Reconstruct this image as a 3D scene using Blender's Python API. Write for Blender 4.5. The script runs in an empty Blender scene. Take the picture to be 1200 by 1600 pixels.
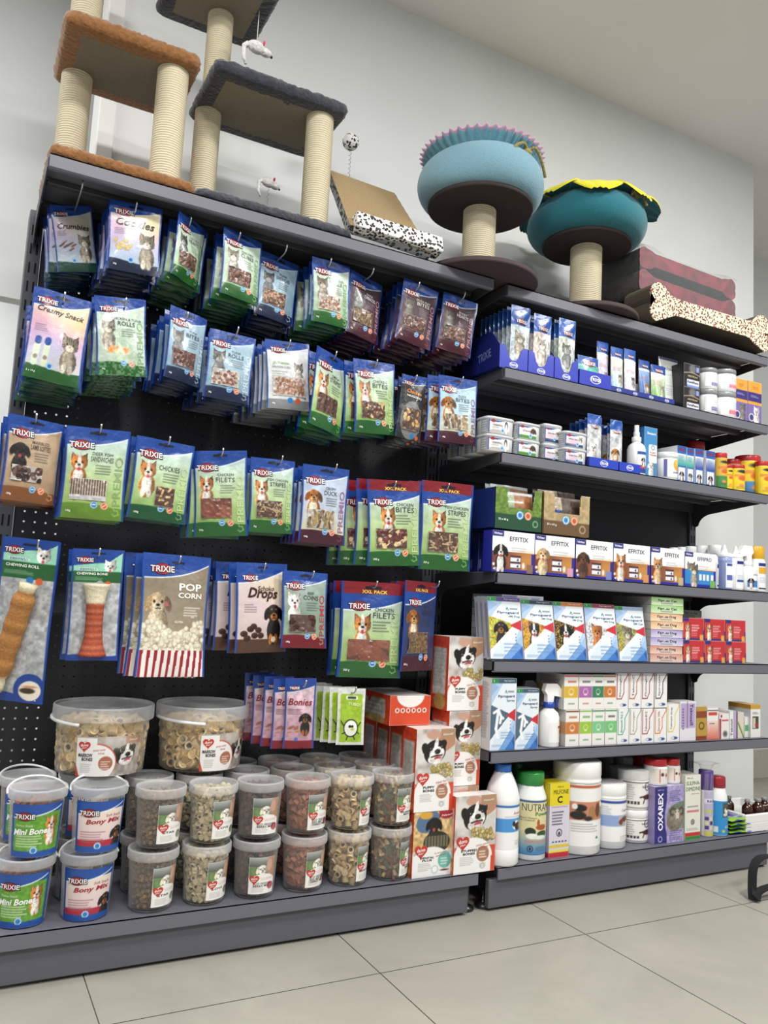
import bpy, math, random
import numpy as np
from mathutils import Vector, Euler
SC = bpy.context.scene
COL = SC.collection
RS = np.random.RandomState(7)
random.seed(7)

# ------------------------------------------------------------------ camera
EYE = np.array([0.0, 0.0, 0.82])
vx = np.array([2390.0, 265.0]); vz = np.array([580.0, -11200.0])
F = math.sqrt(-float(vx @ vz))                     # focal length in pixels of the 1200x1600 frame
AX = np.array([*vx, F]); AX /= np.linalg.norm(AX)   # world X seen in camera axes (right, down, forward)
AZ = np.array([*vz, F]); AZ /= np.linalg.norm(AZ)
AY = np.cross(AZ, AX)
RW = np.array([AX, AY, AZ])                         # rows: world axes, columns: right, down, forward
cam = bpy.data.cameras.new('camera'); camo = bpy.data.objects.new('camera', cam); COL.objects.link(camo)
cam.sensor_fit = 'HORIZONTAL'; cam.sensor_width = 36.0; cam.lens = F / 1200 * 36
cam.clip_start = 0.02; cam.clip_end = 60
from mathutils import Matrix
M3 = Matrix(((RW[0, 0], -RW[0, 1], -RW[0, 2]), (RW[1, 0], -RW[1, 1], -RW[1, 2]), (RW[2, 0], -RW[2, 1], -RW[2, 2])))
camo.matrix_world = Matrix.Translation(EYE) @ M3.to_4x4()
SC.camera = camo

# ------------------------------------------------------------------ world, lamps, exposure
W = bpy.data.worlds.new('world'); SC.world = W; W.use_nodes = True
W.node_tree.nodes['Background'].inputs[0].default_value = (0.93, 0.97, 1.0, 1)
W.node_tree.nodes['Background'].inputs[1].default_value = 0.54
SC.view_settings.view_transform = 'Standard'; SC.view_settings.look = 'None'
SC.view_settings.gamma = 1.0; SC.view_settings.use_curve_mapping = False
SC.view_settings.exposure = -0.47
CEIL = 2.87
for i, (lx, ly, p) in enumerate([(0.25, 0.55, 52), (2.3, 0.75, 52), (1.2, -1.0, 70), (3.6, -0.8, 60), (-1.2, -0.6, 55)]):
    L = bpy.data.lights.new('ceiling_lamp', 'AREA'); L.shape = 'RECTANGLE'; L.size = 0.6; L.size_y = 0.3
    L.energy = p; L.color = (1.0, 0.985, 0.96)
    o = bpy.data.objects.new('ceiling_lamp', L); o.location = (lx, ly, CEIL - 0.03); COL.objects.link(o)
L = bpy.data.lights.new('bulkhead_fill', 'AREA'); L.size = 0.5; L.energy = 42  # added fill light, only there to brighten the bulkhead wall at the left
o = bpy.data.objects.new('bulkhead_fill', L); o.location = (-1.2, 2.0, CEIL - 0.03); COL.objects.link(o)
L = bpy.data.lights.new('back_room_lamp', 'AREA'); L.size = 0.8; L.energy = 45
o = bpy.data.objects.new('back_room_lamp', L); o.location = (-0.5, 4.3, 2.7); COL.objects.link(o)
SC.cycles.max_bounces = 7; SC.cycles.diffuse_bounces = 3; SC.cycles.glossy_bounces = 3
SC.cycles.transparent_max_bounces = 24; SC.cycles.caustics_reflective = False; SC.cycles.caustics_refractive = False

# ------------------------------------------------------------------ picture <-> place helpers
def at(px, py, Y):
    d = RW @ np.array([px - 600, py - 800, F]); return EYE + d * (Y / d[1])
def xof(px, z, Y):            # X of the point with height z on plane Y that is seen in column px
    b = RW[1] * Y + RW[2] * (z - EYE[2]); k = (px - 600) / F
    return (k * b[2] - b[0]) / (RW[0, 0] - k * RW[0, 2])
def zof(py, x, Y):
    b = RW[0] * x + RW[1] * Y; k = (py - 800) / F
    return EYE[2] + (k * b[2] - b[1]) / (RW[2, 1] - k * RW[2, 2])

# ------------------------------------------------------------------ materials (all node based; the hue of a piece is its own attribute)
MATS = {}
def mat(name, rough=0.5, metal=0.0, coat=0.0, bump=0.0, scale=60, spec=0.5, kind=None, mottle=0.0, sheen=0.0):
    if name in MATS: return MATS[name]
    m = bpy.data.materials.new(name); m.use_nodes = True; nt = m.node_tree; n = nt.nodes; l = nt.links
    p = n['Principled BSDF']; a = n.new('ShaderNodeAttribute'); a.attribute_name = 'Col'
    src = a.outputs['Color']
    if mottle:
        tc = n.new('ShaderNodeTexCoord'); no = n.new('ShaderNodeTexNoise'); no.inputs['Scale'].default_value = scale
        no.inputs['Detail'].default_value = 5
        l.new(tc.outputs['Object'], no.inputs['Vector'])
        mr = n.new('ShaderNodeMapRange'); mr.inputs[1].default_value = 0.3; mr.inputs[2].default_value = 0.7
        mr.inputs[3].default_value = 1 - mottle; mr.inputs[4].default_value = 1 + mottle * 0.5
        l.new(no.outputs['Fac'], mr.inputs[0])
        mx = n.new('ShaderNodeMix'); mx.data_type = 'RGBA'; mx.blend_type = 'MULTIPLY'; mx.inputs[0].default_value = 1
        l.new(src, mx.inputs[6]); l.new(mr.outputs[0], mx.inputs[7]); src = mx.outputs[2]
    l.new(src, p.inputs['Base Color'])
    p.inputs['Roughness'].default_value = rough; p.inputs['Metallic'].default_value = metal
    p.inputs['Specular IOR Level'].default_value = spec
    p.inputs['Coat Weight'].default_value = coat; p.inputs['Coat Roughness'].default_value = 0.12
    p.inputs['Sheen Weight'].default_value = sheen
    if bump:
        tc = n.new('ShaderNodeTexCoord'); no = n.new('ShaderNodeTexNoise'); no.inputs['Scale'].default_value = scale
        no.inputs['Detail'].default_value = 4
        l.new(tc.outputs['Object'], no.inputs['Vector'])
        bp = n.new('ShaderNodeBump'); bp.inputs['Strength'].default_value = bump; bp.inputs['Distance'].default_value = 0.004
        l.new(no.outputs['Fac'], bp.inputs['Height']); l.new(bp.outputs['Normal'], p.inputs['Normal'])
    if kind:                                        # clear or milky plastic: part of the light passes straight through
        tr = n.new('ShaderNodeBsdfTransparent'); ms = n.new('ShaderNodeMixShader')
        fr = n.new('ShaderNodeLayerWeight'); fr.inputs[0].default_value = 0.5
        pw = n.new('ShaderNodeMath'); pw.operation = 'POWER'; pw.inputs[1].default_value = 4.0; l.new(fr.outputs['Facing'], pw.inputs[0])
        ad = n.new('ShaderNodeMath'); ad.operation = 'MULTIPLY_ADD'; ad.use_clamp = True; ad.inputs[1].default_value = 0.6; ad.inputs[2].default_value = kind
        l.new(pw.outputs[0], ad.inputs[0]); l.new(ad.outputs[0], ms.inputs[0])
        l.new(tr.outputs[0], ms.inputs[1]); l.new(p.outputs[0], ms.inputs[2])
        l.new(ms.outputs[0], n['Material Output'].inputs[0])
    MATS[name] = m; return m
mat('printed_foil', 0.33, coat=0.28, bump=0.5, scale=55)
mat('printed_card', 0.42, coat=0.15)
mat('paint_metal', 0.5, bump=0.08, scale=300, mottle=0.06)
mat('plastic', 0.3, coat=0.2)
mat('matte', 0.8, bump=0.1, scale=120)
mat('steel', 0.3, metal=0.9)
mat('clear_plastic', 0.12, kind=0.05)
mat('milky_plastic', 0.22, kind=0.30)
mat('film', 0.08, kind=0.11, bump=1.0, scale=25)
mat('fur', 0.95, bump=1.0, scale=110, mottle=0.25, sheen=0.4)
mat('felt', 0.95, bump=0.4, scale=260, mottle=0.08, sheen=0.3)
mat('sisal', 0.85, bump=0.15, scale=400, mottle=0.08)
mat('board', 0.9, bump=0.2, scale=200, mottle=0.1)
mat('biscuit', 0.8, bump=0.4, scale=180, mottle=0.2)
mat('glass_brown', 0.08, coat=0.5)

def lin(c):
    c = np.asarray(c, float); return np.where(c <= 0.04045, c / 12.92, ((c + 0.055) / 1.055) ** 2.4)
def hx(s): return tuple(int(s[i:i + 2], 16) / 255 for i in (0, 2, 4))
def C_(c): return hx(c) if isinstance(c, str) else c

# ------------------------------------------------------------------ mesh builder
class MB:
    def __init__(s): s.v = []; s.c = []; s.l = []; s.n = []; s.m = []; s.s = []; s.k = 0; s.mats = []
    def mi(s, m):
        if m not in s.mats: s.mats.append(m)
        return s.mats.index(m)
    def add(s, V, faces, col, m='plastic', smooth=False):
        V = np.asarray(V, float).reshape(-1, 3); nv = len(V)
        c = np.asarray(C_(col), float)
        if c.ndim == 1: c = np.tile(c, (nv, 1))
        s.v.append(V); s.c.append(c.reshape(-1, 3))
        if isinstance(faces, np.ndarray):
            nf, w = faces.shape; s.l.append(faces.ravel() + s.k); s.n.append(np.full(nf, w))
        else:
            nf = len(faces); s.l.append(np.array([i for f in faces for i in f]) + s.k); s.n.append(np.array([len(f) for f in faces]))
        s.m.append(np.full(nf, s.mi(m))); s.s.append(np.full(nf, bool(smooth))); s.k += nv
    def box(s, x0, x1, y0, y1, z0, z1, col, m='plastic', b=0.0):
        if b <= 0:
            V = [(x, y, z) for z in (z0, z1) for y in (y0, y1) for x in (x0, x1)]
            s.add(V, [(0, 2, 3, 1), (4, 5, 7, 6), (0, 1, 5, 4), (2, 6, 7, 3), (0, 4, 6, 2), (1, 3, 7, 5)], col, m); return
        b = min(b, (x1 - x0) / 2.01, (y1 - y0) / 2.01, (z1 - z0) / 2.01)
        rings = []
        for (z, i) in ((z0, b), (z0 + b, 0), (z1 - b, 0), (z1, b)):
            X0, X1, Y0, Y1 = x0 + i, x1 - i, y0 + i, y1 - i; k = b if i == 0 else b * 0.6
            rings.append([(X0 + k, Y0, z), (X1 - k, Y0, z), (X1, Y0 + k, z), (X1, Y1 - k, z), (X1 - k, Y1, z), (X0 + k, Y1, z), (X0, Y1 - k, z), (X0, Y0 + k, z)])
        V = [p for r in rings for p in r]
        fs = [tuple(range(7, -1, -1)), tuple(range(24, 32))]
        for r in range(3):
            for i in range(8):
                j = (i + 1) % 8; fs.append((r * 8 + i, r * 8 + j, r * 8 + 8 + j, r * 8 + 8 + i))
        s.add(V, fs, col, m)
    def grid(s, S, cv=None, n=(8, 8), col=None, m='printed_card', u=(0, 1), v=(0, 1), off=0.0, smooth=True, flip=False):
        if cv is not None: h, w = cv.a.shape[:2]; cols = np.clip(cv.a, 0, 1).reshape(-1, 3); vv = np.linspace(0, cv.H, h); uu = np.linspace(0, 1, w)
        else: w, h = n; uu = np.linspace(*u, w); vv = np.linspace(*v, h); cols = C_(col)
        U, V = np.meshgrid(uu, vv); P = S(U.ravel(), V.ravel(), off)
        i = np.arange(h - 1)[:, None] * w + np.arange(w - 1)[None]; i = i.ravel()
        f = np.stack([i, i + 1, i + w + 1, i + w], 1)
        if flip: f = f[:, ::-1].copy()
        s.add(P, f, cols, m, smooth)
    def lathe(s, prof, seg=32, col='ffffff', m='plastic', cx=0, cy=0, smooth=True, cap=True, fn=None, a0=0, a1=2 * math.pi):
        pr = np.array(prof, float); full = abs(a1 - a0 - 2 * math.pi) < 1e-6
        a = np.linspace(a0, a1, seg, endpoint=not full); n = len(a)
        R, A = np.meshgrid(pr[:, 0], a, indexing='ij'); Z = np.repeat(pr[:, 1][:, None], n, 1)
        if fn: R, Z = fn(R, A, Z)
        V = np.stack([cx + R * np.cos(A), cy + R * np.sin(A), Z], 2).reshape(-1, 3)
        fs = []
        for i in range(len(pr) - 1):
            for j in range(n if full else n - 1):
                k = (j + 1) % n; fs.append((i * n + j, i * n + k, (i + 1) * n + k, (i + 1) * n + j))
        if cap and full:
            if pr[0, 0] > 1e-5: fs.append(tuple(range(n - 1, -1, -1)))
            if pr[-1, 0] > 1e-5: fs.append(tuple((len(pr) - 1) * n + j for j in range(n)))
        s.add(V, fs, col, m, smooth)
    def tube(s, pts, r, seg=8, col='888888', m='plastic', closed=False, smooth=True):
        P = [Vector(p) for p in pts]; n = len(P); V = []; up = Vector((0.13, 0.2, 0.97)).normalized()
        rr = r if hasattr(r, '__len__') else [r] * n
        pb = None
        for i in range(n):
            t = (P[(i + 1) % n] - P[i - 1]) if closed else (P[min(i + 1, n - 1)] - P[max(i - 1, 0)])
            t.normalize()
            b = (up - t * up.dot(t)) if pb is None else (pb - t * pb.dot(t))
            if b.length < 1e-4: b = Vector((1, 0, 0)) - t * t.x
            b.normalize(); pb = b; c = t.cross(b)
            for k in range(seg):
                a = 2 * math.pi * k / seg; V.append(P[i] + (b * math.cos(a) + c * math.sin(a)) * rr[i])
        fs = []
        for i in range(n if closed else n - 1):
            j = (i + 1) % n
            for k in range(seg):
                q = (k + 1) % seg; fs.append((i * seg + k, i * seg + q, j * seg + q, j * seg + k))
        if not closed: fs += [tuple(range(seg - 1, -1, -1)), tuple((n - 1) * seg + k for k in range(seg))]
        s.add([tuple(v) for v in V], fs, col, m, smooth)
    def prism(s, outline, y0, y1, col, m='plastic', axis='y', side=None):      # outline in (x,z) pushed through y (or (y,z) through x)
        n = len(outline); V = []
        for y in (y0, y1):
            for (a, b) in outline: V.append((a, y, b) if axis == 'y' else ((y, a, b) if axis == 'x' else (a, b, y)))
        fs = [(i, (i + 1) % n, n + (i + 1) % n, n + i) for i in range(n)]
        s.add(V, [tuple(range(n)), tuple(range(2 * n - 1, n - 1, -1))], col, m); s.add(V, fs, side or col, m)
    def ball(s, c, r, col, m='plastic', seg=16, rings=10, fn=None):
        sc = r if hasattr(r, '__len__') else (r, r, r); V = []
        for i in range(rings + 1):
            t = math.pi * i / rings
            for j in range(seg):
                a = 2 * math.pi * j / seg; V.append((c[0] + sc[0] * math.sin(t) * math.cos(a), c[1] + sc[1] * math.sin(t) * math.sin(a), c[2] - sc[2] * math.cos(t)))
        fs = [(i * seg + j, i * seg + (j + 1) % seg, (i + 1) * seg + (j + 1) % seg, (i + 1) * seg + j) for i in range(rings) for j in range(seg)]
        s.add(V, fs, col, m, True)
    def build(s, name, parent=None, loc=None):
        me = bpy.data.meshes.new(name)
        V = np.concatenate(s.v); Lo = np.concatenate(s.l).astype(np.int32); N = np.concatenate(s.n).astype(np.int32)
        me.vertices.add(len(V)); me.vertices.foreach_set('co', V.astype(np.float32).ravel())
        me.loops.add(len(Lo)); me.loops.foreach_set('vertex_index', Lo)
        me.polygons.add(len(N)); me.polygons.foreach_set('loop_start', np.concatenate([[0], np.cumsum(N)[:-1]]).astype(np.int32))
        me.update(calc_edges=True)
        me.polygons.foreach_set('material_index', np.concatenate(s.m).astype(np.int32))
        me.polygons.foreach_set('use_smooth', np.concatenate(s.s))
        at_ = me.attributes.new('Col', 'FLOAT_COLOR', 'POINT')
        c = np.ones((len(V), 4), np.float32); c[:, :3] = lin(np.concatenate(s.c)); at_.data.foreach_set('color', c.ravel())
        for m in s.mats: me.materials.append(MATS[m])
        me.update()
        o = bpy.data.objects.new(name, me); COL.objects.link(o)
        if parent is not None: o.parent = parent
        if loc is not None: o.location = loc
        return o

def tag(o, label, cat=None, group=None):
    o['label'] = label
    if cat: o['category'] = cat
    if group: o['group'] = group
    return o
def struct(o): o['kind'] = 'structure'; return o
def thing(name, label, cat, loc=(0, 0, 0), rz=0, group=None):
    o = bpy.data.objects.new(name, None); COL.objects.link(o); o.empty_display_size = 0.03
    o.location = loc; o.rotation_euler = (0, 0, rz); return tag(o, label, cat, group)
def clone(root, loc, rz=None, label=None, group=None, kids=True):
    r = root.copy(); COL.objects.link(r); r.location = loc
    if rz is not None: r.rotation_euler = (0, 0, rz)
    if label: r['label'] = label
    if group: r['group'] = group
    if kids:
        for ch in list(root.children):
            c = ch.copy(); COL.objects.link(c); c.parent = r
            for g in ch.children:
                d = g.copy(); COL.objects.link(d); d.parent = c
    return r

# ------------------------------------------------------------------ lettering
TX = {}
def glyphs(t, bold=0.0, shear=0.0):
    k = (t, bold, shear)
    if k in TX: return TX[k]
    cu = bpy.data.curves.new('letters', 'FONT'); cu.body = t; cu.resolution_u = 2; cu.offset = bold; cu.shear = shear
    o = bpy.data.objects.new('letters', cu); me = bpy.data.meshes.new_from_object(o)
    V = np.array([v.co[:2] for v in me.vertices]).reshape(-1, 2); fs = [tuple(p.vertices) for p in me.polygons]
    if len(V):
        V = V - V.min(0); w, h = V.max(0); V = V - [w / 2, h / 2]
    else: w = h = 1
    bpy.data.objects.remove(o); bpy.data.curves.remove(cu); bpy.data.meshes.remove(me)
    TX[k] = (V, fs, w, h); return TX[k]
def put(mb, S, t, cx, cy, w=None, h=None, col='222222', rot=0, bold=0.0, shear=0.0, off=0.0006, m='printed_card'):
    V, fs, tw, th = glyphs(t, bold, shear)
    if not len(V): return
    if w is None: w = h * tw / th
    if h is None: h = w * th / tw
    P = V * [w / tw, h / th]; a = math.radians(rot)
    P = np.stack([P[:, 0] * math.cos(a) - P[:, 1] * math.sin(a) + cx, P[:, 0] * math.sin(a) + P[:, 1] * math.cos(a) + cy], 1)
    mb.add(S(P[:, 0], P[:, 1], off), fs, col, m, False)
def disc(mb, S, cx, cy, rx, ry, col, off=0.0004, m='printed_card', n=20, rot=0):
    a = np.linspace(0, 2 * math.pi, n, endpoint=False); r = math.radians(rot)
    u = np.concatenate([[0], rx * np.cos(a)]); v = np.concatenate([[0], ry * np.sin(a)])
    uu = cx + u * math.cos(r) - v * math.sin(r); vv = cy + u * math.sin(r) + v * math.cos(r)
    mb.add(S(uu, vv, off), [(0, i + 1, (i + 1) % n + 1) for i in range(n)], col, m, True)
def badge(mb, S, cx, cy, w, rot=-3, m='printed_foil', k=1.0):      # red oval with white capitals
    disc(mb, S, cx, cy, w * .40, w * .225, '3d0d14', .0006 * k, m, rot=rot)
    disc(mb, S, cx, cy, w * .375, w * .20, '9c1f2e', .0010 * k, m, rot=rot)
    put(mb, S, 'TRIXIE', cx + w * .01, cy - w * .01, w * 1.03, w * .28, '1a1216', rot, .04, .0, .0013 * k, m)
    put(mb, S, 'TRIXIE', cx, cy, w * .97, w * .23, 'f4f4f4', rot, .015, .0, .0017 * k, m)

# ------------------------------------------------------------------ colour fields (print, painted as numbers, one value per mesh point)
def vnoise(h, w, sc, rs):
    gh, gw = int(h / sc) + 3, int(w / sc) + 3; g = rs.rand(gh, gw)
    y = np.arange(h) / sc; x = np.arange(w) / sc; yi = y.astype(int); xi = x.astype(int); fy = (y - yi)[:, None]; fx = (x - xi)[None]
    fy = fy * fy * (3 - 2 * fy); fx = fx * fx * (3 - 2 * fx)
    a = g[yi][:, xi]; b = g[yi][:, xi + 1]; c = g[yi + 1][:, xi]; d = g[yi + 1][:, xi + 1]
    return (a * (1 - fx) + b * fx) * (1 - fy) + (c * (1 - fx) + d * fx) * fy
class Cv:
    def __init__(s, H, n=64, base='ffffff', seed=1):
        s.H = H; s.w = max(4, int(n)); s.h = max(4, int(round(s.w * H))); s.a = np.ones((s.h, s.w, 3)) * np.array(C_(base))
        s.x, s.y = np.meshgrid(np.linspace(0, 1, s.w), np.linspace(0, H, s.h)); s.px = 1.0 / s.w; s.rs = np.random.RandomState(seed)
    def mix(s, k, col, a=1.0):
        k = (np.clip(k, 0, 1) * a)[..., None]; s.a = s.a * (1 - k) + np.array(C_(col)) * k; return s
    def sd(s, d, col, a=1.0, soft=0.7): return s.mix(0.5 - d / (s.px * 2 * soft), col, a)
    def grad(s, y0, y1, c0, c1, a=1.0):
        t = np.clip((s.y - y0) / (y1 - y0), 0, 1)[..., None]; g = np.array(C_(c0)) * (1 - t) + np.array(C_(c1)) * t
        k = ((s.y >= y0 - 1e-6) & (s.y <= y1 + 1e-6))[..., None] * a; s.a = s.a * (1 - k) + g * k; return s
    def rect(s, x0, y0, x1, y1, col, r=0.0, a=1.0):
        dx = np.abs(s.x - (x0 + x1) / 2) - (x1 - x0) / 2 + r; dy = np.abs(s.y - (y0 + y1) / 2) - (y1 - y0) / 2 + r
        d = np.hypot(np.maximum(dx, 0), np.maximum(dy, 0)) + np.minimum(np.maximum(dx, dy), 0) - r; return s.sd(d, col, a)
    def ell(s, cx, cy, rx, ry, col, rot=0, a=1.0, soft=0.7):
        t = math.radians(rot); X = (s.x - cx) * math.cos(t) + (s.y - cy) * math.sin(t); Y = -(s.x - cx) * math.sin(t) + (s.y - cy) * math.cos(t)
        d = (np.hypot(X / rx, Y / ry) - 1) * min(rx, ry); return s.sd(d, col, a, soft)
    def ring(s, cx, cy, r, w, col, a=1.0): return s.sd(np.abs(np.hypot(s.x - cx, s.y - cy) - r) - w, col, a)
    def poly(s, pts, col, a=1.0):
        k = np.zeros(s.x.shape, bool); n = len(pts)
        for i in range(n):
            (x0, y0), (x1, y1) = pts[i], pts[(i + 1) % n]
            if y0 == y1: continue
            k ^= ((s.y >= min(y0, y1)) & (s.y < max(y0, y1))) & (s.x < x0 + (s.y - y0) * (x1 - x0) / (y1 - y0))
        return s.mix(k.astype(float), col, a)
    def line(s, pts, w, col, a=1.0):
        for (x0, y0), (x1, y1) in zip(pts, pts[1:]):
            dx, dy = x1 - x0, y1 - y0; q = dx * dx + dy * dy + 1e-9
            t = np.clip(((s.x - x0) * dx + (s.y - y0) * dy) / q, 0, 1); s.sd(np.hypot(s.x - x0 - t * dx, s.y - y0 - t * dy) - w, col, a)
        return s
    def above(s, f, col, a=1.0): return s.sd(f(s.x) - s.y, col, a)
    def noise(s, amt, sc=6, col=None):
        k = vnoise(s.h, s.w, sc, s.rs)
        if col is None: s.a = s.a * (1 + (k[..., None] - .5) * amt)
        else: s.mix(np.clip((k - .45) * 4, 0, 1), col, amt)
        return s
    def bars(s, x, y, w, n, dy, col='333333', a=.55, hgt=None):
        for i in range(n):
            ww = w * s.rs.uniform(.7, 1); s.rect(x, y - i * dy - dy * .22, x + ww, y - i * dy + dy * .22, col, 0, a)
        return s
    def heart(s, cx, cy, r, col):
        s.ell(cx - r * .45, cy + r * .25, r * .62, r * .6, col); s.ell(cx + r * .45, cy + r * .25, r * .62, r * .6, col)
        return s.poly([(cx - r * 1.02, cy + r * .1), (cx, cy - r * 1.05), (cx + r * 1.02, cy + r * .1)], col)
    def grass(s, y0, y1, c0='5f8f2c', c1='a8c94e'):
        s.grad(y0, y1, c0, c0); k = vnoise(s.h, s.w, 2.2, s.rs); m_ = (s.y >= y0) & (s.y <= y1)
        return s.mix(k * m_, c1, .9)

FURS = {'tabby': dict(m='8d8273', d='4a4238', z='ddd4c6', ear='up', st=1, chest='b5aa9a'),
        'kitten': dict(m='a9a39a', d='6d675e', z='e8e4dc', ear='up', st=1, chest='cfcac0'),
        'greycat': dict(m='6f7072', d='37383a', z='a9aaac', ear='up', st=1, chest='8a8b8d'),
        'persian': dict(m='77706c', d='45403d', z='a59d97', ear='up', st=0, chest='8f8782'),
        'jack': dict(m='c98745', d='8d5522', z='f6f2ec', ear='up', st=0, chest='f2efe9', blaze=1, tongue=1),
        'collie': dict(m='c47c34', d='8a531f', z='f3ede4', ear='up', st=0, chest='efe9e0', blaze=1, tongue=1),
        'toller': dict(m='b5742f', d='7c4a1a', z='dcae74', ear='flop', st=0, chest='efe2cc'),
        'black': dict(m='2c2724', d='141110', z='3b3431', ear='flop', st=0, chest='2a2522', tongue=1),
        'white': dict(m='eceae6', d='c9c6c0', z='f8f6f2', ear='up', st=0, chest='e6e4df', tongue=1),
        'dachs': dict(m='2b2624', d='15110f', z='b5733a', ear='flop', st=0, chest='2b2624'),
        'fluffy': dict(m='cdb89a', d='a68d6c', z='e0d2bd', ear='flop', st=0, chest='d8c7ae'),
        'bull': dict(m='26221f', d='100e0d', z='efebe6', ear='flop', st=0, chest='efebe6', blaze=1, tongue=1),
        'lab': dict(m='191716', d='0a0909', z='262322', ear='flop', st=0, chest='191716', tongue=1),
        'bern': dict(m='1d1a19', d='0c0b0b', z='f0ece6', ear='flop', st=0, chest='f3f0ea', blaze=1, tongue=1),
        'golden': dict(m='d3b384', d='b28f5d', z='ecd9b8', ear='flop', st=0, chest='e2c79c', tongue=1),
        'brown': dict(m='5a3b2c', d='38241a', z='6b4a38', ear='flop', st=0, chest='4c3125'),
        'chi': dict(m='c68f5e', d='96643b', z='ecd6bb', ear='up', st=0, chest='e0b98d'),
        'husky': dict(m='2e2c2d', d='171617', z='f2f0ee', ear='up', st=0, chest='f2f0ee', blaze=1, tongue=1),
        'pom': dict(m='b26a2c', d='7e4617', z='d39a5c', ear='up', st=0, chest='c07c3c', tongue=1),
        'cream': dict(m='ece6da', d='cfc6b4', z='f7f3ec', ear='flop', st=0, chest='f3efe6')}
def pet(c, x, y, s, kind, body=1):
    f = FURS[kind]; a_old = c.a.copy()
    if body:
        c.ell(x, y - s * 2.0, s * 1.0, s * 1.5, f['m']); c.ell(x - s * .05, y - s * 1.75, s * .62, s * 1.15, f['chest'])
        c.ell(x - s * .4, y - s * 2.9, s * .3, s * .6, f['z']); c.ell(x + s * .35, y - s * 2.9, s * .3, s * .6, f['z'])
    if f['ear'] == 'up':
        for q in (-1, 1):
            c.poly([(x + q * s * .95, y + s * 1.35), (x + q * s * 1.0, y + s * .1), (x + q * s * .15, y + s * .7)], f['d'] if kind != 'white' else f['m'])
            c.poly([(x + q * s * .84, y + s * 1.08), (x + q * s * .84, y + s * .3), (x + q * s * .35, y + s * .65)], 'c99a8c', .6)
    c.ell(x, y, s * 1.0, s * .95, f['m'])
    if f['ear'] == 'flop':
        for q in (-1, 1): c.ell(x + q * s * .98, y - s * .12, s * .34, s * .72, f['d'], q * 18)
    if f.get('blaze'): c.ell(x, y + s * .35, s * .22, s * .8, f['z'])
    if f['st']:
        for q in (-.5, -.2, .1, .4): c.line([(x + q * s, y + s * .85), (x + q * s * .8, y + s * .35)], s * .06, f['d'], .8)
        for q in (-1, 1):
            for j in (0, 1): c.line([(x + q * s * .95, y - s * (.1 + .3 * j)), (x + q * s * .5, y - s * (.05 + .25 * j))], s * .05, f['d'], .7)
    c.ell(x, y - s * .42, s * .5, s * .42, f['z'])
    if kind == 'dachs':
        for q in (-1, 1): c.ell(x + q * s * .3, y + s * .42, s * .14, s * .1, 'b5733a')
    cat_ = kind in ('tabby', 'kitten', 'greycat', 'persian')
    for q in (-1, 1):
        if cat_: c.ell(x + q * s * .4, y + s * .08, s * .2, s * .17, 'b9c27a')
        c.ell(x + q * s * .4, y + s * .08, s * .12, s * .14, '15100c')
    c.ell(x, y - s * .25, s * (.1 if cat_ else .19), s * (.08 if cat_ else .14), 'b06f62' if cat_ else '120e0c')
    if f.get('tongue'): c.ell(x, y - s * .78, s * .2, s * .26, 'c9505a')
    elif not cat_: c.line([(x - s * .25, y - s * .62), (x, y - s * .55), (x + s * .25, y - s * .62)], s * .04, '2a1a14')
    ch = (np.abs(c.a - a_old).sum(2) > .02)[..., None]; k = vnoise(c.h, c.w, 1.6, c.rs)[..., None]; k2 = vnoise(c.h, c.w, 5, c.rs)[..., None]
    sh = np.clip(1.0 - .22 * (c.x - x)[..., None] / s - .06, .72, 1.12) * (1 + (k - .5) * .30 + (k2 - .5) * .25); c.a = np.where(ch, c.a * sh, c.a)
    return c

def boston(c, x, y, s):                                  # black and white dog, head raised, mouth open
    o = c.a.copy()
    c.ell(x, y, s * 1.15, s * 1.0, '1c1917', 25); c.ell(x - s * .95, y + s * .25, s * .38, s * .55, '15120f', 25); c.ell(x + s * .85, y + s * .65, s * .34, s * .40, '1a1714', -30)
    c.ell(x + s * .12, y + s * .62, s * .20, s * .62, 'efece8', -12); c.ell(x + s * .22, y - s * .15, s * .78, s * .60, 'f0edea', 12); c.ell(x + s * .05, y - s * .62, s * .75, s * .42, 'e4e0dc', 5)
    c.ell(x + s * .28, y + s * .02, s * .30, s * .22, '14110f', 8); c.ell(x + s * .20, y + s * .07, s * .07, s * .04, '5a5450')
    c.ell(x - s * .42, y + s * .25, s * .16, s * .15, '0a0908'); c.ell(x - s * .45, y + s * .29, s * .05, s * .05, 'b8b4b0'); c.ell(x + s * .72, y + s * .42, s * .14, s * .14, '0a0908'); c.ell(x + s * .70, y + s * .46, s * .05, s * .05, 'b8b4b0')
    c.line([(x - s * .35, y - s * .45), (x + s * .2, y - s * .32), (x + s * .75, y - s * .30)], s * .06, '2a1c1a'); c.ell(x + s * .28, y - s * .55, s * .36, s * .16, 'c2475a', 10); c.ell(x + s * .28, y - s * .72, s * .40, s * .12, 'ddd6d0', 8)
    ch = (np.abs(c.a - o).sum(2) > .02)[..., None]; k = vnoise(c.h, c.w, 1.7, c.rs)[..., None]; k2 = vnoise(c.h, c.w, 5, c.rs)[..., None]
    c.a = np.where(ch, c.a * (1 + (k - .5) * .25 + (k2 - .5) * .3), c.a); return c
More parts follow.
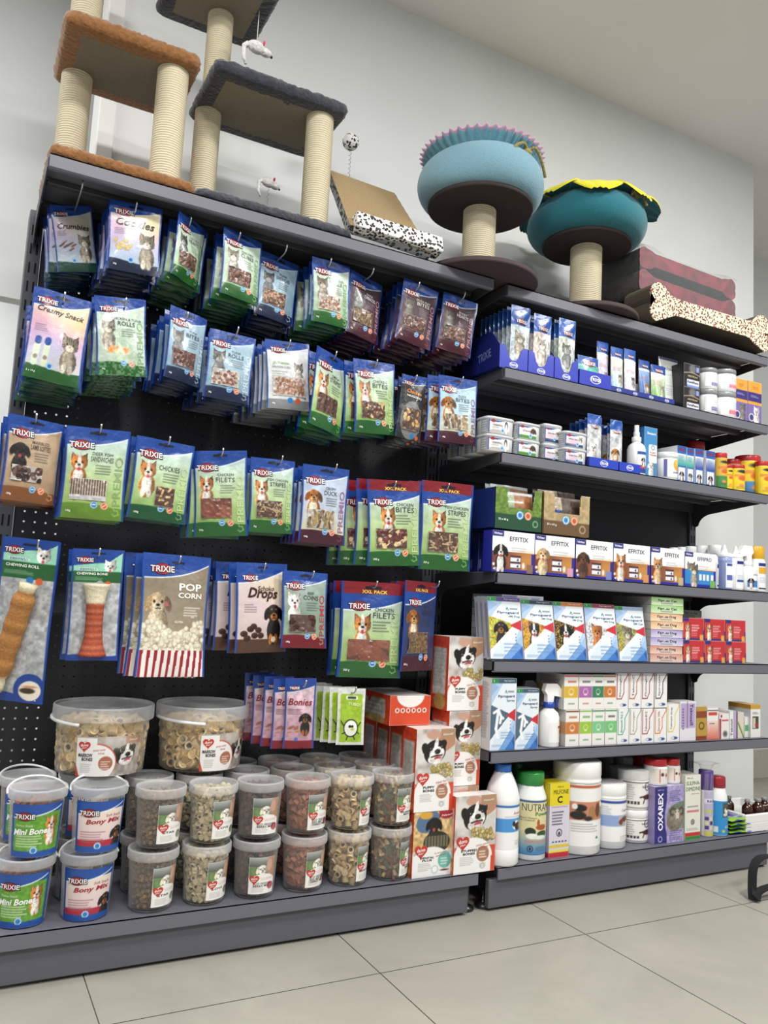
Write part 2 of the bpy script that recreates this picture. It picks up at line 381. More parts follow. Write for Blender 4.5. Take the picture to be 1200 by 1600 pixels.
def treats(c, kind, x0, y0, x1, y1):
    rs = c.rs; w = x1 - x0; h = y1 - y0
    PAL = {'cubes': ['8a5a48', 'a5705a', '6e4436'], 'sand': ['caa27a', '8c5c4c', 'b98868'], 'rolls': ['d8b48e', '9a6248', 'b8805c'],
           'strips': ['5a4038', '6d4e42', '463029'], 'carp': ['b59a6e', '7a6142', '9c8258'], 'bites': ['7a5048', '8c6256', '684038'],
           'hearts': ['8c6a58', '7a5546', '9c7c6a'], 'coins': ['9a5f4a', '8a5040', 'a87058'], 'bits': ['b87a5c', 'a4664a', 'c68c6c'],
           'deer': ['4a3430', 'b89a7c', '3c2a28'], 'chick': ['6e4a3e', 'd8b880', '5c3a30'], 'filet': ['8c5444', '7a4638', '9a6250'],
           'stripes': ['7a5a48', 'c8ae88', '5c4234'], 'duck': ['6b4c3a', 'b39a6c', '8c7a58'], 'lamb': ['4a3430', '6b5048', '2f2220'],
           'nug': ['d8b070', 'c89a58', 'e2c48a'], 'xbites': ['5e2f2a', '70403a', 'd9bd8c'], 'dcoin': ['4a2620', '5c342c', '3a1c18'], 'cookie': ['d2b27c', 'c09a60', 'e0c594']}[kind]
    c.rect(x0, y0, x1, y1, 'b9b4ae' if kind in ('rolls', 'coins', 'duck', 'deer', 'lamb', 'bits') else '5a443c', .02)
    def inside(): return rs.uniform(x0 + .05 * w, x1 - .05 * w), rs.uniform(y0 + .08 * h, y1 - .08 * h)
    N = {'cubes': 60, 'sand': 56, 'rolls': 60, 'bites': 70, 'hearts': 30, 'coins': 50, 'bits': 160, 'lamb': 26, 'nug': 9, 'cookie': 16, 'dcoin': 5}.get(kind, 0)
    for i in range(N):
        x, y = inside(); col = PAL[rs.randint(3)]; s = {'bits': .025, 'hearts': .07, 'nug': .11, 'lamb': .09, 'dcoin': .12}.get(kind, .045)
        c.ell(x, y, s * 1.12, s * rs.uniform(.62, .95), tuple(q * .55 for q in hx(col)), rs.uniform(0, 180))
        c.ell(x, y, s, s * rs.uniform(.55, .85), col, rs.uniform(0, 180))
        if kind in ('rolls', 'sand', 'dcoin'): c.ell(x, y, s * .45, s * .4, PAL[(i + 1) % 3])
    if kind == 'deer':
        for i in range(14):
            x = x0 + w * (i + .5) / 14; c.rect(x - w * .026, y0 + h * .22, x + w * .012, y1 - h * .02, PAL[0] if i % 2 else '5a423a'); c.rect(x + w * .012, y0 + h * .22, x + w * .024, y1 - h * .02, 'b99f80')
        c.rect(x0, y0, x1, y0 + h * .22, 'c8c8ca')
    if kind in ('strips', 'omega'):
        for i in range(7):
            x = x0 + w * (i + .5) / 7; c.rect(x - w * .055, y0, x + w * .055, y1, PAL[i % 3])
    if kind == 'filet':
        for i in range(10):
            x, y = inside(); c.ell(x, y, w * .3, h * .3, PAL[i % 3], rs.uniform(0, 180), .7)
        c.noise(.0)
    if kind in ('stripes', 'carp', 'duck', 'chick', 'xbites'):
        for i in range(90 if kind == 'carp' else (60 if kind == 'stripes' else 22)):
            x, y = inside(); a = rs.uniform(0, 3.14) if kind != 'duck' else rs.uniform(1.0, 2.0); L_ = {'carp': .16, 'stripes': .1, 'duck': .14, 'chick': .08, 'xbites': .06}[kind]
            th = {'carp': .006, 'stripes': .018, 'duck': .035, 'chick': .05, 'xbites': .06}[kind]; col = PAL[rs.randint(3)]
            p = [(x - L_ * math.cos(a), y - L_ * math.sin(a)), (x + L_ * math.cos(a), y + L_ * math.sin(a))]
            c.line(p, th * 1.15, tuple(q * .6 for q in hx(col))); c.line(p, th, col)
        if kind == 'xbites':
            for i in range(5): x, y = inside(); c.line([(x - .05, y - .03), (x + .05, y + .04)], .018, 'd9c092')
    # outside of the window goes back to nothing: handled by the caller, who makes the canvas exactly window sized
    return c

# ================================================================== THE ROOM
WY = 2.30; XL, XR = 0.246, 3.01
def wall_mat(name, col, rough=0.85, sc=3.0, amt=0.03):
    m = bpy.data.materials.new(name); m.use_nodes = True; n = m.node_tree.nodes; l = m.node_tree.links; p = n['Principled BSDF']
    tc = n.new('ShaderNodeTexCoord'); no = n.new('ShaderNodeTexNoise'); no.inputs['Scale'].default_value = sc; no.inputs['Detail'].default_value = 8
    cr = n.new('ShaderNodeValToRGB'); c = lin(hx(col)); cr.color_ramp.elements[0].position = .3; cr.color_ramp.elements[1].position = .7
    cr.color_ramp.elements[0].color = (*(c * (1 - amt)), 1); cr.color_ramp.elements[1].color = (*(c * (1 + amt)), 1)
    l.new(tc.outputs['Object'], no.inputs['Vector']); l.new(no.outputs['Fac'], cr.inputs[0]); l.new(cr.outputs[0], p.inputs['Base Color'])
    p.inputs['Roughness'].default_value = rough; MATS[name] = m; return m
wall_mat('wall_paint', 'e6e8e8'); wall_mat('ceiling_paint', 'eeedea')
wall_mat('tile_floor', 'a4a196', 0.42, 2.2, 0.12); wall_mat('grout', '77746c', 0.9)
no = MATS['tile_floor'].node_tree.nodes['Noise Texture']; no.inputs['Roughness'].default_value = 0.72; no.inputs['Distortion'].default_value = 0.6
b = MB(); b.box(XL, XR, WY, WY + .16, 0, CEIL, 'ffffff', 'wall_paint'); struct(b.build('wall_back'))
b = MB(); b.box(-4, 0.5, 2.80, 2.86, float(zof(468, 0.1, 2.80)), CEIL, 'ffffff', 'wall_paint'); struct(b.build('wall_bulkhead'))
b = MB(); b.box(-4, 3.0, 5.2, 5.35, 0, CEIL, 'ffffff', 'wall_paint'); struct(b.build('wall_far_left'))
b = MB(); b.box(XR, 7, 2.917, 3.05, 0, CEIL, 'ffffff', 'wall_paint'); struct(b.build('wall_far_right'))
b = MB(); b.box(XR, 7, 2.902, 2.917, 0, .149, 'b4b1a6', 'board', .002); struct(b.build('baseboard_right'))
b = MB(); b.box(XL - .012, XL + .035, WY - .006, WY + .16, 0, CEIL, 'f2f2f0', 'matte', .003); struct(b.build('trim_1'))
b = MB(); b.box(-4.2, 7, -4, 6, CEIL, CEIL + .1, 'ffffff', 'ceiling_paint'); struct(b.build('ceiling'))
b = MB(); T = .5975; G = .0012
b.add([(-4, -4, -.003), (7, -4, -.003), (7, 6, -.003), (-4, 6, -.003)], [(0, 1, 2, 3)], 'ffffff', 'grout')
b.box(-4, 7, -4, 6, -.06, -.0031, 'ffffff', 'grout')
i = np.arange(-7, 12); j = np.arange(-9, 7)
for a in i:
    for q in j:
        x0 = .326 + a * T; y0 = 1.656 + q * T
        b.add([(x0 + G, y0 + G, 0), (x0 + T - G, y0 + G, 0), (x0 + T - G, y0 + T - G, 0), (x0 + G, y0 + T - G, 0)], [(0, 1, 2, 3)], 'ffffff', 'tile_floor')
struct(b.build('floor'))

# ================================================================== SHELVING
YF, YU, YP = 1.856, 2.19, 2.20          # shelf lip, front of uprights, face of the back panels
GREY = '6a6b75'; DARK = '45464c'
ZL, Z1, Z2, Z3, Z4, Z5, Z6, Z7 = 1.771, 1.767, 1.517, 1.267, .923, .676, .428, .117
def shelf(label, x0, x1, z, back=.075, group='wall shelves of the right bay'):
    t = thing('metal_shelf', label, 'shelf', ((x0 + x1) / 2, YF, z), group=None); w = (x1 - x0) / 2
    m = MB(); d = YU - YF
    m.box(-w, w, .0, d, -.003, 0, GREY, 'paint_metal'); m.prism([(-.0, 0), (.0, -.03), (.004, -.0335), (.014, -.0335), (.014, -.030), (.005, -.030), (.004, -.001)], -w, w, GREY, 'paint_metal', 'x')
    for yy in (.11, .24): m.box(-w + .004, w - .004, yy, yy + .02, -.018, -.0032, DARK, 'paint_metal', .002)
    m.box(-w + .003, w - .003, d - .01, d - .006, -.04, -.003, DARK, 'paint_metal'); m.build('deck', t)
    for s in (-1, 1):
        m = MB(); x = s * (w + .0015)
        pts = [(.012, -.004), (.012, -.028), (.10, -.036), (d - .10, -.050)]
        pts += [(d - .10 + .07 * math.sin(a) , -.050 - .045 * (1 - math.cos(a))) for a in np.linspace(.2, 1.5, 7)]
        pts += [(d - .018, -back - .022), (d - .006, -back - .018), (d, -back), (d, -.004)]
        m.prism([(p[0], p[1]) for p in pts], x - .0015, x + .0015, DARK, 'paint_metal', 'x'); m.build('bracket', t)
    return t
shelf('grey metal top shelf of the left bay carrying the cat trees', .098, 1.300, ZL)
for z, lb in ((Z1, 'grey metal top shelf of the right bay under the bone shaped scratchers'), (Z2, 'grey metal shelf holding blue sachet displays and orange cat boxes'),
              (Z3, 'grey metal shelf holding stacked white treat tubs and yellow fish food'), (Z4, 'grey metal shelf holding the row of white and brown dog boxes'),
              (Z5, 'grey metal shelf holding leaning blue dog boxes and red boxes'), (Z6, 'grey metal shelf holding spray bottle and small medicine cartons')):
    shelf(lb, 1.352, 2.507, z)
def base(label, x0, x1, z, kx0, kx1):
    t = thing('base_shelf', label, 'shelf', ((x0 + x1) / 2, YF, 0)); w = (x1 - x0) / 2; cx = (x0 + x1) / 2
    m = MB(); d = YU - YF - .004; m.box(-w, w, 0, d, z - .003, z, GREY, 'paint_metal')
    m.prism([(0, z), (0, z - .032), (.006, z - .034), (.006, z - .004)], -w, w, GREY, 'paint_metal', 'x'); m.build('deck', t)
    m = MB(); m.box(kx0 - cx, kx1 - cx, .012, .03, .008, z - .034, '5b5c64', 'paint_metal', .002); m.build('kick_plate', t)
    for s in (-1, 1):
        m = MB(); m.box(s * (w - .012) - .004, s * (w - .012) + .004, .03, d, .03, z - .004, DARK, 'paint_metal'); m.build('side_bracket', t)
        m = MB(); fx = s * (w - .004 if s > 0 else w + .012)
        m.lathe([(.022, 0), (.024, .004), (.022, .010), (.010, .014), (.006, .018), (.006, .045)], 20, '1b1b1d', 'plastic', fx, .05); m.build('levelling_foot', t)
base('long grey base shelf of the left bay under the treat tubs', .09, 1.322, .112, .09, 1.300)
base('grey base shelf of the right bay under the large white jars', 1.388, 2.515, Z7, 1.367, 2.515)
def upright(label, x0, ztop):
    t = MB(); t.box(x0, x0 + .034, YU, YU + .07, .01, ztop, '565860', 'paint_metal', .0015)
    k = 0
    z = .16
    while z < ztop - .03:
        for q in (.008, .022): t.box(x0 + q, x0 + q + .0045, YU - .0006, YU + .001, z, z + .028, '08080a', 'matte')
        z += .05
    tag(t.build('slotted_upright'), label, 'shelf upright')
upright('slotted steel upright at the open end of the treat bay', .083, 1.778)
upright('slotted steel upright closing the treat bay beside the shelves', 1.303, 1.76)
upright('slotted steel upright where the medicine shelves begin', 1.345, 1.76)
upright('slotted steel upright at the far end of the medicine shelves', 2.497, 1.76)
def perforated(z0, z1, label):
    x0, x1 = .1185, 1.3015; P = .0255; X0 = .1419 % P; Z0 = 1.2814 % P; r = .0027
    m = MB(); nx0 = math.ceil((x0 + P * .7 - X0) / P); nx1 = int((x1 - P * .7 - X0) / P); nz0 = math.ceil((z0 + P * .6 - Z0) / P); nz1 = int((z1 - P * .6 - Z0) / P)
    A = np.arange(nx0, nx1 + 1) * P + X0; B = np.arange(nz0, nz1 + 1) * P + Z0; a, c = np.meshgrid(A, B); a = a.ravel(); c = c.ravel(); h = P / 2
    an = np.radians(-135 + 45 * np.arange(8))
    px = np.concatenate([np.array([-h, h, h, -h]), r * np.cos(an)]); pz = np.concatenate([np.array([-h, -h, h, h]), r * np.sin(an)])
    V = np.stack([a[:, None] + px, np.full((len(a), 12), YP), c[:, None] + pz], 2).reshape(-1, 3); fs = []
    base_ = np.arange(len(a))[:, None] * 12
    F5 = np.concatenate([base_ + np.array([k, (k + 1) % 4, 4 + (2 * k + 2) % 8, 4 + 2 * k + 1, 4 + 2 * k]) for k in range(4)])
    m.add(V, F5, '2b2c31', 'paint_metal')
    ax0, ax1, az0, az1 = A[0] - h, A[-1] + h, B[0] - h, B[-1] + h
    m.box(x0, ax0, YP, YP + .004, z0, z1, '2b2c31', 'paint_metal'); m.box(ax1, x1, YP, YP + .004, z0, z1, '2b2c31', 'paint_metal')
    m.box(ax0, ax1, YP, YP + .012, z0, az0, '2b2c31', 'paint_metal'); m.box(ax0, ax1, YP, YP + .012, az1, z1, '2b2c31', 'paint_metal')
    tag(m.build('perforated_panel'), label, 'back panel')
ps = [.114, .355, .755, 1.155, 1.555, 1.735]
for k, lb in enumerate(('lowest perforated dark panel, behind the treat tubs', 'perforated dark panel behind the two large marrow bone buckets', 'perforated dark panel behind the chewing rolls and popcorn pouch',
                        'perforated dark panel behind the third row of pouches', 'topmost perforated dark panel under the cat tree shelf')):
    perforated(ps[k] + .001, ps[k + 1] - .001, lb)
qs = [.12, .42, .72, 1.02, 1.32, 1.62, 1.755]
for k, lb in enumerate(('lowest plain dark back panel behind the large jars', 'plain dark back panel behind the small medicine cartons', 'plain dark back panel behind the leaning dog boxes',
                        'plain dark back panel behind the grass printed display box', 'plain dark back panel behind the stacked white tubs', 'topmost plain dark back panel behind the sachet displays')):
    m = MB(); m.box(1.3805, 2.4955, YP, YP + .012, qs[k] + .0015, qs[k + 1] - .0015, '2c2d32', 'paint_metal', .001); tag(m.build('back_panel'), lb, 'back panel')

# ================================================================== POUCHES ON HOOKS
BLUE = '1f4a9e'
def canvas_premio(w, h, P, n=None):
    H = h / w; c = Cv(H, n or w * 640, seed=P.get('seed', 3))
    sky, f1, f2, bot = P['sky'], P['f1'], P['f2'], P['bot']
    c.grad(0, .45 * H, f2, f1); c.grad(.45 * H, H, f1, sky); c.noise(.10, 9)
    if P.get('soft'): c.noise(.5, 14, P['soft'])
    b0 = P.get('bh', .15) * H
    c.sd(c.y - (b0 + .03 * np.sin(c.x * 4 + .5)), bot)
    if P.get('pet'): pet(c, P.get('px', .24), P.get('py', .60) * H, P.get('ps', .13), P['pet'])
    if P.get('bar', 1): c.bars(P.get('bx', .50), (.585 * H), .30, 4, .045, P.get('bc', '3b3f3a'))
    c.ell(.53, .155 * H, .058, .058, '2f7fc4'); c.ring(.53, .155 * H, .048, .006, 'e9f2fa'); c.rect(.50, .15 * H, .56, .165 * H, 'dcecf8')
    c.ell(.69, .150 * H, .058, .058, 'd8663a'); c.ring(.69, .150 * H, .048, .006, 'f8e6dc'); c.line([(.665, .14 * H), (.715, .165 * H)], .008, 'f8e6dc')
    lc = P.get('lc', 'b9c8a6')
    c.line([(.82, .07 * H), (.86, .05 * H), (.92, .07 * H), (.90, .11 * H), (.85, .11 * H), (.83, .14 * H)], .006, lc)
    if P.get('extra'): P['extra'](c, H)
    e = P.get('edge', BLUE); t = P.get('top', '24509f')
    if P.get('card', 0) == 0:
        k0, k1 = P.get('swoosh', (.79, .13)); f = lambda x: H * (k0 + k1 * np.clip(x, 0, 1) ** 2.4)
        c.above(f, t); c.sd(np.abs(c.y - f(c.x)) - .009, 'f4f6f8'); c.noise(.06, 12)
        if P.get('xxl'): c.sd(.875 * H - c.y, '8a1e2c'); c.sd(np.abs(c.y - .935 * H) - .004, '6c1420', .6)
    c.rect(-.1, 0, .032, H, e); c.rect(.968, 0, 1.1, H, e)
    c.rect(.37, .928 * H, .63, .956 * H, '0b1024', .014); c.ell(.5, .955 * H, .05, .02, '0b1024')
    return c
def pouch_S(w, h, H, bulge, seed, flat=.12):
    r = np.random.RandomState(seed); A = r.uniform(-1, 1, (5, 4))
    def S(u, v, off=0.0):
        u = np.asarray(u, float); v = np.asarray(v, float); q = np.clip(v / H / (1 - flat), 0, 1)
        b = bulge * (1 - np.abs(np.clip(2 * u - 1, -1, 1)) ** 2.6) * np.sin(np.pi * np.clip(q * .96 + .02, 0, 1)) ** .6 * (1.15 - .5 * q)
        wv = 0
        for k in range(5): wv = wv + A[k, 0] * np.sin(u * (3 + 5 * abs(A[k, 1])) + v * 7 * A[k, 2] + 6 * A[k, 3])
        e = (1 - np.abs(np.clip(2 * u - 1, -1, 1)) ** 6)
        y = np.minimum(-b - .0011 * wv * (.3 + e), -.0004) - off
        xs = 1 - .045 * np.sin(np.pi * q) * (bulge / .012)
        return np.stack([(u - .5) * w * xs, y, (v / H - 1) * h], 1)
    return S
def make_pouch(P, w, h, label, group=None, name='treat_pouch'):
    c = canvas_premio(w, h, P) if not P.get('canvas') else P['canvas'](w, h, P)
    H = h / w; bl = P.get('bulge', .011); sd = P.get('seed', 3); S = pouch_S(w, h, H, bl, sd)
    t = thing(name, label, 'treat pouch', group=group); t.rotation_mode = 'YXZ'
    c.a = np.clip(c.a, 0, 1) ** 1.13
    m = MB(); m.grid(S, c, m='printed_foil')
    Sb = lambda u, v, off: S(u, v, off) * [1, -.5, 1] + [0, .0008, 0]
    m.grid(Sb, None, (12, 14), P.get('backc', BLUE), 'printed_foil', (0, 1), (0, H), flip=True)
    if P.get('words'): P['words'](m, S, H)
    tx = P.get('title')
    tc = P.get('tc', '3a3d3f'); X = P.get('tx', .68 if P.get('xxl') else .60)
    if tx:
        put(m, S, tx[0], X, .715 * H, None, .052, tc, -1, .002, 0, .0013, 'printed_foil'); put(m, S, tx[1], X, .655 * H, min(.36, .062 * len(tx[1]) + .04), .085, tc, -1, .002, 0, .0013, 'printed_foil')
    if P.get('prem'): put(m, S, 'PREMIO', .875, P.get('pvy', .43) * H, .54 * H, .125, P['prem'], 90, .01, 0, .0010, 'printed_foil')
    if P.get('wt'): put(m, S, P['wt'], .14, .075 * H, None, .042, 'f0f0ee', 0, .02, 0, .0006, 'printed_foil')
    if P.get('xxl'): put(m, S, 'XXL PACK', .52, .90 * H, .40, .05, 'f3dc6a', 0, .02, 0, .0008, 'printed_foil')
    m.build('pouch', t)
    if P.get('win'):
        x0, y0, x1, y1 = P.get('wr', (.13, .20, .71, .43)); y0 *= H; y1 *= H; ww = (x1 - x0)
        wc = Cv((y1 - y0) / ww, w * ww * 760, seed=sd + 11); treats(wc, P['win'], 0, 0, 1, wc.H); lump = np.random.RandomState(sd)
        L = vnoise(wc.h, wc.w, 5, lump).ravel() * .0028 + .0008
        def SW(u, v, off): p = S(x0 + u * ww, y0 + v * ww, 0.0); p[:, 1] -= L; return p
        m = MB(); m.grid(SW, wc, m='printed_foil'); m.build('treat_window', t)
    if P.get('badge', 1):
        bx, by, bw = P.get('bpos', (.26, .80, .40)); m = MB(); badge(m, S, bx, by * H, bw, 0); m.build('oval_badge', t)
    return t
GRN = dict(sky='c9dbe8', f1='b9cf9c', f2='8fb35e', bot='2f6a34', prem='bcd49a', lc='a5c58e')
CATG = dict(sky='cfe0d4', f1='bfd3bc', f2='a7c498', bot='2f6a2e', prem='8fb58a')
TUNA = dict(sky='b4cede', f1='9fbacb', f2='8aa7b8', bot='1d2c4c', prem='c3d6e0', lc='d6e2ea')
DUCK = dict(sky='4a4048', f1='5c4650', f2='6a4650', bot='52202f', prem='b98a96', lc='8a5a66', tc='e9e2e0', bc='b79aa4')
DOGD = dict(sky='a9cbe0', f1='bcd6e2', f2='d8cf9a', bot='4f1f33', prem='9a6f9a', lc='8a5a76')
def pastel(c0, c1, c2):
    def f(w, h, P):
        H = h / w; c = Cv(H, w * 640, seed=P['seed']); c.grad(0, .5 * H, c0, c1); c.grad(.5 * H, H, c1, c2)
        c.ell(.15, .6 * H, .35, .22, 'd9a7cf', 20, .6, 20); c.ell(.35, .35 * H, .3, .2, 'a7c6e4', 0, .5, 20); c.ell(.8, .7 * H, .3, .2, 'f0e29a', 0, .6, 20)
        c.sd(c.y - (.145 * H + .03 * np.sin(c.x * 4 + 2.2)), P['bot']); c.bars(.10, .60 * H, .24, 4, .035, '55585c')
        pet(c, .73, .44 * H, .15, P['pet'])
        P['art'](c, H)
        c.ell(.43, .16 * H, .055, .055, '2f7fc4'); c.ring(.43, .16 * H, .045, .007, 'e9f2fa')
        f_ = lambda x: H * (.81 + .12 * np.clip(x, 0, 1) ** 2.6); c.above(f_, '24509f'); c.sd(np.abs(c.y - f_(c.x)) - .008, 'f4f6f8')
        c.rect(-.1, 0, .03, H, BLUE); c.rect(.97, 0, 1.1, H, BLUE); c.rect(.37, .93 * H, .63, .955 * H, '0b1024', .014)
        return c
    return f
def script(t, y, sz, col='2c2a2a'):
    return lambda m, S, H: put(m, S, t, .5, y * H, sz, None, col, -2, .015, .25, .0013, 'printed_foil')
def a_crumb(c, H):
    for k in range(8): x, y = c.rs.uniform(.1, .42), c.rs.uniform(.28, .42) * H; c.line([(x, y), (x + .09, y + .05)], .02, ['7c4f40', '93604c', '6a4236'][k % 3])
def a_cook(c, H):
    for k in range(12): x, y = c.rs.uniform(.12, .42), c.rs.uniform(.27, .42) * H; c.ell(x, y, .055, .035, 'b59a5c', k * 31); c.ell(x, y + .005, .048, .028, 'd8c68c', k * 31)
def a_cream(c, H):
    for x in (.17, .33): c.line([(x - .01, .17 * H), (x + .015, .42 * H)], .05, 'd9e4cc'); c.line([(x + .012, .41 * H), (x + .015, .44 * H)], .052, '24509f'); c.ell(x, .24 * H, .035, .04, '9a8f86')
def a_ctr(c, H):
    for k in range(16): c.ell(c.rs.uniform(.25, .65), c.rs.uniform(.29, .36) * H, .06, .035, ['d99a5a', 'e8b67e', 'f0d9bc'][k % 3], c.rs.uniform(0, 180))
    c.noise(.35, 3, 'eef4f6')
def junior(w, h, P):
    H = h / w; c = Cv(H, w * 640, 'dcdedf', seed=5); c.noise(.12, 6); c.sd(c.y - .14 * H, '8d9092'); pet(c, .72, .60 * H, .11, 'kitten')
    c.bars(.10, .535 * H, .38, 4, .045, '6b7c74'); f_ = lambda x: H * (.84 + .10 * np.clip(x, 0, 1) ** 2.6); c.above(f_, '24509f'); c.sd(np.abs(c.y - f_(c.x)) - .008, 'ffffff')
    c.ell(.5, .13 * H, .06, .06, '2f7fc4'); c.ell(.68, .13 * H, .06, .06, 'd8663a'); c.rect(-.1, 0, .03, H, BLUE); c.rect(.97, 0, 1.1, H, BLUE); c.rect(.37, .935 * H, .63, .958 * H, '0b1024', .014)
    return c
def nugget(w, h, P):
    H = h / w; c = Cv(H, w * 700, '2c2f31', seed=6); c.noise(.2, 8); c.bars(.45, .60 * H, .3, 4, .045, 'b9bcbc'); c.ell(.5, .30 * H, .42, .30 * H, '8c8f90', 0, .9)
    f_ = lambda x: H * (.86 + .08 * np.clip(x, 0, 1) ** 2.6); c.above(f_, '24509f'); c.sd(np.abs(c.y - f_(c.x)) - .01, 'f4f6f8')
    c.ell(.62, .06 * H, .08, .08, '2f7fc4'); c.ell(.82, .05 * H, .07, .07, 'd8663a'); c.rect(-.1, 0, .04, H, '26364f'); c.rect(.96, 0, 1.1, H, '26364f'); c.rect(.33, .935 * H, .67, .96 * H, '0b1024', .014)
    return c
def popcorn(w, h, P):
    H = h / w; c = Cv(H, w * 620, 'a3957f', seed=7); c.grad(0, H, 'b0a48e', '8e8270'); c.noise(.08, 5); pet(c, .24, .60 * H, .14, 'fluffy')
    c.ell(.36, .585 * H, .035, .03, 'b56a72'); c.bars(.62, .565 * H, .27, 4, .035, 'e8e4dc', .8)
    for k in range(260):
        x = c.rs.uniform(.04, .96); top = .40 + .05 * math.sin(x * 9); y = c.rs.uniform(.19, top) * H; q = c.rs.uniform(.9, 1)
        c.ell(x, y, .036, .036, (q * .80, q * .76, q * .66)); c.ell(x - .006, y + .008, .028, .028, (q * .97, q * .95, q * .88))
    c.rect(0, 0, 1, .215 * H, 'eeeae6')
    for k in range(10): c.poly([(.03 + k * .098, .215 * H), (.078 + k * .098, .215 * H), (.07 + k * .096, 0), (.03 + k * .096, 0)], 'a32536')
    f_ = lambda x: H * (.80 + .14 * np.clip(x, 0, 1) ** 2.6); c.above(f_, '24509f'); c.sd(np.abs(c.y - f_(c.x)) - .008, 'f4f6f8')
    c.rect(-.1, 0, .03, H, '2453a8'); c.rect(.97, 0, 1.1, H, '2453a8'); c.rect(.42, .925 * H, .60, .942 * H, '0b1024', .01)
    return c
def pop_words(m, S, H):
    put(m, S, 'POP', .70, .735 * H, .34, .105, 'f2f0ea', 0, .03, 0, .0013, 'printed_foil'); put(m, S, 'POP', .70, .735 * H, .32, .085, 'a3957f', 0, -.005, 0, .0010, 'printed_foil')
    put(m, S, 'CORN', .70, .665 * H, .36, .075, 'f2f0ea', 0, .03, 0, .0013, 'printed_foil'); put(m, S, 'GLUTEN', .55, .445 * H, .13, .03, 'f2f0ea', 0, .02, 0, .0013, 'printed_foil'); put(m, S, 'NO', .76, .49 * H, .05, .03, 'f2f0ea', 0, .02, 0, .0013, 'printed_foil')
def schoko(w, h, P):
    H = h / w; c = Cv(H, w * 640, 'd9cfc9', seed=8); c.grad(0, H, 'cdb9b4', 'e4ddd6'); c.ell(.5, .55 * H, .4, .3, 'd9c2cf', 0, .6, 20); c.ell(.8, .72 * H, .3, .2, 'ead9a8', 0, .6, 20)
    c.sd(c.y - .15 * H, '5c4034'); pet(c, .72, .44 * H, .15, 'dachs', 1); c.bars(.14, .53 * H, .24, 4, .04, '6a5a54')
    for x, y in ((.14, .21), (.25, .26), (.33, .19), (.40, .25), (.20, .16), (.31, .29), (.45, .19)): c.ell(x, y * H, .062, .05, '3a211a'); c.ell(x - .01, y * H + .01, .04, .028, '5c382c'); c.ell(x, y * H, .018, .014, '2a1612')
    c.ell(.72, .145 * H, .05, .05, 'e6ddcf'); f_ = lambda x: H * (.77 + .17 * np.clip(x, 0, 1) ** 2); c.above(f_, '24509f'); c.sd(np.abs(c.y - f_(c.x)) - .008, 'f4f6f8')
    c.rect(-.1, 0, .028, H, '2453a8'); c.rect(.972, 0, 1.1, H, '2453a8'); c.rect(.40, .94 * H, .6, .96 * H, '0b1024', .01)
    return c
def bonies(w, h, P):
    H = h / w; c = Cv(H, w * 640, 'd7b6c4', seed=9); c.grad(0, H, 'c99aae', 'e2cfd6'); c.noise(.2, 5); c.sd(c.y - .12 * H, '8c2434'); pet(c, .68, .44 * H, .16, 'dachs'); c.bars(.10, .56 * H, .5, 4, .05, '4a3038')
    for k in range(7): x, y = c.rs.uniform(.1, .45), c.rs.uniform(.2, .33) * H; c.line([(x, y), (x + .12, y + .03)], .022, ['a86a4e', 'c08a66'][k % 2])
    c.ell(.4, .14 * H, .06, .06, '2f7fc4'); f_ = lambda x: H * (.80 + .10 * np.clip(x, 0, 1) ** 2); c.above(f_, '24509f'); c.sd(np.abs(c.y - f_(c.x)) - .01, 'f4f6f8'); c.rect(-.1, 0, .05, H, '2453a8'); c.rect(.95, 0, 1.1, H, '2453a8')
    return c
def sachet(w, h, P):
    H = h / w; c = Cv(H, w * 760, 'dfe2df', seed=10); c.rect(.10, .05 * H, .90, .90 * H, 'a6c63c', .03); c.noise(.12, 5); c.rect(.30, .80 * H, .72, .87 * H, 'eef2e6', .04); c.rect(.36, .815 * H, .66, .855 * H, '3a4a30', .02)
    c.ell(.5, .30 * H, .27, .16 * H, '18200e'); c.ell(.5, .30 * H, .235, .14 * H, 'f4f6f0'); c.ell(.46, .33 * H, .05, .05, '18200e'); c.ell(.55, .33 * H, .045, .045, '18200e'); c.ell(.56, .28 * H, .07, .045, 'cdd84a')
    for p in ([(.25, .33 * H), (.14, .42 * H)], [(.76, .33 * H), (.86, .40 * H)], [(.4, .16 * H), (.36, .09 * H)], [(.6, .16 * H), (.66, .10 * H)], [(.2, .2 * H), (.3, .22 * H)], [(.8, .2 * H), (.72, .24 * H)]): c.line(p, .018, '18200e')
    return c
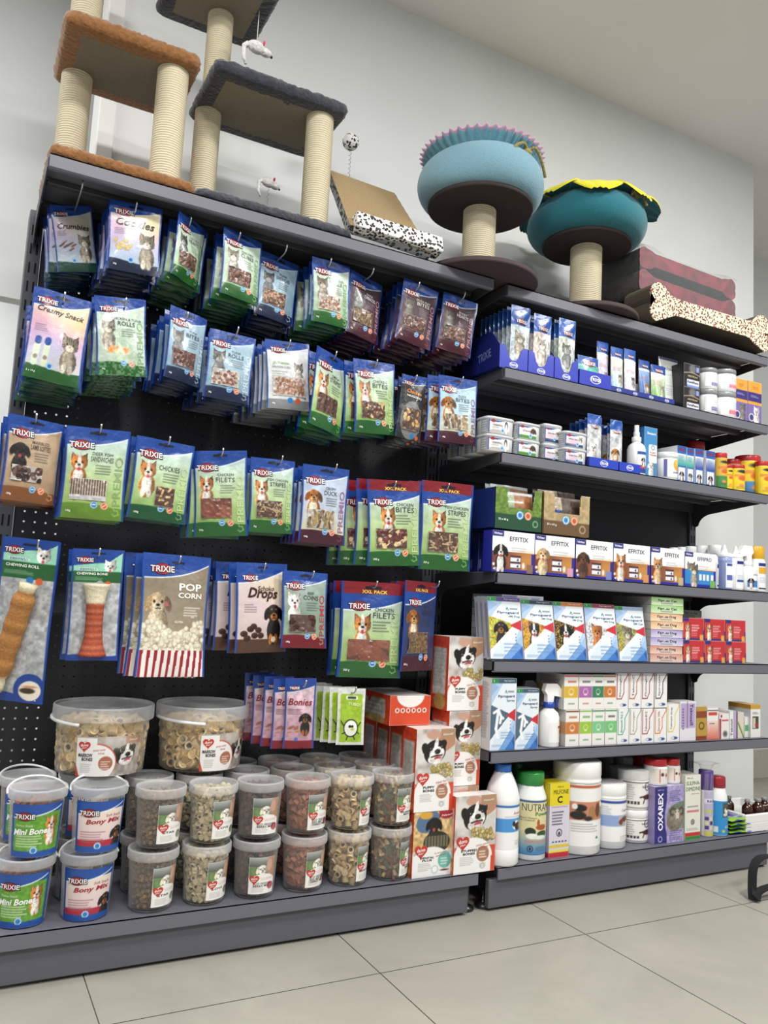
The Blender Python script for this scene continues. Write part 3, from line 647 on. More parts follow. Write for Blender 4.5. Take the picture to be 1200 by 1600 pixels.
def chewcard(w, h, P):                                  # clear sleeve under a printed header
    H = h / w; c = Cv(H, w * 640, 'b4b7ba', seed=P['seed']); c.noise(.28, 7); c.noise(.18, 3); k = P['kcard']
    c.grad(k * H, (k + .10) * H, '2f6e3c', '2a6436'); c.grad((k + .095) * H, H, '9fd9c0', 'b4e4cf'); c.rect(0, k * H, 1, (k + .10) * H, '2c6838')
    f_ = lambda x: H * (k + .165 + .02 * x - .02 * np.clip(1 - x * 2, 0, 1)); c.sd(f_(c.x) - c.y, '24509f'); c.poly([(.55, (k + .13) * H), (1, H * .985), (1, (k + .10) * H)], 'a5dcc6')
    pet(c, .74, (k + .145) * H, .12 if P['ck'] == 'roll' else .11, 'white', 0); c.bars(.08, (k + .045) * H, .55, 4, .018, 'dfe8dc'); c.ell(.56, k * H - .02, .065, .065, '2f7fc4' if P['ck'] == 'roll' else 'a9adb2'); c.ell(.72, k * H - .03, .062, .062, 'd8663a')
    c.sd(c.y - (.05 * H + .02 * np.sin(c.x * 6)), '1f4a9e'); c.rect(-.1, 0, .035, H, BLUE); c.rect(.965, 0, 1.1, H, BLUE); c.rect(.36, .955 * H, .64, .968 * H, '0b1024', .012)
    if P['ck'] == 'roll': c.ell(.75, .08 * H, .27, .28, '1f4a9e'); c.ell(.76, .075 * H, .19, .17, 'efe6da'); c.ell(.72, .075 * H, .13, .05, '4a3a34'); c.ell(.76, .10 * H, .12, .02, 'd59a72')
    return c
def chew_words(ttl):
    def f(m, S, H):
        k = ttl[1]; put(m, S, ttl[0], .40, (k + .078) * H, .6, .05, 'eef2ea', 0, .02, 0, .0013, 'printed_foil'); put(m, S, 'DENTAfun', .32, (k + .118) * H, .36, .05, 'f4f8f6', 0, .05, .1, .0006, 'printed_foil'); put(m, S, 'DENTAfun', .32, (k + .118) * H, .33, .035, '2a4a90', 0, .01, .1, .0010, 'printed_foil')
        if k > .74: put(m, S, '150 g', .82, .022 * H, .14, .03, 'e8ecf4', 0, .01, 0, .0013, 'printed_foil')
    return f
def xd(d, **k): r = dict(d); r.update(k); return r
PK = {
 'crumbies': (dict(canvas=pastel('c9d2d2', 'c2c4d6', 'cfd6da'), bot='1f4a3c', pet='tabby', art=a_crumb, words=script('Crumbies', .665, .78), bpos=(.24, .86, .34)), 'grey pastel pouch of brown crumb treats with tabby kitten, first on the top hooks', 9),
 'cookies': (dict(canvas=pastel('b9d4e6', 'd8c6dc', 'efe8c0'), bot='22304a', pet='tabby', art=a_cook, words=script('Cookies', .70, .74), bpos=(.28, .85, .38), wt='50g'), 'pastel pouch of yellow cat cookies with striped kitten on navy base', 9),
 'hearts': (xd(CATG, title=('CHICKEN', 'HEARTS'), pet='greycat', win='hearts', wt='50g', ps=.12), 'green cat treat pouch twisted sideways on its hook, brown hearts in window', 8),
 'cubes': (xd(CATG, title=('CHICKEN', 'CUBES'), pet='kitten', win='cubes', wt='50g'), 'green cat treat pouch of small brown cubes in a clear window', 8),
 'tunasand': (xd(TUNA, title=('TUNA', 'SANDWICHES'), pet='greycat', win='sand', wt='50g', prem=None), 'blue grey tuna cat pouch tilted right, beside the brown cube pouch', 7),
 'fishrolls': (xd(CATG, title=('FISH CHICKEN', 'ROLLS'), pet='tabby', win='rolls', wt='50g'), 'green cat pouch of pale ring shaped rolls on the top row', 8),
 'carpaccio': (xd(DUCK, title=('DUCK', 'CARPACCIO'), pet='greycat', win='carp', wt='50g'), 'dark plum cat pouch of thin straw coloured strips on the top row', 7),
 'duckfilet': (xd(DUCK, title=('DUCK FILET', 'BITES'), pet='persian', win='bites', wt='50g'), 'dark plum cat pouch of reddish filet bites with fluffy grey cat', 6),
 'duckhearts': (xd(DUCK, title=('DUCKY', 'HEARTS'), pet='persian', win='hearts', wt='50g'), 'dark plum cat pouch of pinkish hearts, last on the top hooks', 6),
 'creamy': (dict(canvas=pastel('cfe0d8', 'ddb3d2', 'f2e6a8'), bot='2c6332', pet='tabby', art=a_cream, words=script('Creamy Snack', .765, .80), wt='5 x 14 g', bpos=(.25, .87, .36)), 'rainbow pastel cat pouch showing two snack sticks beside a grey kitten', 8),
 'ctrolls': (xd(CATG, title=('CHICKEN & TUNA', 'ROLLS'), pet='tabby', extra=a_ctr, wt='50g', bpos=(.26, .84, .34), soft='dfe8ea'), 'crinkled shiny green cat pouch with orange snack pile and no window', 8),
 'tunabites': (xd(TUNA, title=('TUNA', 'BITES'), pet='greycat', win='bites', wt='50g'), 'blue tuna cat pouch of ragged grey brown bites, turned to the left', 6),
 'tunarolls': (xd(TUNA, title=('TUNA', 'ROLLS'), pet='greycat', win='coins', wt='50g'), 'light blue tuna cat pouch of round brown slices in the window', 6),
 'junior': (dict(canvas=junior, win='bits', wr=(.12, .19, .88, .47), words=lambda m, S, H: (put(m, S, 'JUNIOR', .32, .66 * H, .38, .06, '7aa65a', 0, .02, 0, .0013, 'printed_foil'), put(m, S, 'SALMON CUBES', .32, .605 * H, .42, .045, '4a5a66', 0, -.005, 0, .0013, 'printed_foil')), wt='40g', backc='8d9092', bpos=(.27, .86, .34)), 'silver grey kitten treat pouch of salmon coloured bits', 9),
 'omega': (xd(GRN, title=('OMEGA', 'STRIPES'), pet='jack', win='strips', wt='100g', prem=None), 'green dog treat pouch turned sideways, dark upright stripes in window', 5),
 'chickbites': (xd(GRN, title=('CHICKEN', 'BITES'), pet='jack', win='chick', wt='100g', pvy=.36), 'bulging green dog pouch of bone shaped chicken bites with happy terrier', 4),
 'nuggets': (dict(canvas=nugget, win='nug', wr=(.14, .14, .86, .50), words=lambda m, S, H: (put(m, S, 'Chicken', .52, .755 * H, .56, None, 'e08a3a', -4, .02, .25, .0013, 'printed_foil'), put(m, S, 'NUGGETS', .54, .68 * H, .56, .07, 'f0ede8', -4, .02, 0, .0013, 'printed_foil')), bpos=(.3, .88, .4), backc='2c2f31'), 'black dog nugget pouch with orange script and clear lower window', 4),
 'duckbites': (xd(DOGD, title=('DUCK', 'BITES'), pet='toller', win='duck', wt='80g', ps=.14), 'sky blue dog pouch of duck wrapped sticks, last of the second row', 5),
 'lamb': (dict(sky='b59c80', f1='bda68c', f2='a98d70', bot='8a5a36', title=('MARBLED', 'LAMB SOFTIES'), pet='black', win='lamb', wt='100g', tc='4a3a2e', wr=(.12, .24, .66, .42), lc='d9b894'), 'tan dog pouch with black dog and dark meaty chunks, nearest left edge', 4),
 'deer': (xd(GRN, title=('DEER FISH', 'SANDWICHES'), pet='collie', win='deer', wt='100g', prem='8aa56e', f2='9cb85c', bot='6f9438'), 'green dog pouch with a barred window of dark layered sandwiches', 3),
 'chickies': (xd(GRN, title=('', 'CHICKIES'), pet='jack', win='chick', wt='100g', bot='1f5c3a', wr=(.40, .18, .74, .42)), 'crinkled green dog pouch of dark dumbbell snacks leaning to the left', 3),
 'filets': (xd(GRN, title=('CHICKEN', 'FILETS'), pet='jack', win='filet', wt='100g', wr=(.13, .21, .72, .44)), 'green dog pouch with flat red brown chicken filets, middle of third row', 2),
 'stripes': (xd(GRN, title=('FISH CHICKEN', 'STRIPES'), pet='jack', win='stripes', wt='75g'), 'small green dog pouch of crossed fish chicken strips, third row', 3),
 'crispy': (xd(DOGD, title=('CRISPY', 'DUCK'), pet='toller', win='duck', wt='100g', sky='b7c6dc', f1='c4cede'), 'pale blue dog pouch of crispy duck rolls on dark plum base', 4),
 'xxlbites': (xd(GRN, title=('CHICKEN', 'BITES'), pet='jack', win='xbites', wt='300 g', xxl=1, bpos=(.27, .74, .36), swoosh=(.72, .12), py=.57, top='24509f', px=.36), 'large red topped green pouch of chewy bites, pinched at the waist', 3),
 'xxlstripes': (xd(GRN, title=('FISH CHICKEN', 'STRIPES'), pet='jack', win='stripes', wt='300 g', xxl=1, bpos=(.27, .76, .36), swoosh=(.73, .12), py=.56, px=.33), 'large red topped green pouch of fish stripes, last of third row', 2),
 'roll': (dict(canvas=chewcard, kcard=.755, ck='roll', bpos=(.22, .925, .34), words=chew_words(('CHEWING ROLL', .755)), bulge=.008), 'long clear sleeve holding a thick tan chewing roll under a mint card', 1),
 'bone': (dict(canvas=chewcard, kcard=.70, ck='bone', bpos=(.25, .90, .34), words=chew_words(('CHEWING BONE', .70)), bulge=.008), 'clear sleeve holding a red wrapped white bone under a mint card', 1),
 'popcorn': (dict(canvas=popcorn, words=pop_words, bpos=(.28, .875, .36)), 'large beige popcorn pouch with red and white striped foot', 2),
 'schoko': (dict(canvas=schoko, words=lambda m, S, H: (put(m, S, 'Schoko', .56, .715 * H, .34, None, '4a2a22', 0, .01, .2, .0013, 'printed_foil'), put(m, S, 'Drops', .50, .645 * H, .60, None, '3c1f18', -2, .03, .25, .0013, 'printed_foil')), bpos=(.25, .83, .30)), 'cream pouch of round chocolate dog drops with black and tan dog', 4),
 'coins': (xd(GRN, sky='a9b8b4', f1='8fa596', f2='9aa88e', title=('BEEF', 'COINS'), pet='white', win='dcoin', wt='100g', bot='7e1f2e', prem='b0404c'), 'dark green and maroon dog pouch of large brown coins', 2),
 'xxlfilets': (xd(GRN, title=('CHICKEN', 'FILETS'), pet='jack', win='filet', wt='300 g', xxl=1, bpos=(.28, .745, .34), swoosh=(.70, .12), py=.55, wr=(.12, .18, .80, .40), px=.34), 'large red topped green pouch of filets above the green sachet', 3),
 'xxlcarp': (xd(DOGD, title=('DUCK', 'CARPACCIO'), pet='toller', win='carp', wt='300 g', xxl=1, sky='2c3a66', f1='3a4a78', f2='3a3a5a', prem=None, bpos=(.3, .76, .36), swoosh=(.73, .12)), 'dark blue red topped pouch partly hidden behind the large filet pouch', 2),
 'bonies': (dict(canvas=bonies, words=script('Bonies', .665, .80, '8c1f30'), bpos=(.30, .86, .34), backc='8c2434'), 'front pink pouch of bone biscuits with maroon foot above the tubs', 4),
 'sachet': (dict(canvas=sachet, badge=0, words=lambda m, S, H: put(m, S, 'TUBO!', .6, .72 * H, .46, .11, 'dfe8b0', -6, .03, 0, .0006, 'printed_foil'), backc='cfd3cf', bulge=.006), 'small lime green and white sachet with a cartoon chick outline', 6),
}
FIT = [
('crumbies',0.154,1.687,0.090,0.154,-0.06,0.20,0.03,0.173,1.742),('cookies',0.298,1.732,0.122,0.170,-0.05,0.04,-0.02,0.295,1.726),
('hearts',0.434,1.728,0.107,0.156,0.68,-0.02,0.06,0.424,1.726),('cubes',0.564,1.727,0.119,0.172,0.32,-0.01,-0.03,0.548,1.721),
('tunasand',0.667,1.692,0.115,0.170,0.18,-0.07,-0.02,0.673,1.720),('fishrolls',0.810,1.718,0.120,0.174,0.14,0.04,-0.01,0.798,1.716),
('carpaccio',0.918,1.699,0.120,0.176,0.29,-0.08,-0.04,0.924,1.721),('duckfilet',1.091,1.720,0.120,0.179,0.06,-0.12,0.00,1.069,1.716),
('duckhearts',1.226,1.713,0.118,0.170,-0.04,-0.12,-0.00,1.222,1.722),('creamy',0.159,1.477,0.127,0.207,0.11,-0.05,0.01,0.159,1.474),
('ctrolls',0.281,1.497,0.116,0.185,-0.03,0.11,0.03,0.291,1.491),('tunabites',0.444,1.497,0.115,0.175,0.47,-0.01,0.02,0.435,1.489),
('tunarolls',0.557,1.467,0.119,0.173,-0.01,-0.04,-0.01,0.561,1.479),('junior',0.701,1.475,0.126,0.178,0.09,0.09,-0.01,0.699,1.474),
('omega',0.832,1.464,0.141,0.209,0.50,-0.10,-0.01,0.829,1.469),('chickbites',0.954,1.471,0.140,0.199,0.16,0.09,0.01,0.950,1.470),
('nuggets',1.083,1.449,0.086,0.179,0.11,-0.07,0.02,1.075,1.450),('duckbites',1.227,1.474,0.133,0.193,-0.00,0.03,-0.00,1.227,1.472),
('lamb',0.130,1.183,0.130,0.186,0.43,0.00,0.04,0.126,1.193),('deer',0.261,1.181,0.139,0.209,-0.18,-0.00,-0.01,0.262,1.190),
('chickies',0.415,1.174,0.142,0.192,0.11,-0.04,0.03,0.417,1.182),('filets',0.546,1.168,0.130,0.210,-0.39,0.08,0.02,0.546,1.171),
('stripes',0.684,1.165,0.124,0.187,0.11,0.04,0.02,0.699,1.176),('crispy',0.832,1.164,0.135,0.202,0.04,-0.00,0.02,0.849,1.174),
('xxlbites',1.035,1.152,0.168,0.233,0.01,0.07,0.02,1.026,1.147),('xxlstripes',1.209,1.166,0.167,0.248,-0.06,0.01,0.03,1.195,1.160),
('roll',0.144,0.918,0.127,0.356,-0.51,-0.06,0.10,0.155,0.935),('bone',0.285,0.906,0.111,0.249,-0.15,0.02,0.02,0.283,0.908),
('popcorn',0.464,0.906,0.170,0.283,0.17,-0.01,-0.05,0.464,0.904),('schoko',0.674,0.901,0.146,0.219,0.21,0.03,-0.04,0.673,0.901),
('coins',0.791,0.887,0.133,0.192,0.14,-0.01,-0.09,0.803,0.890),('xxlfilets',0.989,0.871,0.176,0.250,-0.18,-0.00,0.02,0.985,0.875),
('xxlcarp',1.136,0.882,0.158,0.242,0.45,-0.01,0.01,1.177,0.891),('bonies',0.797,0.620,0.078,0.174,-0.26,0.02,0.03,0.800,0.618),
('sachet',0.941,0.594,0.073,0.143,-0.26,0.01,-0.01,0.940,0.601)]
hook_proto = None
def hook(x, z, yt=1.885, label=''):
    m = MB(); pts = [(0, YP - yt, 0), (0, .05, 0), (0, .018, 0), (0, .008, .003), (0, .002, .010), (0, 0, .018)]
    m.tube(pts, .0021, 8, 'b9bcc0', 'steel'); t = thing('display_hook', label, 'display hook', (x, yt, z))
    m.build('rod', t); m = MB(); m.box(-.012, .012, YP - yt - .004, YP - yt, -.02, .012, '4a4b50', 'paint_metal', .001); m.build('hook_plate', t)
    return t
rb = random.Random(4)
ORD = {'left': 0}
for q, (k, x, z, w, h, yaw, roll, pit, hx_, hz) in enumerate(FIT):
    P, label, nb = PK[k]; P = dict(P); P.setdefault('seed', q + 2); Y = 1.912
    if q < 18:
        s = min(1.06, max(1.0, (hz - .006 - .82) / (z - .82)))
        x, z, w, h, Y = x * s, .82 + (z - .82) * s, w * s, h * s, Y * s
    t = make_pouch(P, w, h, label); t.location = (x, Y, z); t.rotation_euler = (pit, -roll, yaw)
    short = label.split(',')[0]
    hook(hx_, min(hz - .018, z - h * .055) if q >= 18 else hz - .018, 1.885, 'thin steel hook carrying the ' + ' '.join(short.split(' ')[:10]))
    pm = [c_ for c_ in t.children if c_.name.startswith('pouch')][0]
    if k in ('roll', 'bone'):
        m = MB(); S = pouch_S(w, h, h / w, .008, P['seed'])
        if k == 'roll':
            n = 26; zz = np.linspace(-.93 * h, -.27 * h, n); xx = np.linspace(-.30 * w, .10 * w, n); rr = [.0185 + .0035 * math.sin(i * 1.3) * .4 + (.004 if 3 < i < 23 else -.001) for i in range(n)]
            cc = np.repeat(np.array([hx('e0d4b4') if (i < 4 or i > 23) else hx(['a9743c', 'b98248', '9c6a38'][i % 3]) for i in range(n)]), 12, 0)
            m.tube([(xx[i], -.020, zz[i]) for i in range(n)], rr, 12, cc, 'biscuit'); m.build('chewing_roll', t)
        else:
            n = 25; zz = np.linspace(-.95 * h, -.31 * h, n); rr = [.0185 + .012 * (abs(i - 12) / 12) ** 3 for i in range(n)]
            cc = np.repeat(np.array([hx('ece2c4') if i > 17 else hx(['a0442c', 'b5583a', '93402a', 'c06a48'][i % 4]) for i in range(n)]), 14, 0)
            m.tube([(0, -.018, zz[i]) for i in range(n)], rr, 14, cc, 'biscuit'); m.build('chewing_bone', t)
    # the pouches waiting behind on the same hook
    full = nb <= 5; dy = .050 if k in ('roll', 'bone') else min(.030, (YP - .02 - Y) / (nb + 1)); g = 'pouches queued on the hook behind the ' + short
    for j in range(nb):
        yy = Y + dy * (j + 1); jx = rb.uniform(-.006, .006) + {'popcorn': -.012, 'chickbites': -.02, 'duckbites': -.028, 'xxlbites': -.03, 'filets': -.008, 'bonies': -.022, 'schoko': -.014, 'sachet': -.012}.get(k, 0) * (j + 1) * .8
        jy = yaw * .5 + rb.uniform(-.14, .14); src = t if full else pm; jz = z + rb.uniform(-.004, .002)
        o = clone(src, (x + jx, yy, jz), kids=full); o.parent = None; o.rotation_mode = 'YXZ'; o.rotation_euler = (pit + rb.uniform(-.02, .03), -(roll * .6 + rb.uniform(-.03, .03)), jy); o.name = 'treat_pouch'
        tag(o, 'pouch queued behind the ' + ' '.join(short.split(' ')[:12]), 'treat pouch', g)

# ================================================================== ON TOP OF THE SHELVES
def spots(name, base, dark, mid, scale):
    m = bpy.data.materials.new(name); m.use_nodes = True; n = m.node_tree.nodes; l = m.node_tree.links; p = n['Principled BSDF']; p.inputs['Roughness'].default_value = .7
    tc = n.new('ShaderNodeTexCoord'); no = n.new('ShaderNodeTexNoise'); no.inputs['Scale'].default_value = scale * 1.3; va = n.new('ShaderNodeVectorMath'); va.operation = 'MULTIPLY_ADD'
    va.inputs[1].default_value = (.5 / scale,) * 3; l.new(tc.outputs['Object'], no.inputs['Vector']); l.new(no.outputs['Color'], va.inputs[0]); l.new(tc.outputs['Object'], va.inputs[2])
    vo = n.new('ShaderNodeTexVoronoi'); vo.inputs['Scale'].default_value = scale; l.new(va.outputs[0], vo.inputs['Vector'])
    cr = n.new('ShaderNodeValToRGB'); e = cr.color_ramp.elements; cr.color_ramp.interpolation = 'CONSTANT'
    e[0].position = 0; e[0].color = (*lin(hx(mid)), 1); e[1].position = .44; e[1].color = (*lin(hx(base)), 1); q = e.new(.16 if mid != dark else .1); q.color = (*lin(hx(dark)), 1)
    l.new(vo.outputs['Distance'], cr.inputs[0]); l.new(cr.outputs[0], p.inputs['Base Color']); MATS[name] = m
spots('leopard_white', 'e9e6e4', '17130f', '6f6a66', 100); spots('leopard_red', 'efe2c2', '5c1a17', 'b8564a', 130); spots('leopard_grey', '9a9da0', '33363a', '5c5f63', 75)
def fur_board(m, x0, x1, y0, y1, z0, z1, col, seed=1, rim=.044):
    rs = np.random.RandomState(seed); cx, cy = (x0 + x1) / 2, (y0 + y1) / 2; a, b = (x1 - x0) / 2, (y1 - y0) / 2; N = 260; t = np.linspace(0, 2 * math.pi, N, endpoint=False)
    ca, sa = np.cos(t), np.sin(t); k = (np.abs(ca) ** 14 + np.abs(sa) ** 14) ** (-1 / 14.0); zc, hz = (z0 + z1) / 2, (z1 - z0) / 2
    sec = [(-rim, -hz)] + [(-.010 + .013 * math.cos(q), hz * math.sin(q) * 1.05) for q in np.linspace(-1.5, 1.5, 8)] + [(-rim, hz)]
    V = []; nz = [rs.rand(N) for _ in sec]
    for (o, z), n_ in zip(sec, nz):
        n2 = (n_ + np.roll(n_, 1)) / 2; j = (n2 - .5) * .006; V.append(np.stack([cx + (a + o + j) * k * ca, cy + (b + o + j) * k * sa, np.full(N, zc + z) + j * .5], 1))
    V = np.concatenate(V); fs = [(i * N + j, i * N + (j + 1) % N, (i + 1) * N + (j + 1) % N, (i + 1) * N + j) for i in range(len(sec) - 1) for j in range(N)]
    fs.append(tuple((len(sec) - 1) * N + j for j in range(N))); m.add(V, fs, col, 'fur', True)
def board_under(x0, x1, y0, y1, z, col, parent, rim=.036):
    m = MB(); m.box(x0 + rim, x1 - rim, y0 + rim, y1 - rim, z - .001, z + .004, col, 'board', .002); return m.build('underside_board', parent)
def sisal_post(parent, x, y, z0, z1, r):
    m = MB(); nw = int((z1 - z0) / .0062); zz = np.linspace(z0, z1, nw * 6 + 1); m.lathe([(r - .0012 + .0024 * abs(math.sin((z - z0) / (z1 - z0) * nw * math.pi)) ** .7, z) for z in zz], 40, 'd6ccb0', 'sisal', x, y); return m.build('sisal_post', parent)
def mouse_toy(label, loc, rz, s=1.0, cat='toy mouse', hang=None, spring=None):
    t = thing('toy_mouse', label, cat, loc, rz); m = MB(); m.ball((0, 0, 0), (.020 * s, .012 * s, .013 * s), 'eceaea', 'fur'); m.ball((.020 * s, 0, -.003 * s), (.014 * s, .009 * s, .009 * s), 'efeded', 'fur')
    m.ball((.034 * s, 0, -.007 * s), (.003 * s,) * 3, '2a2222', 'plastic', 8, 6)
    m.build('body', t)
    for q in (-1, 1):
        m = MB(); m.ball((.012 * s, q * .009 * s, .008 * s), (.002 * s, .006 * s, .006 * s), 'e0486a', 'felt', 10, 6); m.build('ear', t)
    m = MB(); m.tube([(-.018 * s, 0, 0), (-.026 * s, .002, -.008), (-.026 * s, .002, -.03 * s), (-.020 * s, 0, -.045 * s)], [.006 * s, .005 * s, .004 * s, .003 * s], 8, 'eceaea', 'fur'); m.build('tail', t)
    if hang: m = MB(); m.tube([(0, 0, .01), (.0, 0, hang)], .0012, 6, 'e6e2d8', 'matte'); m.build('string', t)
    if spring: m = MB(); m.tube([(.003 * math.cos(a), .003 * math.sin(a), -.008 - spring * a / 80) for a in np.linspace(0, 80, 260)], .0007, 4, 'b8babd', 'steel'); m.build('spring', t)
    return t
# brown tree
t = thing('cat_tree', 'cat tree with ginger brown plush platforms and cream sisal posts', 'cat tree', (.26, 2.0, ZL)); ox, oy, oz = -.26, -2.0, -ZL
def tree_part(nm, x0, x1, y0, y1, z0, z1, col, under, par, seed):
    m = MB(); fur_board(m, x0 + ox, x1 + ox, y0 + oy, y1 + oy, z0 + oz, z1 + oz, col, seed); p = m.build(nm, par); board_under(x0 + ox, x1 + ox, y0 + oy, y1 + oy, z0 + oz, under, p); return p
tree_part('base', .098, .425, 1.862, 2.145, ZL + .002, ZL + .032, '8c5d30', '7c7468', t, 1)
tree_part('platform', .102, .415, 1.868, 2.135, 2.100, 2.135, '8c5d30', '7a7266', t, 2)
sisal_post(t, .153 + ox, 2.075 + oy, .03, 2.102 + oz, .036); sisal_post(t, .360 + ox, 1.925 + oy, .03, 2.102 + oz, .037); sisal_post(t, .157 + ox, 2.05 + oy, 2.133 + oz, 2.46 + oz, .036)
tree_part('top_platform', .05, .29, 1.90, 2.14, 2.46, 2.495, '8c5d30', '7a7266', t, 3)
t = thing('cat_tree', 'taller cat tree with dark charcoal plush platforms and cream sisal posts', 'cat tree', (.64, 2.0, ZL)); ox = -.64
tree_part('base', .430, .848, 1.862, 2.145, ZL + .002, ZL + .028, '3d4049', '7c7468', t, 4)
tree_part('platform', .450, .815, 1.868, 2.135, 2.115, 2.148, '33363f', '837a6a', t, 5)
sisal_post(t, .488 + ox, 2.07 + oy, .027, 2.118 + oz, .034); sisal_post(t, .757 + ox, 1.925 + oy, .027, 2.118 + oz, .036); sisal_post(t, .492 + ox, 2.03 + oy, 2.146 + oz, 2.378 + oz, .033)
tree_part('top_platform', .335, .607, 1.86, 2.12, 2.375, 2.408, '33363f', '837a6a', t, 6)
mouse_toy('white toy mouse with pink ears hanging on a string from the charcoal tree', (.573, 1.95, 2.268), 0.1, 1.3, hang=.107)
mouse_toy('white toy mouse standing on a spring behind the charcoal tree base', (.68, 2.10, 1.99), 0.2, 1.1, spring=.185)
# scratching board with leopard tray and ball
t = thing('scratching_board', 'leaning cardboard scratcher in a white leopard print tray', 'cat scratcher', (.98, 1.93, ZL)); M_ = MB()
M_.box(-.135, .135, -.095, -.050, .012, .058, 'ffffff', 'leopard_white', .002); M_.build('tray', t); t.children[0].rotation_euler = (-.18, 0, .02)
m = MB(); V = [(-.150, -.075, .035), (.105, -.075, .020), (.062, .085, .255), (-.150, .085, .262)]; up = Vector((0, -.83, .56)) * .022
P0 = [Vector(v) for v in V]; P1 = [p - up for p in P0]
m.add([tuple(p) for p in P0 + P1], [(4, 7, 6, 5), (1, 5, 6, 2), (3, 2, 6, 7)], 'a08a66', 'board'); m.add([tuple(p) for p in P0 + P1], [(0, 3, 7, 4), (0, 4, 5, 1)], 'ffffff', 'leopard_grey')
def SB(u, v, off): u = u[:, None]; v = v[:, None]; q = (1 - u) * (1 - v) * np.array(V[0]) + u * (1 - v) * np.array(V[1]) + u * v * np.array(V[2]) + (1 - u) * v * np.array(V[3]); q = q + np.array(up) / .022 * (.0006 + .0012 * np.sin(v * 230) ** 2 + .0006 * np.sin(u * 190 + v * 60)); return q
cv = Cv(1.0, 130, 'a58f6b', 5); k_ = (np.sin(cv.x * 190 + cv.y * 60) * .5 + .5) * (np.sin(cv.y * 230) * .5 + .5); cv.mix(k_, '6f5b3f', .6); m.grid(SB, cv, m='board'); m.build('scratch_pad', t)
t = thing('ball_wand', 'leopard print ball on a steel spring behind the cardboard scratcher', 'cat toy', (.955, 2.16, ZL)); m = MB(); m.ball((0, 0, .462), .026, 'ffffff', 'leopard_white', 20, 14); m.build('ball', t)
m = MB(); m.tube([(.0035 * math.cos(a), .0035 * math.sin(a), .438 - .43 * a / 190) for a in np.linspace(0, 190, 760)], .0008, 4, 'b8babd', 'steel'); m.build('spring', t)
# felt beds
def rope(m, pts, r, col='9c9152'):
    P = [np.array(p) for p in pts]; n = len(P); cc = np.repeat(np.array([hx(col) if i % 2 else hx('7d743d') for i in range(n)]), 7, 0); m.tube([tuple(p) for p in P], [r * (1 + .18 * (i % 2)) for i in range(n)], 7, cc, 'felt')
def spline(P, n):
    P = [np.array(p, float) for p in P]; out = []
    for i in range(len(P) - 1):
        a = P[max(i - 1, 0)]; b_ = P[i]; c_ = P[i + 1]; d = P[min(i + 2, len(P) - 1)]
        for k in range(n):
            s = k / n; out.append(.5 * ((2 * b_) + (-a + c_) * s + (2 * a - 5 * b_ + 4 * c_ - d) * s * s + (-a + 3 * b_ - 3 * c_ + d) * s ** 3))
    return out + [P[-1]]
def bed(label, x, y, rb_, zd, rd, rbody, zt, col, pr):
    t = thing('cat_bed', label, 'cat bed', (x, y, ZL)); m = MB(); m.lathe([(rb_ - .002, .001), (rb_, .004), (rb_, .012), (rb_ - .002, .015)], 64, '47383a', 'matte', smooth=False); m.build('base_disc', t)
    sisal_post(t, 0, 0, .015, zd - ZL, pr); m = MB(); z = zd - ZL; m.lathe([(rd - .002, z), (rd, z + .003), (rd, z + .012), (rd - .002, z + .015)], 64, '33292a', 'matte', smooth=False); m.build('seat_disc', t)
    m = MB(); z0 = z + .008; H = zt - zd; pf = [(rd - .02, z0)] + [(rd - .02 + (rbody - rd + .02) * math.sin(q) ** .8, z0 + H * .5 * (1 - math.cos(q))) for q in np.linspace(.15, 1.57, 8)]
    pf += [(rbody - (rbody * .20) * (1 - math.cos(q)), z0 + H * (.5 + .5 * math.sin(q))) for q in np.linspace(.15, 1.57, 8)] + [(rbody * .70, z0 + H * .96), (rbody * .5, z0 + H * .6), (0, z0 + H * .5)]
    m.lathe(pf, 72, col, 'felt', fn=lambda R, A, Z: (R * (1 + .012 * np.sin(A * 3 + Z * 20)), Z)); m.build('cushion', t); return t, z0 + H
t, zn = bed('light blue round felt cat bed with pleated pink edged collar on a sisal post', 1.291, 1.93, .180, 2.005, .158, .190, 2.128, '7aa3b4', .0485)
m = MB(); A_ = 150; ang = np.linspace(0, 2 * math.pi, 300, endpoint=False); rows = []
for i, (r, z) in enumerate([(.146, -.008), (.152, .002), (.163, .012), (.174, .021), (.182, .028), (.184, .031), (.176, .031), (.158, .020), (.143, .000)]):
    w_ = .0075 * min(1, i / 3) * np.sin(ang * 44); rows.append(np.stack([(r + w_) * np.cos(ang), (r + w_) * np.sin(ang), zn + z + .3 * np.abs(w_)], 1))
V = np.concatenate(rows); N = 300; cc = np.repeat(np.array([hx(c) for c in ['5b93a8', '6ba1b4', '6fa6b8', '72a9bb', 'c99ab8', 'd79bbb', 'd79bbb', '5b8fa3', '5b8fa3']]), N, 0)
m.add(V, [(i * N + j, i * N + (j + 1) % N, (i + 1) * N + (j + 1) % N, (i + 1) * N + j) for i in range(8) for j in range(N)], cc, 'felt', True); m.build('pleated_collar', t)
m = MB(); rope(m, [(.157 * math.cos(a), .157 * math.sin(a), zn - .005) for a in np.linspace(0, 6.28, 90)], .0045); b0 = Vector((.05, -.158, zn - .002))
rope(m, spline([b0, b0 + Vector((-.02, -.012, .012)), b0 + Vector((-.045, -.018, .0)), b0 + Vector((-.062, -.02, -.018))], 6), .0042); rope(m, spline([b0, b0 + Vector((.02, -.012, .01)), b0 + Vector((.055, .002, -.014)), b0 + Vector((.085, .022, -.042))], 7), .0042)
m.ball(tuple(b0), (.016, .010, .010), '9c9152', 'felt', 10, 8); m.build('drawstring', t)
t, zn = bed('teal round felt cat bed with yellow petal collar on a sisal post', 1.760, 1.985, .172, 2.030, .146, .196, 2.150, '1e6f7c', .051)
pet_n = 8
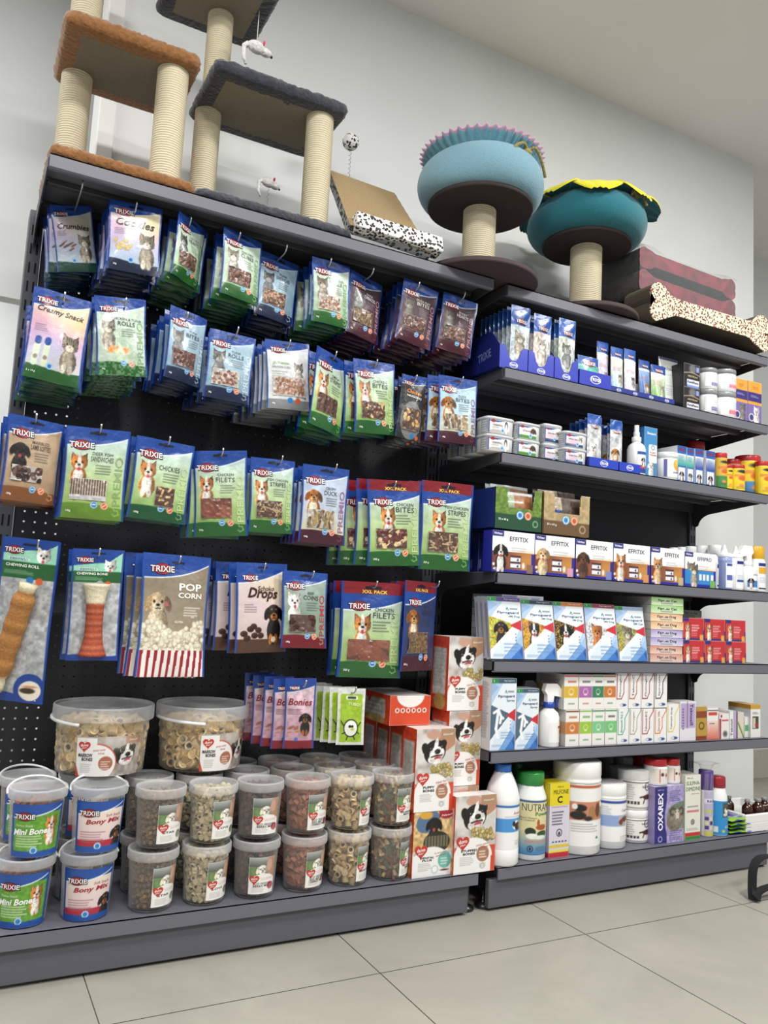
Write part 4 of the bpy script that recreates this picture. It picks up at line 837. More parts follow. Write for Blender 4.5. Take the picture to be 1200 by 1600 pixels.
for k in range(pet_n):
    a0 = 2 * math.pi * (k + .3) / pet_n; m = MB(); nu, nv = 25, 19; U, Vv = np.meshgrid(np.linspace(-1, 1, nu), np.linspace(0, 1, nv)); U = U.ravel(); Vv = Vv.ravel()
    wd = .082 * np.sqrt(np.clip(1 - np.clip((Vv - .45) / .58, 0, 1) ** 2, .02, 1)); dr = max(0, .5 + .5 * math.cos(a0 + 2.0)); r = .128 + (.140 - .055 * dr) * Vv; side = U * wd; zz = zn + .004 + .022 * np.sin(Vv * 2.1) - (.012 + .075 * dr) * np.clip(Vv - .35, 0, 1) ** 1.4 + .002 * np.cos(U * 9) * Vv - .004 * U ** 2 * Vv
    X = r * math.cos(a0) - side * math.sin(a0); Y_ = r * math.sin(a0) + side * math.cos(a0)
    i = (np.arange(nv - 1)[:, None] * nu + np.arange(nu - 1)[None]).ravel(); f = np.stack([i, i + 1, i + nu + 1, i + nu], 1)
    m.add(np.stack([X, Y_, zz + .004], 1), f[:, ::-1].copy(), 'e3d818', 'felt', True); m.add(np.stack([X, Y_, zz - .001], 1), f, '1e6f7c', 'felt', True)
    bd = [j for j in range(nu)] + [q * nu + nu - 1 for q in range(1, nv)] + [(nv - 1) * nu + j for j in range(nu - 2, -1, -1)] + [q * nu for q in range(nv - 2, 0, -1)]
    P = np.stack([X, Y_, zz], 1)[bd]; n = len(bd); m.add(np.concatenate([P + [0, 0, .004], P - [0, 0, .001]]), [(j, (j + 1) % n, n + (j + 1) % n, n + j) for j in range(n)], 'e3d818', 'felt', True); m.build('petal', t)
m = MB(); rope(m, [(.160 * math.cos(a), .160 * math.sin(a), zn + .000) for a in np.linspace(0, 6.28, 90)], .0045); b0 = Vector((.055, -.165, zn + .004)); rope(m, spline([b0, b0 + Vector((.01, -.02, -.01)), b0 + Vector((.022, -.026, -.04))], 7), .004); rope(m, spline([b0, b0 + Vector((-.03, -.02, .0)), b0 + Vector((-.042, -.026, -.022))], 7), .004)
m.ball(tuple(b0), (.012, .010, .010), '9c9152', 'felt', 10, 8); m.build('drawstring', t)
# bone shaped scratchers
def bone_outline(w, h, rl, waist0, waist1):
    P = []
    def arc(cx, cz, r, a0, a1, n=10): P.extend([(cx + r * math.cos(a), cz + r * math.sin(a)) for a in np.linspace(math.radians(a0), math.radians(a1), n)])
    arc(-w / 2 + rl, rl, rl, 250, 120); arc(-w / 2 + rl, h - rl, rl, 240, 60); P.extend([(-w / 2 + 2.3 * rl, waist1 + .006), (-w / 2 + 3 * rl, waist1), (w / 2 - 3 * rl, waist1), (w / 2 - 2.3 * rl, waist1 + .006)])
    arc(w / 2 - rl, h - rl, rl, 120, -60); arc(w / 2 - rl, rl, rl, 60, -70); P.extend([(w / 2 - 2.2 * rl, waist0 - .012), (w / 2 - 2.9 * rl, waist0), (-w / 2 + 2.9 * rl, waist0), (-w / 2 + 2.2 * rl, waist0 - .012)])
    return P
def bone_scratcher(label, x, y, z, w, h, rl, w0, w1, d, mt, rz=0.0, side='4e463b', col='ffffff', wrap=False):
    t = thing('bone_scratcher', label, 'cat scratcher', (x, y, z), rz); o = bone_outline(w, h, rl, w0, w1); m = MB(); m.prism(o, 0, .004, col, mt); m.build('printed_face', t); m = MB(); n = 60
    V = []; ys = np.linspace(.004, d, n)
    for i, yy in enumerate(ys): k = 1 - .010 * (i % 2); V += [(p[0] * k, yy, h / 2 + (p[1] - h / 2) * k) for p in o]
    q = len(o); m.add(V, [(i * q + j, i * q + (j + 1) % q, (i + 1) * q + (j + 1) % q, (i + 1) * q + j) for i in range(n - 1) for j in range(q)] + [tuple((n - 1) * q + j for j in range(q))], side, 'board', False); m.build('corrugated_body', t); return t
bone_scratcher('bone shaped scratcher with cream and dark red leopard face on the shelf edge', 2.198, 1.838, ZL + .001, .585, .135, .040, .040, .098, .12, 'leopard_red', .0)
wall_mat('red_board', '7a2030', .35, 9, .55); MATS['red_board'].node_tree.nodes['Noise Texture'].inputs['Distortion'].default_value = 2.5
bone_scratcher('lower of two dark red bone scratchers in stretch film', 2.188, 1.93, ZL + .138, .505, .078, .026, .006, .060, .28, 'red_board', .04, '35302a', '7c2434', True)
bone_scratcher('upper of two dark red bone scratchers in stretch film', 2.188, 1.93, ZL + .217, .505, .078, .026, .018, .066, .28, 'red_board', .04, '35302a', '84283a', True)
m = MB(); o = [(-.258, -.002), (-.258, .16), (-.20, .165), (-.12, .150), (.12, .150), (.20, .162), (.258, .16), (.258, -.002)]
def SW_(u, v, off): L = np.linspace(0, len(o) - 1, 60); return None
V = []; ny = 24; rs_ = np.random.RandomState(3)
for yy in np.linspace(-.003, .285, ny): V += [(x_, yy, z_) for (x_, z_) in o]
q = len(o); m.add(V, [(i * q + j, i * q + (j + 1) % q, (i + 1) * q + (j + 1) % q, (i + 1) * q + j) for i in range(ny - 1) for j in range(q)], 'e8eef2', 'film', True)
Nw = 40; V = [(x_, -.004 - .002 * rs_.rand(), z_) for z_ in np.linspace(0, .15, 14) for x_ in np.linspace(-.256, .256, Nw)]; m.add(V, [(i * Nw + j, i * Nw + j + 1, (i + 1) * Nw + j + 1, (i + 1) * Nw + j) for i in range(13) for j in range(Nw - 1)], 'e8eef2', 'film', True)
tag(m.build('stretch_film', None, (2.188, 1.93, ZL + .139)), 'clear stretch film wrapped round the two dark red bone scratchers', 'plastic film')
bpy.data.objects['stretch_film'].rotation_euler = (0, 0, .04)

# ================================================================== TREAT TUBS ON THE BASE SHELF
LIDK = .0
def piece(m, kind, P, R, sz, col):
    if kind in ('ring', 'marrow'):
        n = 12; a = np.linspace(0, 2 * math.pi, n, endpoint=False); ro, ri, L_ = (sz, sz * .58, sz * (1.0 if kind == 'ring' else 1.25)); V = []
        for (r, z) in ((ro, -L_), (ro, L_), (ri, L_ * .98), (ri, L_ * .5)): V += [(r * math.cos(q), r * math.sin(q), z) for q in a]
        fs = [(i * n + j, i * n + (j + 1) % n, (i + 1) * n + (j + 1) % n, (i + 1) * n + j) for i in range(3) for j in range(n)] + [tuple(3 * n + j for j in range(n)), tuple(range(n - 1, -1, -1))]
        cc = np.array([hx(col)] * (2 * n) + [tuple(v * .8 for v in hx(col))] * n + [hx('4a3c34')] * n)
    elif kind == 'star':
        n = 10; V = []
        for z in (-sz * .6, sz * .6): V += [((sz * (1.1 if j % 2 else .6)) * math.cos(j * .628), (sz * (1.1 if j % 2 else .6)) * math.sin(j * .628), z) for j in range(n)]
        fs = [tuple(range(n - 1, -1, -1)), tuple(range(n, 2 * n))] + [(j, (j + 1) % n, n + (j + 1) % n, n + j) for j in range(n)]; cc = np.array(hx(col))
    else:
        d = {'cube': (1, .9, .8), 'stick': (1.9, .6, .6)}[kind]; V = [(x * sz * d[0], y * sz * d[1], z * sz * d[2]) for z in (-1, 1) for y in (-1, 1) for x in (-1, 1)]
        fs = [(0, 2, 3, 1), (4, 5, 7, 6), (0, 1, 5, 4), (2, 6, 7, 3), (0, 4, 6, 2), (1, 3, 7, 5)]; cc = np.array(hx(col))
    V = np.array(V) @ R.T + P
    if kind in ('ring', 'marrow'): m.add(V, fs[:n], cc, 'biscuit', True); m.add(V, fs[n:], cc, 'biscuit', False)
    else: m.add(V, fs, cc, 'biscuit', False)
def contents(kind, cols, r0, r1, z0, z1, sz, seed, n):
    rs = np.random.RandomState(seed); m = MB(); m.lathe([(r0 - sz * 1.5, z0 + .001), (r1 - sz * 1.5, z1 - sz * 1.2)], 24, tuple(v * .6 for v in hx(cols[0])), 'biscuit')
    done = np.zeros((0, 3))
    for i in range(n):
        best = None
        for q in range(10):
            f = rs.rand(); top = rs.rand() < .2
            a = rs.uniform(0, 2 * math.pi)
            if top: r = r1 * math.sqrt(rs.rand()) * .85; z = z1 - sz * rs.uniform(.2, 1.2)
            else: z = z0 + sz + f * (z1 - z0 - sz * 1.6); rr = r0 + (r1 - r0) * f; r = rr - sz * (1.25 if kind != 'stick' else 1.4); a = -math.pi * 1.05 + rs.rand() * math.pi * 1.1 if rs.rand() < .8 else a
            p = np.array([r * math.cos(a), r * math.sin(a), z]); d = ((done - p) ** 2).sum(1).min() if len(done) else 1
            if best is None or d > best[0]: best = (d, r, a, z, p)
        r, a, z, p = best[1:]; done = np.vstack([done, p])
        R = np.array(Euler(rs.uniform(0, 6.28, 3)).to_matrix()); piece(m, kind, np.array([r * math.cos(a), r * math.sin(a), z]), R, sz, cols[rs.randint(len(cols))])
    return m
def cyl_S(r0, r1, z0, z1, a0, a1, H):
    def S(u, v, off):
        u = np.asarray(u, float); v = np.asarray(v, float); k = v / H; r = r0 + (r1 - r0) * k + off; a = a0 + (a1 - a0) * u
        return np.stack([r * np.cos(a), r * np.sin(a), z0 + (z1 - z0) * k], 1)
    return S
def tub(label, loc, rz, rb_, rt, H, fill, art, aw, group=None, az=-90, lz=(.12, .80), handle=False, words=None, opaque=None, lidh=.022, name='treat_tub', n=64):
    t = thing(name, label, 'treat tub', loc, rz, group); th = .0012; m = MB()
    m.lathe([(0, .002), (rb_ - .004, .002), (rb_, .006), (rt, H - .006), (rt - th, H - .006), (rb_ - th, .008), (0, .005)], 40, 'f2f4f5', 'clear_plastic', cap=False); m.build('bucket', t)
    m = MB(); L = rt * 1.075; m.lathe([(rt + .0006, H - lidh), (L - .001, H - lidh + .001), (L, H - lidh + .004), (L, H - .003), (L - .0015, H), (L - .004, H), (L - .006, H - .005)], 48, 'f2f5f7', 'milky_plastic', cap=False); m.lathe([(L - .006, H - .005), (0, H - .0055)], 48, 'f2f5f7', 'clear_plastic', cap=False); m.build('lid', t)
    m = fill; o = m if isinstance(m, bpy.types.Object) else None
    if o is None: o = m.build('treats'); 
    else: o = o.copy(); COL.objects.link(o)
    o.parent = t; o['kind'] = 'stuff'; o.location = (0, 0, 0)
    z0, z1 = H * lz[0], H * lz[1]; r0 = rb_ + (rt - rb_) * lz[0]; r1 = rb_ + (rt - rb_) * lz[1]; aw_ = aw / ((r0 + r1) / 2) / 2; A = math.radians(az)
    Hc = (z1 - z0) / aw; c = Cv(Hc, n, seed=4); art(c); S = cyl_S(r0, r1, z0, z1, A - aw_, A + aw_, Hc); S2 = lambda u, v, off: S(u, v, off + .0009)
    m = MB(); m.grid(S2, c); (words and words(m, S2, Hc)); m.build('paper_label', t)
    if handle:
        m = MB(); m.tube([(L * math.cos(a) * 1.02, -L * .0 + L * 1.02 * math.sin(a) * .25 + (.045 * abs(math.sin(a))) , H - .012 + .020 * math.sin(a)) for a in np.linspace(0, math.pi, 26)], .0026, 6, 'f2f3f4', 'plastic'); m.build('handle', t)
    return t
def duvo_badge(m, S, cx, cy, r, k=1):
    pts = [(cx + r * 1.05 * (16 * math.sin(t) ** 3) / 16, cy + r * (13 * math.cos(t) - 5 * math.cos(2 * t) - 2 * math.cos(3 * t) - math.cos(4 * t)) / 15) for t in np.linspace(0, 2 * math.pi, 26, endpoint=False)]
    P = np.array([(cx, cy)] + pts); n = 26; m.add(S(P[:, 0], P[:, 1], .0006 * k), [(0, i + 1, (i + 1) % n + 1) for i in range(n)], 'c43a2e', 'printed_card')
    put(m, S, 'duvo', cx, cy + r * .18, r * 1.35, None, 'f8f2f0', 5, .02, 0, .0010 * k); put(m, S, 'plus+', cx, cy - r * .32, r * .85, None, 'f8f2f0', 5, .01, 0, .0010 * k)
def art_small(pic, tl):
    def f(c):
        H = c.H; c.rect(0, 0, 1, H, 'e9e7e4'); c.rect(0, .45 * H, 1, H, '6f8a5a'); c.noise(.25, 4); c.grad(.75 * H, H, '5c5f5a', 'b5b8b4'); pet(c, .48, .66 * H, .17, pic, 0); c.rect(.68, .35 * H, 1, H, 'b98a74', 0, .85); c.ell(.74, .78 * H, .12, .16 * H, 'c9a08c')
        c.ell(.52, .30 * H, .50, .25 * H, 'f1efec'); c.rect(.02, 0, 1.0, .30 * H, 'f1efec'); c.bars(.12, .19 * H, .5, 5, .035 * H / 1.1, '8a8a88', .5); c.rect(.10, .425 * H, .9, .435 * H, 'd06a6a', 0, .5)
        if tl: c.ell(.84, .20 * H, .13, .13, tl); c.bars(.76, .23 * H, .16, 4, .045, 'f2efe8', .6)
        c.rect(0, 0, .012, H, 'd8d6d2')
    return f
def words_small(*ln):
    def f(m, S, H):
        duvo_badge(m, S, .20, .40 * H, .17)
        for i, s in enumerate(ln): put(m, S, s, .48 if len(ln) > 1 else .42, .285 * H - i * .065 * H, min(.62, .085 * len(s) + .08), .055 * H, '222222', 0, .008)
        put(m, S, 'sweet & tasty', .66, .395 * H, .44, .035 * H, 'c0504c', 3, -.005, .2)
    return f
RT, RB, TH, SP = .0533, .047, .131, .1345
TK = [('star', ['8a6a48', '9c7850', '75583a'], .0052, 'cream', '6f7a62', ('STAR',), 'brown star shaped biscuits', 250), ('ring', ['cdbb92', 'b9a67c', 'dccba4'], .0065, 'cream', '5c6a52', ('LOVE',), 'pale brown ringed love biscuits', 190),
      ('cube', ['5a3a34', '6b473e', '4a2f2a'], .0058, 'cream', 'a8283c', ('ECO VEGGIE', 'BERRY MIX'), 'dark berry coloured cubes', 190), ('cube', ['a5664a', '94583e', 'b5765a'], .0074, 'cream', '8c1f3a', ('ECO VEGGIE', 'RED BEET &', 'CARROT MIX'), 'orange brown carrot cubes', 130),
      ('marrow', ['d8bc8a', 'c6a674', 'e0c89c'], .0082, 'cream', '7a6a52', ('MARROW',), 'beige marrow biscuits with dark cores', 90), ('stick', ['c2a677', '8c5040', '6f6a52', 'ad9060'], .0058, 'cream', '6a8a5c', ('TRAINING', 'MIX'), 'mixed coloured training sticks', 170)]
COLX = [.462, .585, .708, .832, .955, 1.076]; ROWY = [1.912, 2.0275, 2.1425]
proto = []
for k, (kd, cols, sz, pc, tl, ln, lb, n) in enumerate(TK):
    fill = contents(kd, cols, RB - .002, RT - .002, .006, TH * .88, sz, k + 1, n)
    t = tub('lower front tub of ' + lb, (COLX[k], ROWY[0], Z7 - .004), .0, RB, RT, TH, fill, art_small(pc, tl), .066, az=[-62, -62, -88, -66, -50, -48][k], words=words_small(*ln), lz=(.10, .74))
    proto.append(t); clone(t, (COLX[k] + (.006 if k < 2 else .0), ROWY[0], Z7 - .004 + SP), [-.10, -.05, .0, -.06, -.0, -.30][k], 'upper front tub of ' + lb)
for r, y in ((1, ROWY[1]), (2, ROWY[2])):
    for k in range(6):
        if r == 2 and k < 2: continue
        dx = .010 if r == 2 else .004
        for hgt in (0, 1):
            clone(proto[k], (COLX[k] + dx, y, Z7 - .004 + SP * hgt), .2 * k + r, ('upper' if hgt else 'lower') + ' tub in the ' + ('second' if r == 1 else 'rear') + ' row behind the ' + TK[k][6], 'duvo tubs behind the front row'.replace('duvo', 'biscuit'))
# blue wrapped buckets at the left
def art_bucket(kind):
    def f(c):
        H = c.H; c.rect(0, 0, 1, H, '24509f')
        if kind == 'mini':
            c.rect(.07, .12 * H, .93, .84 * H, '5f9a34'); c.noise(.35, 3); c.rect(.07, .12 * H, .93, .84 * H, '6aa23a', 0, .35); pet(c, .74, .62 * H, .11, 'collie')
        else:
            c.grad(.12 * H, .84 * H, 'e2c6cc', 'e8dccf'); c.rect(0, .12 * H, 1, .24 * H, 'b0283c'); pet(c, .84, .36 * H, .12, 'dachs'); c.rect(0, 0, 1, .12 * H, '24509f')
        c.bars(.12, .40 * H, .5, 5, .045, 'f0f2ea' if kind == 'mini' else '9a6a70', .7); c.ell(.46, .13 * H, .065, .065, '2f7fc4'); c.ring(.46, .13 * H, .052, .008, 'e8f2fa')
        f_ = lambda x: H * (.74 + .22 * np.clip(x, 0, 1) ** 2); c.above(f_, '24509f'); c.sd(np.abs(c.y - f_(c.x)) - .010, 'f4f6f8'); c.rect(0, 0, .05, H, '24509f'); c.rect(.95, 0, 1, H, '24509f'); c.rect(0, .0, 1, .075 * H, '24509f')
    return f
def w_bucket(kind):
    def f(m, S, H):
        badge(m, S, .27, .77 * H, .36, 0, 'printed_card'); put(m, S, 'Trainer Snack' if kind == 'mini' else 'Soft Snack', .27 if kind == 'mini' else .72, (.60 if kind == 'mini' else .72) * H, .3, None, 'e9efe0' if kind == 'mini' else 'b05a3a', 0, 0, .2)
        put(m, S, 'Mini Bones' if kind == 'mini' else 'Bony Mix', .40 if kind == 'mini' else .55, .49 * H if kind == 'mini' else .60 * H, .66, .11, 'f6f8f2' if kind == 'mini' else 'a3283c', 3, .03, .25)
    return f
fm = contents('cube', ['8a4a3a', '7a4034'], .046, .052, .006, .112, .006, 31, 60)
bm = tub('lower front bucket with green and blue label of mini bones', (.196, 1.925, Z7 - .005), 0, .049, .056, .138, fm, art_bucket('mini'), .115, az=-96, lz=(.02, .80), handle=True, words=w_bucket('mini'), n=84)
clone(bm, (.207, 1.922, Z7 + .135), .10, 'upper front bucket with green and blue label of mini bones')
bb = tub('lower front bucket with pink and red label of bony mix', (.323, 1.918, Z7 - .005), 0, .049, .056, .138, bm.children[2], art_bucket('bony'), .115, az=-92, lz=(.02, .80), handle=True, words=w_bucket('bony'), n=84)
clone(bb, (.333, 1.914, Z7 + .135), .04, 'upper front bucket with pink and red label of bony mix')
for x, y, p, lb in ((.196, 2.047, bm, 'green labelled'), (.323, 2.04, bb, 'pink labelled')):
    for hgt in (0, 1): clone(p, (x, y, Z7 - .005 + .14 * hgt), .2, ('upper' if hgt else 'lower') + ' ' + lb + ' bucket in the row behind the front buckets')
# two large buckets of marrow bones
def art_marrow(c):
    H = c.H; c.rect(0, 0, 1, H, 'a39a92'); c.noise(.4, 6); boston(c, .74, .52 * H, .15); c.rect(.72, .80 * H, 1, H, 'a86a4e'); c.rect(.86, 0, 1, H, 'b5aaa0', 0, .25); c.ell(.60, .85 * H, .2, .1, 'd8d2cc', 0, .7, 10)
    c.ell(.30, .35 * H, .30, .48 * H, 'c44a3a'); c.ell(.30, .33 * H, .285, .47 * H, 'efedeb'); c.rect(0, .0, .30, .97 * H, 'efedeb'); c.poly([(0, 0), (.06, 0), (0, .3 * H)], 'c44a3a'); c.ell(.44, .33 * H, .105, .105, 'a8694f'); c.bars(.37, .37 * H, .14, 4, .035, 'efe6de', .8); c.bars(.07, .30 * H, .18, 5, .028, '8a8a88', .5)
def w_marrow(m, S, H):
    duvo_badge(m, S, .12, .76 * H, .085); put(m, S, 'MARROW', .14, .53 * H, .21, .055, '222222', 0, .03); put(m, S, 'BONES', .17, .43 * H, .16, .05, '222222', 0, .03); put(m, S, 'With tasty', .34, .66 * H, .18, .04, 'c0504c', 8, 0, .25); put(m, S, 'filling', .37, .58 * H, .09, .035, 'c0504c', 8, 0, .25); put(m, S, 'biscuit!', .86, .90 * H, .15, .035, 'efe6de', 0, .01, .2)
fm = contents('marrow', ['dfc08a', 'd2b078', 'e8cfa0'], .098, .104, .006, .118, .0112, 41, 230)
bigz = Z7 - .004 + SP * 2 + .006
bg = tub('large bucket of beige marrow bones at the left, black and white dog label', (.352, 2.055, bigz), 0, .100, .108, .158, fm, art_marrow, .150, az=-88, lz=(.04, .60), words=w_marrow, lidh=.034, name='large_treat_bucket', n=110)
clone(bg, (.596, 2.065, bigz - .003), .42, 'large bucket of beige marrow bones at the right, its label turned away')
for s, p in ((0, .0), (1, .42)):
    r = [o for o in bpy.data.objects if o.name.startswith('large_treat_bucket')][s]; r['category'] = 'treat bucket'; m = MB(); m.tube([(.117 * math.cos(a), .117 * math.sin(a), .128 - .012 * abs(math.cos(a * .5 + .2))) for a in np.linspace(-3.5, -2.2, 14)], .004, 6, 'f2f3f4', 'plastic'); h_ = m.build('handle', r)

# ================================================================== CARTONS, JARS AND BOTTLES
def flat_S(w, h, H, y=0.0):
    def S(u, v, off=0.0): u = np.asarray(u, float); v = np.asarray(v, float); return np.stack([(u - .5) * w, np.full_like(u * 1.0, y - off), v / H * h], 1)
    return S
def side_S(w, d, h, H):
    def S(u, v, off=0.0): u = np.asarray(u, float); v = np.asarray(v, float); return np.stack([np.full_like(u * 1.0, -w / 2 - off - .0004), d - u * d, v / H * h], 1)
    return S
def carton(label, cat, x0, x1, ztop, z, Y, d, front, words=None, side='e8e6e2', sidew=None, top='e8e6e2', rz=0, lean=0, group=None, name='product_box', n=None, X=None, back=None):
    if isinstance(sidew, str): top, sidew = sidew, None
    if X is None: xa, xb = xof(x0, z, Y), xof(x1, z, Y); zt = zof(ztop, (xa + xb) / 2, Y)
    else: xa, xb, zt = X
    w = xb - xa; h = zt - z; m = MB(); m.box(-w / 2, w / 2, .0003, d, 0, h, back or (side if isinstance(side, str) else 'e8e6e2'), 'printed_card', .0008)
    m.add([(-w / 2, .0004, h + .0002), (w / 2, .0004, h + .0002), (w / 2, d, h + .0002), (-w / 2, d, h + .0002)], [(0, 1, 2, 3)], top, 'printed_card')
    H = h / w; c = Cv(H, n or max(16, min(130, w * 620)), seed=int(w * 9999) % 97); front(c); S = flat_S(w, h, H); m.grid(S, c, smooth=False)
    if words: words(m, S, H)
    Hs = h / d
    cs = Cv(Hs, max(8, min(60, d * 300)), seed=5)
    if isinstance(side, str): cs.rect(-1, -1, 2, Hs + 1, side)
    else: side(cs)
    SS = side_S(w, d, h, Hs); m.grid(SS, cs, smooth=False)
    if sidew: sidew(m, SS, Hs)
    o = m.build(name, None, ((xa + xb) / 2, Y, z)); o.rotation_euler = (-lean, 0, rz); tag(o, label, cat, group); return o
def cylinder_item(name, label, cat, x0, x1, ztop, z, Y, prof, art=None, words=None, cap=None, lab=(.1, .6), aw=1.3, az=-90, body='f1f2f2', group=None, r=None, h=None, X=None, rz=0, bodymat='plastic', n=44, capname='cap', lname='wrap_label'):
    """prof: list of (radius 0..1, height 0..1) for the body, cap: (list of (radius, height) of the cap, colour)"""
    if X is None:
        yc = Y; xa, xb = xof(x0, z + .02, yc), xof(x1, z + .02, yc); r = r or (xb - xa) / 2; cx = (xa + xb) / 2; h = h or zof(ztop, cx, yc) - z
    else: cx = X
    t = thing(name, label, cat, (cx, Y, z), rz, group); m = MB(); m.lathe([(p * r, q * h) for p, q in prof], 36, body, bodymat); m.build('body', t)
    if cap:
        m = MB(); ribs = len(cap) > 2 and cap[2]
        m.lathe([(p * r, q * h) for p, q in cap[0]], 40, cap[1], 'plastic', fn=(lambda R, A, Z: (R * (1 - .02 * (np.sin(A * 20) > 0)), Z)) if ribs else None); m.build(capname, t)
    if art:
        a = math.radians(az); hw = aw / 2; wd = aw * r; H = (lab[1] - lab[0]) * h / wd; rr = np.interp([lab[0], (lab[0] + lab[1]) / 2], [q for p, q in prof], [p for p, q in prof]).max() * r
        S = cyl_S(rr, rr, lab[0] * h, lab[1] * h, a - hw, a + hw, H); S2 = lambda u, v, off: S(u, v, off + .0006); c = Cv(H, n, seed=7); art(c); m = MB(); m.grid(S2, c); (words and words(m, S2, H)); m.build(lname, t)
    return t
def T(s, cx, cy, w=None, h=None, col='222222', rot=0, bold=0.0, shear=0.0):
    return lambda m, S, H: put(m, S, s, cx, cy * H, w, h * H if h else None, col, rot, bold, shear, .0005)
def Ws(*f): return lambda m, S, H: [g(m, S, H) for g in f]

# ---- dog biscuit cartons at the right end of the left bay
OR = 'd2492a'
def art_duvo(kind):
    def f(c):
        H = c.H; c.rect(0, 0, 1, H, 'bdb6b0'); c.noise(.35, 8); c.ell(.15, .75 * H, .3, .3, 'e6e2de', 0, .8, 6); c.ell(.9, .6 * H, .25, .5, 'd9d4d0', 30, .8, 6)
        if kind == 'dental':
            c.grad(.4 * H, H, 'caa66a', 'd8bd8c'); c.noise(.4, 5); c.ell(.35, .85 * H, .3, .22, '4a6a96', 20, .9); c.ell(.3, .95 * H, .16, .08, 'd9a23a'); pet(c, .50, .80 * H, .15, 'lab')
            c.ell(.58, .52 * H, .33, .17 * H, '2a2a22')
            for k in range(8): c.rect(.29 + k * .075, .44 * H, .345 + k * .075, .62 * H, '6f6a52')
            c.rect(.62, .90 * H, 1, H, 'a01f30'); c.ell(.8, .92 * H, .14, .06, 'a01f30')
        else:
            c.ell(.75, .83 * H, .35, .10 * H, 'b98468', 25, .95); c.ell(.45, .93 * H, .2, .1, 'c99a84', 0, .9); boston(c, .48, .72 * H, .25)
            c.rect(.62, .90 * H, 1, H, 'b08a6c'); c.ell(.72, .89 * H, .08, .04, 'b08a6c'); c.ell(.88, .885 * H, .09, .045, 'b08a6c')
            for k in range(50): x, y = c.rs.uniform(.42, .95), c.rs.uniform(.42, .56) * H; c.ell(x, y, .052, .04, '6a5a3c', k * 40); c.ell(x, y + .006, .044, .032, ['d2bb7c', 'c0a55e', 'dccc9a', 'a9a05c'][k % 4], k * 40)
        c.rect(0, 0, 1, .34 * H, OR if kind != 'dental' else 'efedea'); c.ell(.46, .20 * H, .47, .255 * H, 'f2f1ef'); c.rect(.0, .0, .90, .16 * H, 'f2f1ef'); c.rect(.90, 0, 1, .2 * H, OR if kind != 'dental' else 'efedea'); c.bars(.14, .205 * H, .34, 5, .035, '8f8f8c', .55)
        if kind == 'dental': c.ell(.80, .235 * H, .17, .17, '6fb8ac'); c.bars(.70, .26 * H, .2, 3, .055, 'e4f2ee', .8); c.ell(.56, .10 * H, .07, .09, 'f8f8f6'); c.ring(.56, .10 * H, .075, .006, '7aa8a0'); c.ell(.8, .08 * H, .1, .02, '6a3f2a')
        else: c.ell(.70, .235 * H, .155, .155, 'a8785c'); c.bars(.61, .265 * H, .19, 3, .055, 'f2e8e0', .85); c.rect(.62, .06 * H, .78, .12 * H, 'd8d8d6'); c.ring(.70, .08 * H, .05, .006, '9a9a98')
    return f
def w_duvo(a, b_, sub1, sub2):
    def f(m, S, H):
        duvo_badge(m, S, .20, .40 * H, .15); put(m, S, a, .36, .292 * H, .10 * len(a) * .5 + .04, .030 * H, '222222', 0, .03); put(m, S, b_, .36, .252 * H, .10 * len(b_) * .5 + .04, .030 * H, '222222', 0, .03)
        put(m, S, sub1, .68, .355 * H, .30, .030 * H, 'c0604c', 8, 0, .25); put(m, S, sub2, .70, .318 * H, .26, .028 * H, 'c0604c', 8, 0, .25)
        put(m, S, 'New!' if a == 'DENTAL' else 'biscuit!', .81, .935 * H, .26, .03 * H, 'f4ece6', 3, .01, .2)
    return f
def side_duvo(c):
    H = c.H; c.rect(-1, -1, 2, H + 1, OR); c.rect(.12, .20 * H, .86, .84 * H, 'cfccc8'); c.bars(.16, .81 * H, .66, 20, .058, '6a6a68', .5); c.ell(.55, .10 * H, .33, .12 * H, 'b89a5c'); c.noise(.2, 2); c.heart(.35, .92 * H, .12, 'c43a2e')
def top_words(m): pass
def dog_box(label, px0, px1, pyt, z, Y, kind, ttl, d=.075, **k): return carton(label, 'treat box', px0, px1, pyt, z, Y, d, art_duvo(kind), w_duvo(*ttl), side_duvo, None, 'efe9e6', name='treat_box', back=OR, **k)
PB = ('PUPPY', 'BONES', 'Ideal for', 'training')
bx = dog_box('white and orange dental stick carton with black dog, beside the training tubs', 643, 706, 1268, .112, 1.872, 'dental', ('DENTAL', 'PLUS', 'The dental shape', 'cleans the teeth'))
zt = float(zof(1268, bx.location.x, 1.872))
dog_box('orange puppy bone carton standing on the dental stick carton', 646, 707, 1139, zt + .001, 1.872, 'puppy', PB)
bx2 = dog_box('orange stuffed bone carton on the base shelf corner', 708, 772, 1243, .112, 1.858, 'stuffed', ('STUFFED', 'BONES', 'With tasty', 'filling'), d=.046)
h3 = float(bx.dimensions.z); z3 = .113
for i, lb in enumerate(('hidden puppy bone carton at the foot of the stack behind the stuffed bone carton', 'middle puppy bone carton of the stack behind the stuffed bone carton', 'topmost puppy bone carton of the right hand stack')):
    Yb = 1.907; zs = [.113, float(zof(1227, 1.31, Yb)), float(zof(1110, 1.31, Yb))][i]; ze = [float(zof(1228, 1.31, Yb)), float(zof(1111, 1.31, Yb)), float(zof(996, 1.31, Yb))][i]
    xa = float(xof(698, zs, Yb)); xb = min(1.3495, float(xof(755, zs, Yb))); carton(lb, 'treat box', 0, 0, 0, zs, Yb, .09, art_duvo('puppy'), w_duvo(*PB), side_duvo, None, 'efe9e6', name='treat_box', back=OR, X=(xa, xb, ze))
zr = float(zof(1128, 1.20, 1.99))
